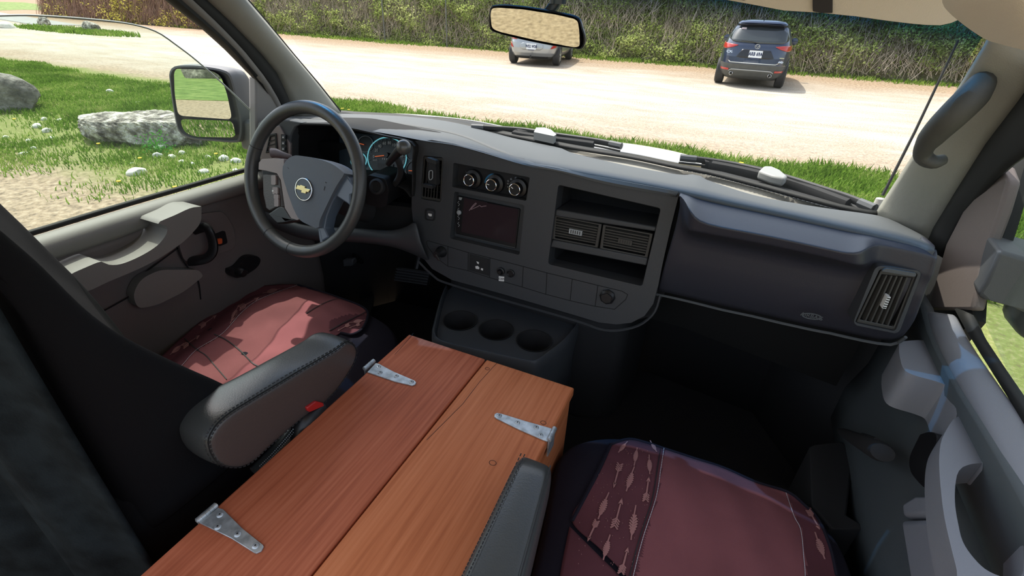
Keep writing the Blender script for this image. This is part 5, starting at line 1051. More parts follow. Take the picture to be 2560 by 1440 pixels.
# --- passenger side: shelf, ledge and glove box face as one swept surface
gcols = [((190, 118), (186, 150), (183, 190), (175, 300), (5, 910), 0), ((218, 124), (215, 175), (210, 215), (190, 410), (40, 917), 0), ((262, 134), (256, 245), (235, 420), (215, 445), (80, 925), 1), ((310, 145), (300, 325), (290, 432), (280, 470), (150, 940), 1), ((400, 165), (380, 378), (380, 448), (380, 500), (300, 975), 1),
         ((640, 218), (640, 425), (635, 495), (630, 550), (520, 1030), 1), ((900, 272), (893, 472), (885, 540), (880, 600), (760, 1080), 1), ((1150, 328), (1150, 528), (1140, 595), (1135, 655), (980, 1132), 1), ((1400, 383), (1400, 583), (1390, 650), (1388, 705), (1200, 1180), 1), ((1500, 405), (1500, 606), (1490, 682), (1485, 722), (1290, 1198), 1),
         ((1590, 425), (1590, 605), (1590, 700), (1580, 735), (1370, 1212), 1), ((1660, 440), (1652, 565), (1648, 690), (1640, 735), (1430, 1226), .7), ((1740, 458), (1738, 530), (1700, 640), (1680, 760), (1500, 1242), 0), ((1860, 485), (1855, 552), (1810, 680), (1770, 830), (1620, 1268), 0), ((1990, 513), (1990, 582), (1940, 710), (1880, 880), (1740, 1290), 0),
         ((2100, 540), (2115, 608), (2070, 740), (1990, 900), (1840, 1300), 0), ((2165, 560), (2180, 635), (2140, 770), (2060, 930), (1900, 1285), 0), ((2200, 600), (2207, 665), (2180, 790), (2095, 990), (1960, 1240), 0)]
GR = [[] for _ in range(7)]
for i, (a, b_, c_, d_, e_, hd) in enumerate(gcols):
    f = i/(len(gcols)-1); r0 = W(*cE(a)[0], z=1.424); y0 = r0.y-.035; edge = .03*max(0, f-.9)*10*.6
    r1 = W(*cE(b_)[0], y=y0-.075*hd-.010*(1-hd)+edge); r2 = W(*cE(c_)[0], y=y0-.070*hd-.012*(1-hd)+edge); r3 = W(*cE(d_)[0], y=y0-.012+edge); r4 = W(*cE(e_)[0], y=y0+.02+edge)
    m_ = r3.lerp(r4, .5)+Vector((0, -.012, 0)); rb = r4+Vector((0, .12, -.01))
    for row, p in zip(GR, (r0, r1, r2, r3, m_, r4, rb)): row.append(p)
extra = [[p+Vector((.008, .04, -.002)) for p in (r[-1] for r in GR)], [p+Vector((.004, .11, -.012)) for p in (r[-1] for r in GR)]]
for k, row in enumerate(GR): row.append(extra[0][k]); row.append(extra[1][k])
und0 = [p+Vector((0, .012, -.008)) for p in GR[0]]
gl_rows = [und0, GR[0], [p.lerp(q, .5)+Vector((0, 0, .003)) for p, q in zip(GR[0], GR[1])], [p.lerp(q, .08) for p, q in zip(GR[1], GR[0])], GR[1], [p.lerp(q, .10) for p, q in zip(GR[1], GR[2])], [p.lerp(q, .86) for p, q in zip(GR[1], GR[2])], GR[2], [p.lerp(q, .1) for p, q in zip(GR[2], GR[3])], [p.lerp(q, .5)+Vector((0, .004, 0)) for p, q in zip(GR[2], GR[3])], GR[3], [p.lerp(q, .12) for p, q in zip(GR[3], GR[5])], GR[4], [p.lerp(q, .05) for p, q in zip(GR[5], GR[4])], GR[5], GR[6]]
GBX = obj('glove_box', rows(gl_rows).geo(), M['glove'], DB, solid=.006, soff=-1, sub=1, label='glove box front under a padded ledge')
g = G(); P = [p+Vector((0, -.003, -.004)) for p in GR[5][:-2]]; g.tube(P, .003, 6); obj('lower_bead', g.geo(), M['dashtop'], DB)
vpx = cE((1752, 728), (2052, 762), (1872, 1218), (1556, 1150)); c4 = [W(a, b, y=.0+0) if False else None for a, b in vpx]
e0, e1, e2 = GR[2][14], GR[5][13], GR[2][15]
vp0 = W(*cE((1800, 960))[0], y=min(GR[3][13].y, GR[2][13].y)-.016); vpl = plane_fn(vp0, (.10, -1, .06)); vnn = vpl[1] if vpl[1].y < 0 else -vpl[1]
g = G(); F = [W(a, b, pl=vpl) for a, b in roundpoly(cE((1722, 700), (2085, 745), (1900, 1240), (1535, 1165)), 16)]; H_ = [W(a, b, pl=vpl) for a, b in roundpoly(vpx, 8)]
g.prism(F, [p-vnn*.045 for p in F], 0, [(H_, [p-vnn*.045 for p in H_])]); obj('vent_surround', fixn(g.geo()), M['dash'], DB, bevel=.006, seg=3)
vn, ci, ex, ey, n_ = vent('air_vent', cE((1564, 1146), (1760, 738), (2042, 768), (1868, 1210)), 0, 5, 7, DB, plane=(vpl[0]+vnn*(-.004), vpl[1]), m=ventm)
g = G(); pplate(roundpoly(cE((1762, 745), (1800, 722), (2040, 762), (2030, 790)), 5), (vpl[0]+vnn*.004, vpl[1]), 0, .012, g=g); obj('vent_wheel', fixn(g.geo()), M['dashtop'], vn, bevel=.003)
g = G(); pplate(cE((1812, 948), (1838, 950), (1800, 1040), (1768, 1034)), (vpl[0]+vnn*.008, vpl[1]), 0, .016, g=g); obj('vent_tab', fixn(g.geo()), M['white'], vn, smooth=False, label='white ribbed vent tab')
g = G()
for k in range(5): t = (k+.5)/5; a = cE((1812-44*t+2, 948+86*t), (1836-38*t, 953+86*t)); ribbon([W(x, y, pl=(vpl[0]+vnn*.0082, vpl[1])) for x, y in a], .0018, vnn, g=g)
obj('tab_marks', g.geo(), M['black'], vn, smooth=False)
lo_pl = plane_fn(GR[4][9]+Vector((0, -.010, 0)), (0, -1, .05))
g = G(); P = [W(a, b, pl=lo_pl) for a, b in circ(*cE((1218, 1098))[0], 24, 6.5, n=28, rot=8)]; g.tube(P, .0012, 5, closed=True)
cc = W(*cE((1218, 1098))[0], pl=lo_pl); ob = obj('airbag_mark', g.geo(), M['dashtop'], DB); g = G(); put_text(g, 'AIRBAG', .011, cc, (1, 0, -.02), (0, .05, 1), extrude=.0004); obj('mark_text', g.geo(), M['dashtop'], ob, smooth=False)

# --- driver side: gauge cave, gauges, knee panel, left vent and switches
cave = smoothline(cL((640, 300), (560, 400), (520, 560), (510, 800), (700, 1000), (1200, 1100), (1650, 1120), (2180, 1250), (2348, 1400), (2348, 900), (2340, 600), (1900, 480), (1400, 365), (1100, 316), (640, 300)), 70)[:-1]
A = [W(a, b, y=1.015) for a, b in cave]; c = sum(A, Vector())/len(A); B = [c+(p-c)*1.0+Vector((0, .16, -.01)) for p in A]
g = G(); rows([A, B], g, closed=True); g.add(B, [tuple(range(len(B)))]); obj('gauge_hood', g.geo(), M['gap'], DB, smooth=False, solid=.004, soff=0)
GP = plane_fn(W(967, 390, y=1.135), (0, -.93, .36)); GN = GP[1] if GP[1].y < 0 else -GP[1]
def gp(o): return (GP[0]+GN*o, GP[1])
IC = obj('instrument_cluster', fixn(pplate(cL((1250, 430), (1500, 440), (1900, 470), (2420, 560), (2420, 1330), (2180, 1190), (1650, 1010), (1250, 930)), gp(-.006), 0, .006, g=G()).geo()), mat('cluster face', (.030, .045, .060), .3), DB, smooth=False)
def gauge(cx, cy, rx, ry_, ring, name='gauge', lit=None):
    pts = circ(*cL((cx, cy))[0], rx/6, ry_/6, 48); g = G(); pplate(pts, gp(-.002), 0, .004, g=g); o = obj(name, g.geo(), M['dial'], IC, smooth=False)
    g = G(); g.tube([W(a, b, pl=gp(0)) for a, b in pts], .0018 if ring else .0012, 6, closed=True); obj('gauge_ring', g.geo(), M['glow'] if ring else M['grey'], o); return o
sp_ = gauge(1965, 800, 290, 300, True, 'speedometer'); gauge(1640, 600, 115, 120, False); gauge(1540, 850, 115, 120, True); gauge(2370, 1000, 118, 145, False); gauge(2330, 720, 80, 120, False)
g = G(); tk = G()
for k in range(19):
    a = math.radians(188-k*13.2+0); r0, r1 = .86, (.97 if k % 2 == 0 else .93); P = [W(*cL((1965+290*r*math.cos(a), 800-300*r*math.sin(a)))[0], pl=gp(.0002)) for r in (r0, r1)]; ribbon(P, .0012, GN, g=tk)
obj('dial_ticks', tk.geo(), M['grey'], sp_, smooth=False)
ex = (W(1000, 390, pl=gp(0))-W(940, 388, pl=gp(0))).normalized(); ey = GN.cross(ex)
if ey.z < 0: ey = -ey
g = G()
for s, x, y in (('0', 1765, 790), ('20', 1805, 695), ('40', 1855, 632), ('60', 1925, 590), ('80', 2000, 585), ('100', 2075, 618), ('120', 2130, 690), ('140', 2165, 780), ('160', 2180, 875)):
    put_text(g, s, .0125, W(*cL((x, y))[0], pl=gp(.0006)), ex, ey, extrude=.0002)
put_text(g, 'km/h', .008, W(*cL((1790, 842))[0], pl=gp(.0006)), ex, ey, extrude=.0002); put_text(g, 'P R N D', .008, W(*cL((1950, 828))[0], pl=gp(.0006)), ex, ey, extrude=.0002)
obj('dial_numbers', g.geo(), M['white'], sp_, smooth=False)
g = G(); ribbon([W(*cL(q)[0], pl=gp(.004)) for q in ((1785, 788), (1930, 772))], .0022, GN, g=g); ribbon([W(*cL(q)[0], pl=gp(.004)) for q in ((2290, 1000), (2350, 1003))], .002, GN, g=g); ribbon([W(*cL(q)[0], pl=gp(.004)) for q in ((1545, 590), (1620, 610))], .002, GN, g=g)
obj('needle', g.geo(), mat('needle orange', (.85, .16, .05), .5, emit=(1, .2, .05), estr=.3), sp_, smooth=False, label='orange needle')
g = G(); g.lathe(W(*cL((1968, 768))[0], pl=gp(.001)), GN, [(0, .008), (.006, .007)], 18); obj('needle_hub', g.geo(), M['black'], sp_)
g = G(); pplate(cL((1830, 880), (2060, 905), (2055, 985), (1825, 960)), gp(.0005), 0, .001, g=g); obj('odometer_window', g.geo(), M['mirrorh'], sp_, smooth=False)
# left end of the dash
g = G(); le = plane_fn((-1.1, 1.0, 1.35), (.35, -1, .12)); pplate(cL((20, 300), (110, 220), (500, 240), (700, 285), (600, 340), (540, 450), (520, 560), (520, 800), (560, 1100), (100, 1100), (40, 700)), le, 0, .05, g=g); obj('dash_end', fixn(g.geo()), M['dashtop'], DB, bevel=.006)
ln = le[1] if le[1].y < 0 else -le[1]
g = G(); pplate(cL((80, 420), (345, 320), (460, 520), (520, 600), (520, 790), (60, 900)), le, .006, .010, g=g); obj('switch_bezel', fixn(g.geo()), M['spoke'], DB, bevel=.002)
vent('air_vent', cL((200, 450), (300, 440), (320, 700), (140, 740)), 0, 2, 3, DB, plane=(le[0]+ln*.010, le[1]))
g = G(); pplate(cL((375, 455), (450, 465), (465, 740), (380, 735)), le, .010, .006, g=g); lsw = obj('headlight_switches', fixn(g.geo()), M['black'], DB, smooth=False)
g = G()
for y in (500, 590, 675): pplate(cL((385, y-30), (432, y-28), (432, y+28), (383, y+26)), le, .014, .006, g=g)
obj('switch_buttons', fixn(g.geo()), M['dashtop'], lsw, bevel=.001)
g = G()
for y in (500, 590, 675): pplate(cL((395, y-10), (415, y-10), (415, y+10), (395, y+10)), le, .0146, .001, g=g)
obj('switch_symbols', g.geo(), M['white'], lsw, smooth=False)
# knee panel, lower skirt
g = G(); kp = [[W(a, b, y=.985) for a, b in smoothline([(650, 520), (760, 560), (880, 566), (985, 572), (1040, 545)], 20)], [W(a, b, y=.965) for a, b in smoothline([(650, 545), (760, 585), (880, 592), (985, 600), (1045, 600)], 20)], [W(a, b, y=.985) for a, b in smoothline([(650, 560), (760, 603), (880, 610), (990, 625), (1075, 665)], 20)], [W(a, b, y=1.06) for a, b in smoothline([(650, 540), (760, 590), (880, 600), (990, 612), (1075, 650)], 20)]]
rows(kp, g); obj('knee_panel', g.geo(), M['dash'], DB, solid=.01, soff=-1, sub=1)
g = G(); sk = [W(a, b, y=1.03) for a, b in [(700, 480), (1035, 520), (1040, 560), (1000, 580), (880, 570), (760, 565), (680, 540)]]; g.prism(sk, [p+Vector((0, .03, 0)) for p in sk]); obj('column_opening', fixn(g.geo()), M['gap'], DB, smooth=False)
# carcass behind everything so nothing is seen through
g = G(); car_ = [[Vector((x, y+.06, 1.37)) for x, y in ((-1.22, 1.06), (-.9, 1.12), (-.42, 1.10), (0, 1.08), (.36, 1.0))], [Vector((x, y+.10, 1.02)) for x, y in ((-1.22, 1.06), (-.9, 1.12), (-.42, 1.10), (0, 1.08), (.36, 1.0))]]
rows(car_, g); obj('inner_carcass', g.geo(), M['gap'], DB, solid=.02, soff=0)

# ================================================================ STEERING
SW = empty('steering_wheel', (-.944, .849, 1.357), 'dark leather four-spoke steering wheel with gold cross emblem', 'steering wheel')
WPl = plane_fn((-.944, .849, 1.357), (0, -math.cos(math.radians(21)), math.sin(math.radians(21)))); WN = WPl[1] if WPl[1].y < 0 else -WPl[1]
def wp(o): return (WPl[0]+WN*o, WPl[1])
wu = Vector((1, 0, 0)); wv = WN.cross(wu); wv = wv if wv.z > 0 else -wv
g = G(); g.tube([Vector((-.944, .849, 1.357))+wu*.176*math.cos(a)+wv*.176*math.sin(a) for a in np.linspace(0, 2*math.pi, 97)[:-1]], .0158, 18, closed=True, upv=WN); rim = obj('rim', g.geo(), M['rim'], SW)
for a in (math.radians(238), math.radians(265), math.radians(160)):
    c = Vector((-.944, .849, 1.357))+wu*.176*math.cos(a)+wv*.176*math.sin(a); t_ = -wu*math.sin(a)+wv*math.cos(a); g = G(); g.lathe(c-t_*.001, t_, [(0, .0161), (.002, .0161)], 22, capa=False, capb=False); obj('rim_seam', g.geo(), M['seam'], rim)
def wpart(name, pts, o, d, m, bv=.004, taper=0, sm=True, n=60, parent=None, label=None, hole=None, seg=3):
    q = smoothline(pts+[pts[0]], n)[:-1] if sm else pts; g = G(); pplate(q, wp(o), 0, d, [smoothline(h+[h[0]], 30)[:-1] for h in (hole or [])], taper=taper, g=g); return obj(name, fixn(g.geo()), m, parent or SW, bevel=bv, seg=seg, label=label)
wpart('airbag_cover', cB((320, 590), (345, 545), (400, 508), (480, 512), (580, 530), (690, 570), (775, 635), (775, 655), (720, 740), (660, 860), (600, 990), (586, 1052), (520, 1030), (445, 985), (400, 900), (350, 760), (320, 660)), .022, .05, M['hub'], .012, taper=.0, seg=5)
wpart('spoke', cB((140, 560), (165, 532), (240, 528), (330, 530), (330, 600), (350, 760), (400, 900), (445, 985), (430, 992), (380, 975), (335, 900), (318, 780), (305, 690), (275, 640), (200, 622), (138, 612)), .012, .035, M['spoke'], .004, sm=False, label='lavender-grey left spoke')
wpart('spoke', cB((775, 645), (800, 660), (858, 740), (850, 790), (826, 800), (826, 890), (810, 870), (720, 810), (694, 850), (650, 960), (632, 1050), (665, 1120), (612, 1152), (598, 1080), (586, 1052), (600, 990), (660, 860), (720, 740)), .012, .035, M['spoke2'], .004, sm=False, label='glossy blue-grey right spoke')
wpart('spoke', cB((205, 945), (290, 885), (330, 895), (380, 975), (440, 992), (400, 1000), (280, 1020), (240, 985)), .008, .03, M['black'], .004, sm=False)
wpart('spoke', cB((586, 1052), (625, 1060), (640, 1110), (690, 1130), (720, 1140), (640, 1190), (600, 1160), (590, 1100)), .004, .03, M['spoke2'], .004, sm=False)
cpn = wpart('cruise_panel', cB((165, 645), (285, 640), (305, 700), (318, 800), (330, 895), (290, 890), (225, 925), (190, 900), (170, 800)), .004, .02, M['leather2'], .004, sm=False)
for (x, y, w_, h_) in [(250, 690, 17, 36), (262, 770, 20, 26), (270, 815, 18, 18), (272, 860, 16, 30)]:
    bb = wpart('wheel_button', roundpoly(cB((x-w_, y-h_), (x+w_, y-h_), (x+w_, y+h_), (x-w_, y+h_)), 3), .009, .008, M['spoke'], .0015, sm=False, parent=cpn)
wpart('wheel_button', cB((240, 765), (250, 765), (250, 778), (240, 778)), .0094, .004, M['white'], 0, sm=False, parent=cpn)
wpart('emblem_recess', circ(*cB((475, 758))[0], 23, 31, rot=-8), .0225, .004, M['black'], .001, sm=False)
eb = wpart('emblem_disc', circ(*cB((477, 760))[0], 20, 27.5, rot=-8), .0245, .004, mat('blue black emblem face', (.03, .05, .065), .2), .001, sm=False)
g = G(); g.tube([W(a, b, pl=wp(.025)) for a, b in circ(*cB((477, 760))[0], 20.3, 27.8, 40, rot=-8)], .0012, 6, closed=True); obj('emblem_ring', g.geo(), M['chrome'], eb)
wpart('emblem_cross', cL((595, 1272), (618, 1216), (655, 1228), (666, 1212), (735, 1238), (728, 1260), (810, 1282), (782, 1326), (752, 1316), (740, 1344), (670, 1324), (682, 1298)), .0275, .003, M['gold'], .0008, sm=False, parent=eb, label='gold cross emblem')
g = G()
for q in (((470, 945), (485, 960), (495, 975), (480, 965)), ((1045, 1165), (1060, 1180), (1050, 1190), (1035, 1175)), ((1030, 1230), (1015, 1290), (1020, 1300), (1040, 1240))): pplate(cL(*q), wp(.0224), 0, .0008, g=g)
obj('cover_marks', g.geo(), M['seam'], SW, smooth=False)
SC = empty('steering_column', (-.93, .98, 1.30), 'black steering column cover behind the wheel with ignition lock', 'steering column')
g = G(); a = Vector((-.944, .849, 1.357)); b_ = Vector((-.925, 1.16, 1.26)); b_ = Vector((-.925, 1.13, 1.185)); g.tube([a-WN*.03, a-WN*.06-Vector((0, 0, .01)), a.lerp(b_, .45), b_], [.030, .046, .052, .056], 20); obj('shroud', g.geo(), M['blackmatt'], SC)
g = G(); F = [W(a, b, y=.955) for a, b in roundpoly(cL((1670, 1060), (1940, 1120), (1990, 1290), (1960, 1520), (1880, 1560), (1650, 1500)), 8)]; g.prism(F, [p+Vector((-.03, .12, -.01)) for p in F]); obj('ignition_housing', fixn(g.geo()), M['black'], SC, bevel=.006, seg=3)
c = W(*cL((1830, 1240))[0], y=.952); g = G(); g.lathe(c, (.15, -1, .35), [(0, .021), (.010, .020), (.012, .015), (.004, .012), (.004, .004)], 26); obj('ignition_lock', g.geo(), M['blackmatt'], SC)
g = G(); P = [W(a, b, y=y) for (a, b), y in zip(cL((520, 800), (400, 765), (300, 735), (235, 735)), (.95, .93, .92, .915))]; g.tube(P, [.007, .009, .012, .013], 12); obj('turn_signal_stalk', g.geo(), M['spoke'], SC)
GL = empty('gear_lever', W(*cL((2080, 1200))[0], y=1.0), 'black column gear lever with rounded knob in front of the gauges', 'gear lever')
g = G(); P = [W(a, b, y=y) for (a, b), y in zip(cL((2075, 1205), (2130, 1130), (2165, 1030), (2160, 920), (2130, 840), (2110, 800)), (1.0, .98, .96, .94, .93, .925))]; g.tube([tuple(p) for p in smoothline([tuple(p) for p in P], 18)], .0075, 12); obj('lever_arm', g.geo(), M['blackmatt'], GL)
P = [W(a, b, y=y) for (a, b), y in zip(cL((1985, 890), (2040, 820), (2120, 730), (2185, 665)), (.935, .925, .91, .90))]; g = G(); g.tube(P, [.0075, .009, .0105, .0115], 14); obj('grip', g.geo(), M['black'], GL)
k = W(*cL((2215, 650))[0], y=.898); bm = bmesh.new(); bmesh.ops.create_uvsphere(bm, u_segments=24, v_segments=16, radius=.0168, matrix=Matrix.Translation(k)); obj('knob', bm, M['leather'], GL)
# pedals
PD = empty('brake_pedal', W(1030, 690, z=.80), 'black ribbed brake pedal in the dark footwell', 'pedal')
g = G(); f = [W(a, b, y=1.22) for a, b in [(992, 668), (1075, 680), (1068, 714), (986, 702)]]; g.prism(f, [p+Vector((0, .02, -.006)) for p in f]); obj('pad', fixn(g.geo()), M['rubber'], PD, bevel=.004)
g = G()
for i in range(5): t = (i+.5)/5; ribbon([f[0].lerp(f[3], t)+Vector((0, -.001, 0)), f[1].lerp(f[2], t)+Vector((0, -.001, 0))], .004, (0, -1, .2), g=g, th=.003)
obj('pad_ribs', g.geo(), M['dash'], PD, smooth=False)
g = G(); c = (f[0]+f[1])/2; g.tube([c+Vector((0, .015, -.02)), c+Vector((-.01, .10, .10)), c+Vector((-.01, .2, .25))], .010, 8); obj('pedal_arm', g.geo(), M['black'], PD)
PD2 = empty('parking_brake_pedal', W(880, 650, y=1.2), 'small grey parking brake pedal at the left of the footwell', 'pedal')
g = G(); f = [W(a, b, y=1.2) for a, b in cK((470, 90), (545, 85), (540, 135), (475, 140))]; g.prism(f, [p+Vector((0, .02, 0)) for p in f]); obj('pad', fixn(g.geo()), M['mirrorh'], PD2, bevel=.003)
g = G(); g.tube([f[1]+Vector((0, .01, -.01)), W(905, 655, y=1.27), W(870, 625, y=1.35)], .008, 8); obj('pedal_arm', g.geo(), M['black'], PD2)
g = G(); f = [W(a, b, z=.66) for a, b in cK((600, 330), (720, 290), (680, 480), (590, 520))]; g.prism(f, [p-Vector((0, 0, .02)) for p in f]); obj('foot_rest', fixn(g.geo()), M['dash'], label='dark grey floor pad in front of the driver seat', cat='floor pad')

# ================================================================ CUP HOLDER CONSOLE
CH = empty('cup_holder_console', (-.42, .97, .72), 'black console with three round cup holders below the dashboard', 'cup holder')
ZT = .975
rimo = cK((1245, 275), (1205, 380), (1160, 560), (1150, 620), (1170, 672), (1260, 712), (1540, 775), (1860, 845), (1930, 838), (1990, 800), (2120, 700), (2225, 580), (2242, 520), (2238, 495))
ro_ = smoothline(rimo, 60); RO = [W(a, b, z=ZT) for a, b in ro_]
cups = [W(*cK(q)[0], z=ZT-.012) for q in ((1352, 548), (1622, 618), (1905, 700))]; cr_ = .0475
back = [W(*cK(q)[0], z=ZT) for q in ((2230, 500), (1900, 420), (1400, 290), (1250, 262))]
top_out = RO+[RO[-1]+Vector((0, .05, 0)), RO[0]+Vector((0, .05, 0))]
ctr = sum(RO, Vector())/len(RO); ctr = Vector((ctr.x, ctr.y+.03, ZT))
inner = [Vector((ctr.x+(p.x-ctr.x)*.95, ctr.y+(p.y-ctr.y)*.93, ZT-.012)) for p in RO]+[Vector((ctr.x+(p.x-ctr.x)*.95, p.y+.05, ZT-.012)) for p in (RO[-1], RO[0])]
g = G(); holes = [[c+Vector((cr_*math.cos(a), cr_*math.sin(a), 0)) for a in np.linspace(0, 2*math.pi, 37)[:-1]] for c in cups]
low_ = [p-Vector((0, 0, .004)) for p in inner]; g.prism(inner, low_, 0, [(h, [p-Vector((0, 0, .004)) for p in h]) for h in holes]); obj('tray', fixn(g.geo()), M['console'], CH, bevel=.001)
g = G(); rows([inner[:60], [p.lerp(q, .3)+Vector((0, 0, .004)) for p, q in zip(RO, inner)], RO, [p+(p-ctr).normalized()*.004-Vector((0, 0, .006)) for p in RO], [p+(p-ctr).normalized()*.006-Vector((0, 0, .03)) for p in RO], [p+(p-ctr).normalized()*-.004-Vector((0, 0, .12)) for p in RO], [p+(p-ctr)*.02-Vector((0, 0, .30)) for p in RO]], g)
obj('body', g.geo(), M['console'], CH, solid=.003, soff=-1)
for c in cups:
    g = G(); g.lathe(c, (0, 0, -1), [(-.004, cr_+.002), (-.003, cr_-.001), (0, cr_-.002), (.03, cr_-.004), (.075, cr_-.008), (.077, .005)], 40, capa=False, capb=True); cw = obj('cup_well', g.geo(), M['blackmatt'], CH)
g = G(); bw = [RO[-1], W(*cK((1900, 440))[0], z=ZT), W(*cK((1400, 310))[0], z=ZT), RO[0]]; bw = [p+Vector((0, .03, -.012)) for p in bw]; rows([bw, [p+Vector((0, .03, .05)) for p in bw], [p+Vector((0, .10, .10)) for p in bw]], g); obj('back_wall', g.geo(), M['console'], CH, solid=.004, soff=0)
g = G(); P = [W(*cK(q)[0], z=.90) for q in ((1900, 950), (1990, 900), (2110, 800), (2190, 690))]; g.tube([tuple(p) for p in smoothline([tuple(p) for p in P], 16)], .004, 6); obj('side_bead', g.geo(), M['console'], CH)
g = G(); bx = [(-.74, 1.20), (-.70, 1.14), (-.24, 1.12), (-.14, 1.16), (-.10, 1.40), (-.74, 1.40)]; g.prism([Vector((x, y, 1.00)) for x, y in bx], [Vector((x, y, .60)) for x, y in bx]); obj('engine_cover', fixn(g.geo()), M['under'], bevel=.03, seg=4, label='black engine cover behind the cup holders', cat='engine cover')

# ================================================================ WOODEN BOX
def wood_mat(name, c1, c2, c3, seed):
    m = bpy.data.materials.new(name); m.use_nodes = True; t = m.node_tree; b = t.nodes['Principled BSDF']; b.inputs['Roughness'].default_value = .5; b.inputs['Specular IOR Level'].default_value = .3
    N = t.nodes.new; L = t.links.new; tc = N('ShaderNodeTexCoord'); mp = N('ShaderNodeMapping'); mp.inputs['Scale'].default_value = (9, .8, 9); mp.inputs['Location'].default_value = (seed, seed*.3, 0); L(tc.outputs['Object'], mp.inputs[0])
    n1 = N('ShaderNodeTexNoise'); n1.inputs['Scale'].default_value = 1.6; n1.inputs['Detail'].default_value = 3; n1.inputs['Distortion'].default_value = .3; L(mp.outputs[0], n1.inputs['Vector'])
    mu = N('ShaderNodeMath'); mu.operation = 'MULTIPLY'; mu.inputs[1].default_value = 11; L(n1.outputs[0], mu.inputs[0]); fr = N('ShaderNodeMath'); fr.operation = 'SINE'; L(mu.outputs[0], fr.inputs[0])
    mp2 = N('ShaderNodeMapping'); mp2.inputs['Scale'].default_value = (170, 5, 60); L(tc.outputs['Object'], mp2.inputs[0]); n2 = N('ShaderNodeTexNoise'); n2.inputs['Scale'].default_value = 1; n2.inputs['Detail'].default_value = 5; L(mp2.outputs[0], n2.inputs['Vector'])
    a1 = N('ShaderNodeMath'); a1.operation = 'MULTIPLY_ADD'; a1.inputs[1].default_value = .07; L(fr.outputs[0], a1.inputs[0]); L(n2.outputs[0], a1.inputs[2])
    n3 = N('ShaderNodeTexNoise'); n3.inputs['Scale'].default_value = 5; n3.inputs['Detail'].default_value = 2; L(tc.outputs['Object'], n3.inputs['Vector']); a2 = N('ShaderNodeMath'); a2.operation = 'MULTIPLY_ADD'; a2.inputs[1].default_value = .35; L(n3.outputs[0], a2.inputs[0]); L(a1.outputs[0], a2.inputs[2])
    r = N('ShaderNodeValToRGB'); e = r.color_ramp.elements; e.new(.5)
    for i, (p, c) in enumerate([(.36, c1), (.62, c2), (.92, c3)]): e[i].position = p; e[i].color = (*c, 1)
    L(a2.outputs[0], r.inputs[0]); L(r.outputs[0], b.inputs['Base Color'])
    bp = N('ShaderNodeBump'); bp.inputs['Strength'].default_value = .35; bp.inputs['Distance'].default_value = .0008; L(a1.outputs[0], bp.inputs['Height']); L(bp.outputs[0], b.inputs['Normal']); return m
WB = empty('wooden_box', (-.39, .25, .62), 'red-brown stained wooden box with two lids between the seats', 'box')
w1 = wood_mat('red brown stained wood', (.32, .078, .034), (.43, .116, .053), (.52, .16, .08), 1.3); w2 = wood_mat('orange brown stained wood', (.41, .115, .040), (.53, .165, .062), (.62, .215, .09), 7.7)
ZB = 1.05; yF = .775; yN = -.28
g = G(); g.box((-.602, yN, ZB-.022), (-.3925, yF, ZB)); obj('lid', g.geo(), w1, WB, bevel=.0035, seg=3)
g = G(); g.box((-.3890, yN, ZB-.022), (-.178, yF, ZB)); obj('lid', g.geo(), w2, WB, bevel=.0035, seg=3)
for lo, hi in (((-.598, yN+.01, .62), (-.578, yF-.008, ZB-.023)), ((-.202, yN+.01, .62), (-.182, yF-.008, ZB-.023)), ((-.577, yF-.028, .62), (-.203, yF-.008, ZB-.023)), ((-.577, yN+.01, .62), (-.203, yN+.03, ZB-.023)), ((-.40, yN+.04, .95), (-.38, yF-.03, ZB-.023))):
    g = G(); g.box(lo, hi); obj('side_board', g.geo(), w2, WB, bevel=.002)
ZH = plane_fn((0, 0, ZB), (0, 0, 1)); UPZ = Vector((0, 0, 1))
g = G()
for pts in (cK((1000, 640), (960, 690), (860, 800)), cK((1625, 865), (1500, 1000), (1370, 1170), (1100, 1440))): P = [W(a, b, z=ZB+.0002) for a, b in pts]; ribbon(P, .0008, UPZ, g=g, th=.0002)
obj('board_joint', g.geo(), M['seam'], WB, smooth=False)
g = G()
for (x, y, r_) in ((*cJ((275, 485))[0], .0065), (*cK((1975, 1310))[0], .0055), (*cK((1555, 905))[0], .005)):
    c = W(x, y, z=ZB+.0003); g.tube([c+Vector((r_*math.cos(a), r_*.8*math.sin(a), 0)) for a in np.linspace(0, 2*math.pi, 17)[:-1]], .0006, 4, closed=True)
obj('wood_knots', g.geo(), mat('knot', (.10, .035, .018), .6), WB)
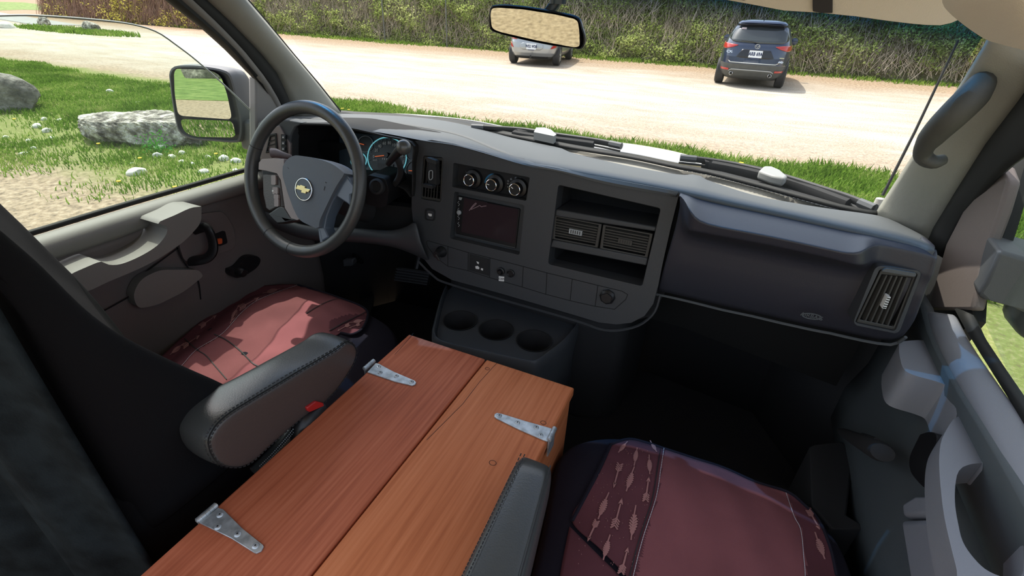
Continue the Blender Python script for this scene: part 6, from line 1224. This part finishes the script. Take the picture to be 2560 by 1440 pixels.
def hinge(strap, barrel, screws, lean, label):
    g = G(); F = [W(a, b, z=ZB+.0030) for a, b in strap]; g.prism(F, [p-Vector((0, 0, .0028)) for p in F]); st_ = obj('hinge', fixn(g.geo()), M['steel'], WB, bevel=.0006, label=label)
    a, b_ = [W(x, y, z=ZB+.004) for x, y in barrel]; g = G(); n = 5
    for k in range(n): g.tube([a.lerp(b_, k/n+.004), a.lerp(b_, (k+1)/n-.004)], .0050, 14)
    g.tube([a.lerp(b_, -.03), a.lerp(b_, 1.03)], .0032, 10); obj('hinge_barrel', g.geo(), M['steel'], st_)
    sg = G()
    for s in screws:
        c = W(*s, z=ZB+.0031); g = G(); g.lathe(c, UPZ, [(0, .0052), (.0012, .0046), (.0020, .0030), (.0021, .0016)], 18); g.lathe(c, UPZ, [(.0022, .0015), (.0023, .0014)], 6, 1); obj('screw', g.geo(), [M['steel'], M['gap']], st_)
        rg_ = G(); rg_.lathe(c, UPZ, [(-.0001, .0066), (.0003, .0064), (.0003, .0052)], 18, capa=False, capb=False); 
    g = G(); nrm = (W(*strap[-1], z=ZB)-W(*strap[0], z=ZB)); 
    ll = [a+Vector((0, 0, -.004)), b_+Vector((0, 0, -.004)), b_+Vector((0, 0, -.045)), a+Vector((0, 0, -.045))]; d = Vector((.0015, 0, 0)); g.prism([p+d for p in ll], [p-d for p in ll]); obj('hinge_leaf', fixn(g.geo()), M['steel'], st_)
hinge(cK((655, 930), (718, 862), (740, 866), (860, 930), (1012, 995), (1022, 1008), (1014, 1022), (990, 1030), (860, 1000), (700, 945)), cK((632, 908), (705, 845)), cK((740, 892), (751, 936), (872, 962), (985, 1006)), 0, 'galvanised strap hinge at the far left of the box')
hinge(cI((1275, 1040), (1395, 945), (1430, 955), (1560, 1085), (1682, 1182), (1688, 1192), (1672, 1222), (1640, 1236), (1620, 1228), (1480, 1140)), cI((1262, 1032), (1385, 928)), cI((1408, 991), (1394, 1068), (1521, 1115), (1636, 1190)), 0, 'shiny strap hinge at the near left of the box')
hinge(cJ((287, 184), (300, 177), (330, 182), (480, 228), (636, 272), (640, 290), (612, 352), (590, 345), (440, 280), (300, 212), (285, 200)), cJ((657, 272), (620, 345)), cJ((316, 195), (427, 239), (543, 268), (570, 316)), 0, 'galvanised strap hinge at the right of the box')

# ================================================================ SEATS
def radial(poly):
    P = [Vector((p.x, p.y)) for p in poly]; c = sum(P, Vector((0, 0)))/len(P); th = [math.atan2(p.y-c.y, p.x-c.x) for p in P]; rr = [(p-c).length for p in P]
    o = sorted(range(len(P)), key=lambda i: th[i]); th = [th[i] for i in o]; rr = [rr[i] for i in o]; th = [th[-1]-2*math.pi]+th+[th[0]+2*math.pi]; rr = [rr[-1]]+rr+[rr[0]]
    return c, lambda a: float(np.interp(a, th, rr))
def cushion(name, poly, z0, dz, m, parent, wr=None, base=.66, p=4.0):
    c, R_ = radial(poly)
    def h(x, y):
        r = math.hypot(x-c.x, y-c.y); s = min(r/R_(math.atan2(y-c.y, x-c.x)), 1.0); z = z0+dz*(1-s**p)
        return z+(wr(x, y) if wr else 0)
    n = 96; rings = []
    for s in (.02, .15, .3, .45, .6, .72, .82, .9, .95, .98, 1.0):
        rings.append([Vector((c.x+R_(a)*s*math.cos(a), c.y+R_(a)*s*math.sin(a), h(c.x+R_(a)*s*math.cos(a), c.y+R_(a)*s*math.sin(a)))) for a in np.linspace(-math.pi, math.pi, n+1)[:-1]])
    last = rings[-1]
    for k, (o_, dzz) in enumerate(((.008, .012), (.012, .03), (.010, .07), (.0, .12), (-.03, .2), (-.04, z0-base))):
        rings.append([Vector((p_.x+math.cos(a)*o_, p_.y+math.sin(a)*o_, z0-dzz)) for p_, a in zip(last, np.linspace(-math.pi, math.pi, n+1)[:-1])])
    g = G(); rows(rings, g, closed=True); g.add(rings[0], [tuple(range(n))]); obj(name, g.geo(), m, parent, sub=1); return h
def on_h(px, py, h, off=.004, z=.95):
    for _ in range(8):
        p = W(px, py, z=z); z = h(p.x, p.y)+off
    return W(px, py, z=z)
def coons(T, B, L_, R_, nu, nv):
    T, B = smoothline(T, nu), smoothline(B, nu); L_, R_ = smoothline(L_, nv), smoothline(R_, nv); out = []
    for j in range(nv):
        v = j/(nv-1); row = []
        for i in range(nu):
            u = i/(nu-1); a = np.array
            p = (1-v)*a(T[i])+v*a(B[i])+(1-u)*a(L_[j])+u*a(R_[j])-((1-u)*(1-v)*a(T[0])+u*(1-v)*a(T[-1])+(1-u)*v*a(B[0])+u*v*a(B[-1])); row.append(tuple(p))
        out.append(row)
    return out
PS = empty('passenger_seat', (.14, .45, .62), 'passenger seat in black cloth with dark red patterned seat cover', 'seat')
pp = [(1392, 1190), (1404, 1135), (1440, 1105), (1500, 1090), (1579, 1092), (1660, 1112), (1729, 1136), (1810, 1166), (1892, 1202), (1960, 1234), (2014, 1265), (2060, 1303), (2100, 1350), (2136, 1440), (2170, 1560), (2190, 1700), (1900, 1900), (1500, 1900), (1230, 1760), (1290, 1600), (1340, 1440), (1370, 1320)]
poly = [W(a, b, z=.925) for a, b in smoothline(pp+[pp[0]], 90)[:-1]]
def wrp(x, y): return .0025*math.sin(28*x+9*y)*math.sin(17*y-6*x+1)+.0012*math.sin(70*x+30*y)
hP = cushion('cushion', poly, .915, .035, M['cushion'], PS)
hPc = lambda x, y: hP(x, y)+wrp(x, y)
T_ = [(1579, 1098), (1662, 1122), (1810, 1170), (1969, 1230)]; R__ = [(1969, 1230), (2010, 1330), (2022, 1440), (2020, 1600)]; L_ = [(1526, 1117), (1494, 1187), (1450, 1262), (1424, 1306)]
# cover in one grid: left strip, centre panel, right strip (materials by column)
Tt = [(1526, 1112), (1553, 1102), (1579, 1098), (1620, 1108), (1662, 1122), (1736, 1146), (1810, 1170), (1892, 1206), (1969, 1230), (2010, 1262), (2046, 1300)]
Lt = [(1526, 1112), (1500, 1170), (1468, 1232), (1430, 1302), (1500, 1372), (1575, 1450), (1640, 1540), (1680, 1620)]
Rt = [(2046, 1300), (2076, 1370), (2092, 1440), (2105, 1520), (2110, 1620)]
Bt = [(1680, 1620), (1760, 1625), (1850, 1630), (1950, 1630), (2020, 1625), (2110, 1620)]
g2 = coons(Tt, Bt, Lt, Rt, 84, 60); seamx = smoothline([(1660, 1120), (1652, 1171), (1640, 1244), (1607, 1346), (1583, 1440), (1560, 1540), (1540, 1640)], 60); seamr = smoothline([(1965, 1228), (1985, 1290), (2002, 1326), (2010, 1400), (2013, 1440), (2014, 1640)], 60)
def side_of(px, py, line):
    xs = [q[1] for q in line]; return px-float(np.interp(py, xs, [q[0] for q in line]))
g = G(); V3 = [[on_h(a, b, hPc, .005) for a, b in r] for r in g2]; rows(V3, g)
k = 0
for j in range(59):
    for i in range(83):
        a, b = g2[j][i]; g.m[k] = 0 if (side_of(a, b, seamx) > 0 and side_of(a, b, seamr) < 0) else 1; k += 1
cov = empty('tmp', (0, 0, 0)); gcov = g
def hem(pts, h, off, r_, name, parent, m, n=60): P = [on_h(a, b, h, off) for a, b in smoothline(pts, n)]; g = G(); g.tube(P, r_, 6); return obj(name, g.geo(), m, parent)
hem(Tt[:1]+Tt[1:]+Rt[1:3], hPc, .006, .0035, 'hem', cov, M['cushion']); hem(Lt[:4], hPc, .006, .004, 'hem', cov, M['cushion'])
def stitchline(pts, h, name, parent, w=.0011, gap=1, n=120, m=None, off=.0078):
    P = [on_h(a, b, h, off) for a, b in smoothline(pts, n)]; g = G()
    if gap:
        for i in range(0, n-2, 2): ribbon([P[i], P[i].lerp(P[i+1], 1.6)], w, UPZ, g=g)
    else: ribbon(P, w, UPZ, g=g)
    return obj(name, g.geo(), m or M['stitch'], parent, smooth=False)
stitchline(seamx[:56], hPc, 'stitching', cov, gap=1, n=150); stitchline([(2082-0, 1240) if False else (1965, 1232), (1985, 1290), (2002, 1326), (2010, 1400), (2013, 1440), (2013, 1520)], hPc, 'stitching', cov, n=130)
stitchline([(a-9, b+2) for a, b in seamx[:50:7]], hPc, 'inner_seam', cov, w=.0018, gap=0, m=M['seam'], n=50)
# printed arrows and feathers
def motif(kind, x, y, ang, s, h, g, off=.0072):
    c, sn = math.cos(math.radians(ang)), math.sin(math.radians(ang))
    def T(u, v): return (x+(u*c-v*sn)*s, y+(u*sn+v*c)*s)
    def line(pts, w=.0016): ribbon([on_h(*T(*q), h, off) for q in pts], w, UPZ, g=g, m=2, th=.0002)
    def fill(pts): 
        P = [on_h(*T(*q), h, off+.0002) for q in pts]; g.add(P, [tuple(range(len(P)))], 2)
    if kind == 'arrow':
        line([(-20, 0), (0, 0), (20, 0)], .0014); fill([(20, -5), (34, 0), (20, 5), (23, 0)])
        for k in range(4): line([(-30+k*5, -7), (-24+k*5, 0), (-30+k*5, 7)], .0017)
    else:
        line([(-34, 0), (-10, 1), (30, 0)], .0011)
        for k in range(7): 
            w_ = 7*math.sin(math.pi*(k+1.2)/8.5); line([(-16+k*5, -w_), (-10+k*5, 0)], .0019); line([(-16+k*5, w_), (-10+k*5, 0)], .0019)
g = G()
for (kd, x, y, a, s) in [('feather', 430, 380, -60, .62), ('arrow', 470, 395, 105, .0), ('arrow', 1040, 560, 105, 1.0), ('feather', 1075, 390, 130, .55), ('feather', 1155, 445, -80, .7), ('feather', 1120, 590, 108, 1.0), ('feather', 1240, 500, 88, .75), ('arrow', 1225, 650, -82, 1.0), ('feather', 955, 755, 112, 1.1), ('arrow', 1045, 800, -75, 1.25), ('feather', 1140, 860, 98, 1.35), ('arrow', 890, 900, 115, .9), ('feather', 975, 1010, 105, 1.0), ('arrow', 1085, 1090, -75, 1.1), ('feather', 1265, 385, 60, .5)]:
    if s <= 0 or x < 800: continue
    motif(kd, *cJ((x, y))[0], a, s, hPc, g)
for (kd, x, y, a, s) in [('arrow', 2250, 830, 60, .9), ('feather', 2290, 1000, 70, 1.1)]: motif(kd, *cJ((x, y))[0], a, s, hPc, g)
r = random.Random(3)
for k in range(110):
    x, y = r.uniform(800, 1290), r.uniform(380, 1150); px, py = cJ((x, y))[0]
    if side_of(px, py, seamx) > -6: continue
    if (x < 1000-(y-385)*.52): continue
    q = on_h(px, py, hPc, .0072); d_ = .0007; g.add([q+Vector((d_*math.cos(a), d_*math.sin(a), .0002)) for a in (0, 1.57, 3.14, 4.71)], [(0, 1, 2, 3)], 2)
gcov.add(g.v, g.f, 2); cv2 = obj('seat_cover', gcov.geo(), [M['red'], M['redd'], M['print_']], PS, solid=.002, soff=0, label='dark red cotton seat cover with arrows and feathers printed on its side strips')
for ch in [o for o in bpy.data.objects if o.parent is cov]: ch.parent = cv2; ch.location = ch.location; ch.data.transform(Matrix.Translation(-origin_of(cv2)))
bpy.data.objects.remove(cov)
# folded lower flap of the cover (left side, near)
g = G(); fl_ = coons([(1424, 1316), (1480, 1372), (1560, 1450)], [(1390, 1560), (1470, 1580), (1560, 1600)], [(1424, 1316), (1400, 1440), (1390, 1560)], [(1560, 1450), (1562, 1520), (1560, 1600)], 20, 20)
rows([[on_h(a, b, hP, .0025+.0) for a, b in r] for r in fl_], g); obj('cover_flap', g.geo(), M['redd'], PS, solid=.001, soff=0)
# armrest of the passenger seat (left side, towards the box)
def armrest_top(name, far_l, far_r, near_r, near_l, zf, zn, th, parent):
    g = G(); n = 24; gr = []
    for i in range(n+1):
        t = i/n; a = (far_l[0]*(1-t)+near_l[0]*t, far_l[1]*(1-t)+near_l[1]*t); b = (far_r[0]*(1-t)+near_r[0]*t, far_r[1]*(1-t)+near_r[1]*t); z = zf*(1-t)+zn*t
        A, B = W(*a, z=z), W(*b, z=z); m_ = .5*(A+B); e = (B-A).normalized(); wd = (B-A).length/2; end = min(1, math.sqrt(min(1, (t*n)/2.2))) if t*n < 2.2 else 1; ring = []
        for k in range(28):
            th_ = 2*math.pi*k/28; c, s = math.cos(th_), math.sin(th_); ring.append(m_+e*(wd*(.90+.10*end)*math.copysign(abs(c)**.42, c))+Vector((0, 0, -th/2+(th/2)*(.72+.28*end)*math.copysign(abs(s)**.6, s))))
        gr.append(ring)
    rows(gr, g, closed=True); g.add(gr[0], [tuple(range(28))[::-1]]); g.add(gr[-1], [tuple(range(28))]); return obj(name, g.geo(), M['leather'], parent)
AR = armrest_top('armrest', (1296, 1124), (1386, 1158), (1305, 1500), (1112, 1500), 1.135, 1.150, .075, PS)
for off_, w_ in (((1303, 1134, 1126, 1500), .0016), ((1312, 1136, 1140, 1500), .0016), ((1376, 1164, 1285, 1500), .0020)):
    g = G(); n = 70; P = []
    for i in range(n+1): t = i/n; P.append(W(off_[0]*(1-t)+off_[2]*t, off_[1]*(1-t)+off_[3]*t, z=1.1355+.015*t))
    if w_ < .0018:
        for i in range(0, n-1, 2): ribbon([P[i], P[i].lerp(P[i+1], 1.3)], w_, UPZ, g=g, th=.0008)
    else: ribbon(P, w_, UPZ, g=g, th=.0006)
    obj('armrest_seam', g.geo(), M['seam'], AR, smooth=False)
g = G(); g.box((-.10, -.1, .62), (.40, .60, .74)); obj('seat_base', g.geo(), M['blackmatt'], PS, bevel=.02)
g = G(); g.box((-.13, .20, .80), (-.105, .30, 1.10)); obj('armrest_bracket', g.geo(), M['black'], PS, bevel=.006)

# driver seat
DS = empty('driver_seat', (-.95, .5, .62), 'driver seat in black cloth with dark red seat cover and leather armrest', 'seat')
dp = [(405, 915), (470, 848), (540, 786), (620, 736), (700, 710), (790, 716), (860, 738), (925, 775), (972, 806), (985, 845), (975, 900), (900, 980), (800, 1070), (700, 1160), (560, 1200), (440, 1130), (380, 1010)]
poly = [W(a, b, z=.925) for a, b in smoothline(dp+[dp[0]], 90)[:-1]]
hD = cushion('cushion', poly, .905, .045, M['cushion'], DS)
def wrd(x, y): return .004*math.sin(22*x+14*y)*math.sin(10*y-12*x+2)+.0022*math.sin(48*x-26*y)+.0012*math.sin(90*y+20*x)
hDc = lambda x, y: hD(x, y)+wrd(x, y)
TtD = cH((1690, 702), (1800, 695), (1905, 698), (2060, 742), (2200, 790), (2300, 828), (2352, 868)); LtD = cH((1690, 702), (1560, 752), (1440, 820), (1310, 910), (1170, 1030), (1060, 1130), (1010, 1180)); RtD = cH((2352, 868), (2345, 930), (2310, 985), (2250, 1014), (2180, 1004), (2000, 1150), (1900, 1260)); BtD = cH((1010, 1180), (1200, 1290), (1400, 1370), (1600, 1400), (1750, 1360), (1900, 1260))
gd = coons(TtD, BtD, LtD, RtD, 84, 60); seamd = smoothline(cH((1905, 698), (1780, 740), (1640, 800), (1540, 880), (1420, 1010), (1260, 1110), (1175, 1200), (1120, 1260)), 60)
seamd2 = smoothline(cH((2160, 780), (2130, 880), (2160, 960), (2120, 990), (2090, 1010)), 40)
g = G(); V3 = [[on_h(a, b, hDc, .005) for a, b in r] for r in gd]; rows(V3, g); k = 0
def left_of(px, py, line): ys = [q[1] for q in line]; return px < float(np.interp(py, ys, [q[0] for q in line]))
for j in range(59):
    for i in range(83): a, b = gd[j][i]; x_ = (a)*2.56; y_ = (b-440)*2.56; g.m[k] = 1 if (left_of(a, b, seamd) or (x_ > 2110 and y_ > 845+(2340-x_)*.32 and y_ > 880)) else 0; k += 1
covd = empty('tmp', (0, 0, 0)); gcovd = g
hem(TtD[2:]+RtD[1:5], hDc, .006, .004, 'hem', covd, M['cushion']); stitchline(seamd, hDc, 'stitching', covd, n=150)
stitchline(cH((1370, 1012), (1450, 1050), (1540, 1120), (1620, 1200), (1680, 1218), (1740, 1205)), hDc, 'cover_seam', covd, w=.0028, gap=0, m=M['seam'], n=40)
stitchline(cH((1180, 1040), (1260, 1110), (1320, 1150), (1380, 1220), (1450, 1300)), hDc, 'cover_seam', covd, w=.0022, gap=0, m=M['seam'], n=40)
stitchline(cH((1960, 880), (2040, 830), (2120, 795), (2180, 780)), hDc, 'cover_seam', covd, w=.0028, gap=0, m=M['seam'], n=30)
stitchline(cH((2110, 990), (2180, 950), (2260, 910), (2345, 868)), hDc, 'cover_seam', covd, w=.0032, gap=0, m=M['seam'], n=30)
g = G()
for (kd, x, y, a, s) in [('feather', 1500, 890, 115, .8), ('arrow', 1590, 815, -28, .9), ('feather', 1740, 735, -15, .7), ('arrow', 1330, 930, -35, .8), ('arrow', 1220, 1060, -35, .8), ('feather', 1130, 1110, 140, .7), ('arrow', 2200, 970, 150, .55), ('feather', 2290, 930, -10, .6), ('arrow', 2270, 960, 160, .45)]: motif(kd, *cH((x, y))[0], a, s, hDc, g)
gcovd.add(g.v, g.f, 2); cv2 = obj('seat_cover', gcovd.geo(), [M['red'], M['redd'], M['print_']], DS, solid=.002, soff=0, label='dark red cotton seat cover, partly sunlit, with printed side strips')
for ch in [o for o in bpy.data.objects if o.parent is covd]: ch.parent = cv2; ch.data.transform(Matrix.Translation(-origin_of(cv2)))
bpy.data.objects.remove(covd)
# backrest
Er = [(700, 1040), (590, 960), (500, 925), (420, 888), (330, 845), (250, 790), (190, 735), (120, 660), (60, 605), (0, 555), (-60, 505)]; El = [(395, 940), (345, 880), (300, 810), (240, 735), (195, 685), (150, 640), (110, 600), (70, 560), (35, 525), (0, 490), (-50, 440)]
ER = [W(a, b, x=-.70) for a, b in Er]; EL = [W(a, b, x=-1.13) for a, b in El]; g = G(); gr = []
for i, (p, q) in enumerate(zip(EL, ER)):
    row = [p+Vector((-.02, -.10, 0)), p+Vector((-.02, -.03, .0))]
    for k in range(13):
        t = k/12; dep = -.035*math.sin(math.pi*t)**.6; wv_ = .004*math.sin(9*t+i*1.9)+.0025*math.sin(23*t-i*1.1); row.append(p.lerp(q, t)+Vector((0, dep+wv_*math.sin(math.pi*t), 0)))
    row += [q+Vector((.022, -.030, -.004)), q+Vector((.024, -.06, -.006))]
    yb = min(.175, q.y-.05); row += [Vector((q.x+.022, yb+.01, q.z-.01)), Vector((q.x, yb, q.z-.01)), Vector((-1.13, yb-.0, q.z))]
    gr.append(row)
rows(gr, g); obj('backrest', g.geo(), M['cloth'], DS, sub=2, solid=.01, soff=-1)
g = G(); lowr = [Vector((-.69, .42, 1.08)), Vector((-.69, .17, 1.10)), Vector((-.69, .17, .72)), Vector((-.69, .50, .72)), Vector((-.69, .50, .95))]; g.prism(lowr, [p+Vector((-.42, 0, 0)) for p in lowr]); obj('backrest_base', fixn(g.geo()), M['cloth'], DS, bevel=.02, seg=3)
g = G(); g.box((-1.16, .1, .62), (-.74, .78, .74)); obj('seat_base', g.geo(), M['blackmatt'], DS, bevel=.02)
# driver armrest: a padded slab, its right flank and seams
so_ = cI((1362, 590), (1350, 520), (1375, 460), (1420, 400), (1500, 335), (1640, 250), (1800, 155), (1930, 75), (2050, 5), (2160, -62), (2225, -112), (2262, -98), (2285, -60), (2270, 10), (2230, 80), (2170, 170), (2060, 290), (1950, 360), (1830, 460), (1700, 575), (1620, 650), (1540, 685), (1460, 680), (1400, 650))
F = [W(a, b, x=-.612) for a, b in smoothline(so_+[so_[0]], 90)[:-1]]; cc = sum(F, Vector())/len(F)
def shr(p, s, dx): return Vector((-.612+dx, cc.y+(p.y-cc.y)*s, cc.z+(p.z-cc.z)*s))
def lf(p, s, dx, ou=0):
    d = Vector((0, p.y-cc.y, p.z-cc.z)).normalized(); return Vector((-.612+dx, p.y+d.y*ou, p.z+d.z*ou))
g = G(); rows([[shr(p, .05, .002) for p in F], [shr(p, .6, .003) for p in F], [shr(p, .93, .002) for p in F], [lf(p, 1, 0, 0) for p in F], [lf(p, 1, -.004, .001) for p in F], [lf(p, 1, -.009, .0035) for p in F], [lf(p, 1, -.022, .006) for p in F], [lf(p, 1, -.045, .007) for p in F], [lf(p, 1, -.068, .005) for p in F], [lf(p, 1, -.080, .0) for p in F], [lf(p, 1, -.086, -.008) for p in F], [shr(p, .5, -.088) for p in F], [shr(p, .05, -.088) for p in F]], g, closed=True)
nF = len(F)
for i in range(len(g.f)): g.m[i] = 0 if i//nF >= 3 else 1
g.f.append(tuple(range(nF))); g.m.append(1); g.f.append(tuple(len(g.v)-nF+i for i in range(nF))); g.m.append(0)
AD = obj('armrest', fixn(g.geo()), [M['leather'], M['leather2']], DS, sub=1, label='black leather armrest with stitched brown-grey side panel')
g = G()
for i in range(0, nF):
    p = lf(F[i], 1, -.001, .0012); q = lf(F[(i+1) % nF], 1, -.001, .0012); ribbon([p, p.lerp(q, .62)], .0018, (1, 0, .4), g=g, th=.0012)
for i in range(0, nF):
    p = lf(F[i], 1, -.008, .0046); q = lf(F[(i+1) % nF], 1, -.008, .0046); ribbon([p, p.lerp(q, .62)], .0016, (.5, 0, 1), g=g, th=.001)
obj('armrest_stitching', g.geo(), M['seam'], AD, smooth=False)
g = G(); g.tube([lf(p, 1, -.0045, .0012) for p in F], .0014, 5, closed=True); obj('armrest_piping', g.geo(), M['gap'], AD)
# second stitched strip and belt buckle between seat and box
g = G(); P = [W(a, b, x=-.640) for a, b in cI((1640, 720), (1720, 640), (1820, 530), (1890, 440))]; g.tube(P, [.016]*4, 12, flat=.7); obj('lower_armrest', g.geo(), M['leather'], DS)
g = G()
for q in range(2):
    P = [W(a+q*4, b+q*4, x=-.620) for a, b in smoothline(cI((1660, 680), (1740, 600), (1830, 500), (1885, 430)), 50)]
    for i in range(0, 48, 2): ribbon([P[i], P[i+1]], .0016, (1, 0, .6), g=g)
obj('lower_stitching', g.geo(), M['grey'], DS, smooth=False)
BK = empty('seat_belt_buckle', W(*cI((1990, 380))[0], x=-.618), 'black seat belt buckle with red button beside the box', 'buckle')
g = G(); P = [W(a, b, x=-.618) for a, b in cI((1900, 520), (1930, 400), (1990, 340), (2050, 290))]; g.tube([tuple(p) for p in smoothline([tuple(p) for p in P], 14)], [.014+.006*math.sin(i/13*2.6) for i in range(14)], 12, flat=.7); obj('buckle_body', g.geo(), M['black'], BK)
g = G(); f = [W(a, b, x=-.604) for a, b in cI((1965, 305), (2025, 265), (2072, 275), (2078, 295), (1985, 335), (1970, 325))]; g.prism(f, [p+Vector((-.024, 0, 0)) for p in f]); obj('release_button', fixn(g.geo()), M['redpl'], BK, bevel=.002, label='red release button')
# ================================================================ CURTAIN at the left edge
E_ = [W(a, b, x=-.645) for a, b in ((-180, 640), (0, 845), (200, 1130), (390, 1412), (560, 1640))]; g = G(); gr = []
zt, zb_ = 1.92, .70
for j in range(31):
    t = j/30; z = zt*(1-t)+zb_*t; y0 = .160; row = []
    for i in range(61):
        u = i/60; x = -.645-.66*u; y = y0-.20*u+.012*math.sin(u*26+.8*math.sin(3*t))*min(1, u*6)+.004*math.sin(u*60+t*5)*min(1, u*5); row.append(Vector((x+.004*math.sin(t*9)*(1-u), y, z)))
    gr.append(row)
rows(gr, g); obj('curtain', g.geo(), M['plush'], solid=.005, soff=-1, label='dark plush curtain hanging behind the driver seat', cat='curtain')
# ================================================================ passenger footwell things
LV = empty('belt_buckle', W(2160, 1110, x=.37), 'black tapered lever lying between passenger seat and door', 'lever')
g = G(); a, b_ = W(*cG((245, 820))[0], x=.385), W(*cG((410, 905))[0], x=.365); g.tube([a, a.lerp(b_, .15), a.lerp(b_, .6), b_, b_.lerp(a, -.06)], [.008, .013, .0185, .022, .018], 16, flat=.8); obj('lever_body', g.geo(), M['blackmatt'], LV)
g = G(); c = a.lerp(b_, .55); g.tube([c+Vector((0, 0, .014)), a.lerp(b_, .85)+Vector((0, 0, .017))], .006, 8); obj('lever_grip', g.geo(), M['rubber'], LV)
LV.name = 'seat_lever'
g = G(); f = [W(*cG(q)[0], z=.90) for q in ((110, 885), (130, 875), (245, 862), (300, 900), (270, 1180), (330, 1215), (340, 1240), (205, 1238), (120, 1140))]; g.prism(f, [p-Vector((0, 0, .2)) for p in f]); obj('step_bin', fixn(g.geo()), M['under'], bevel=.004, label='dark plastic step bin beside the passenger seat', cat='bin')
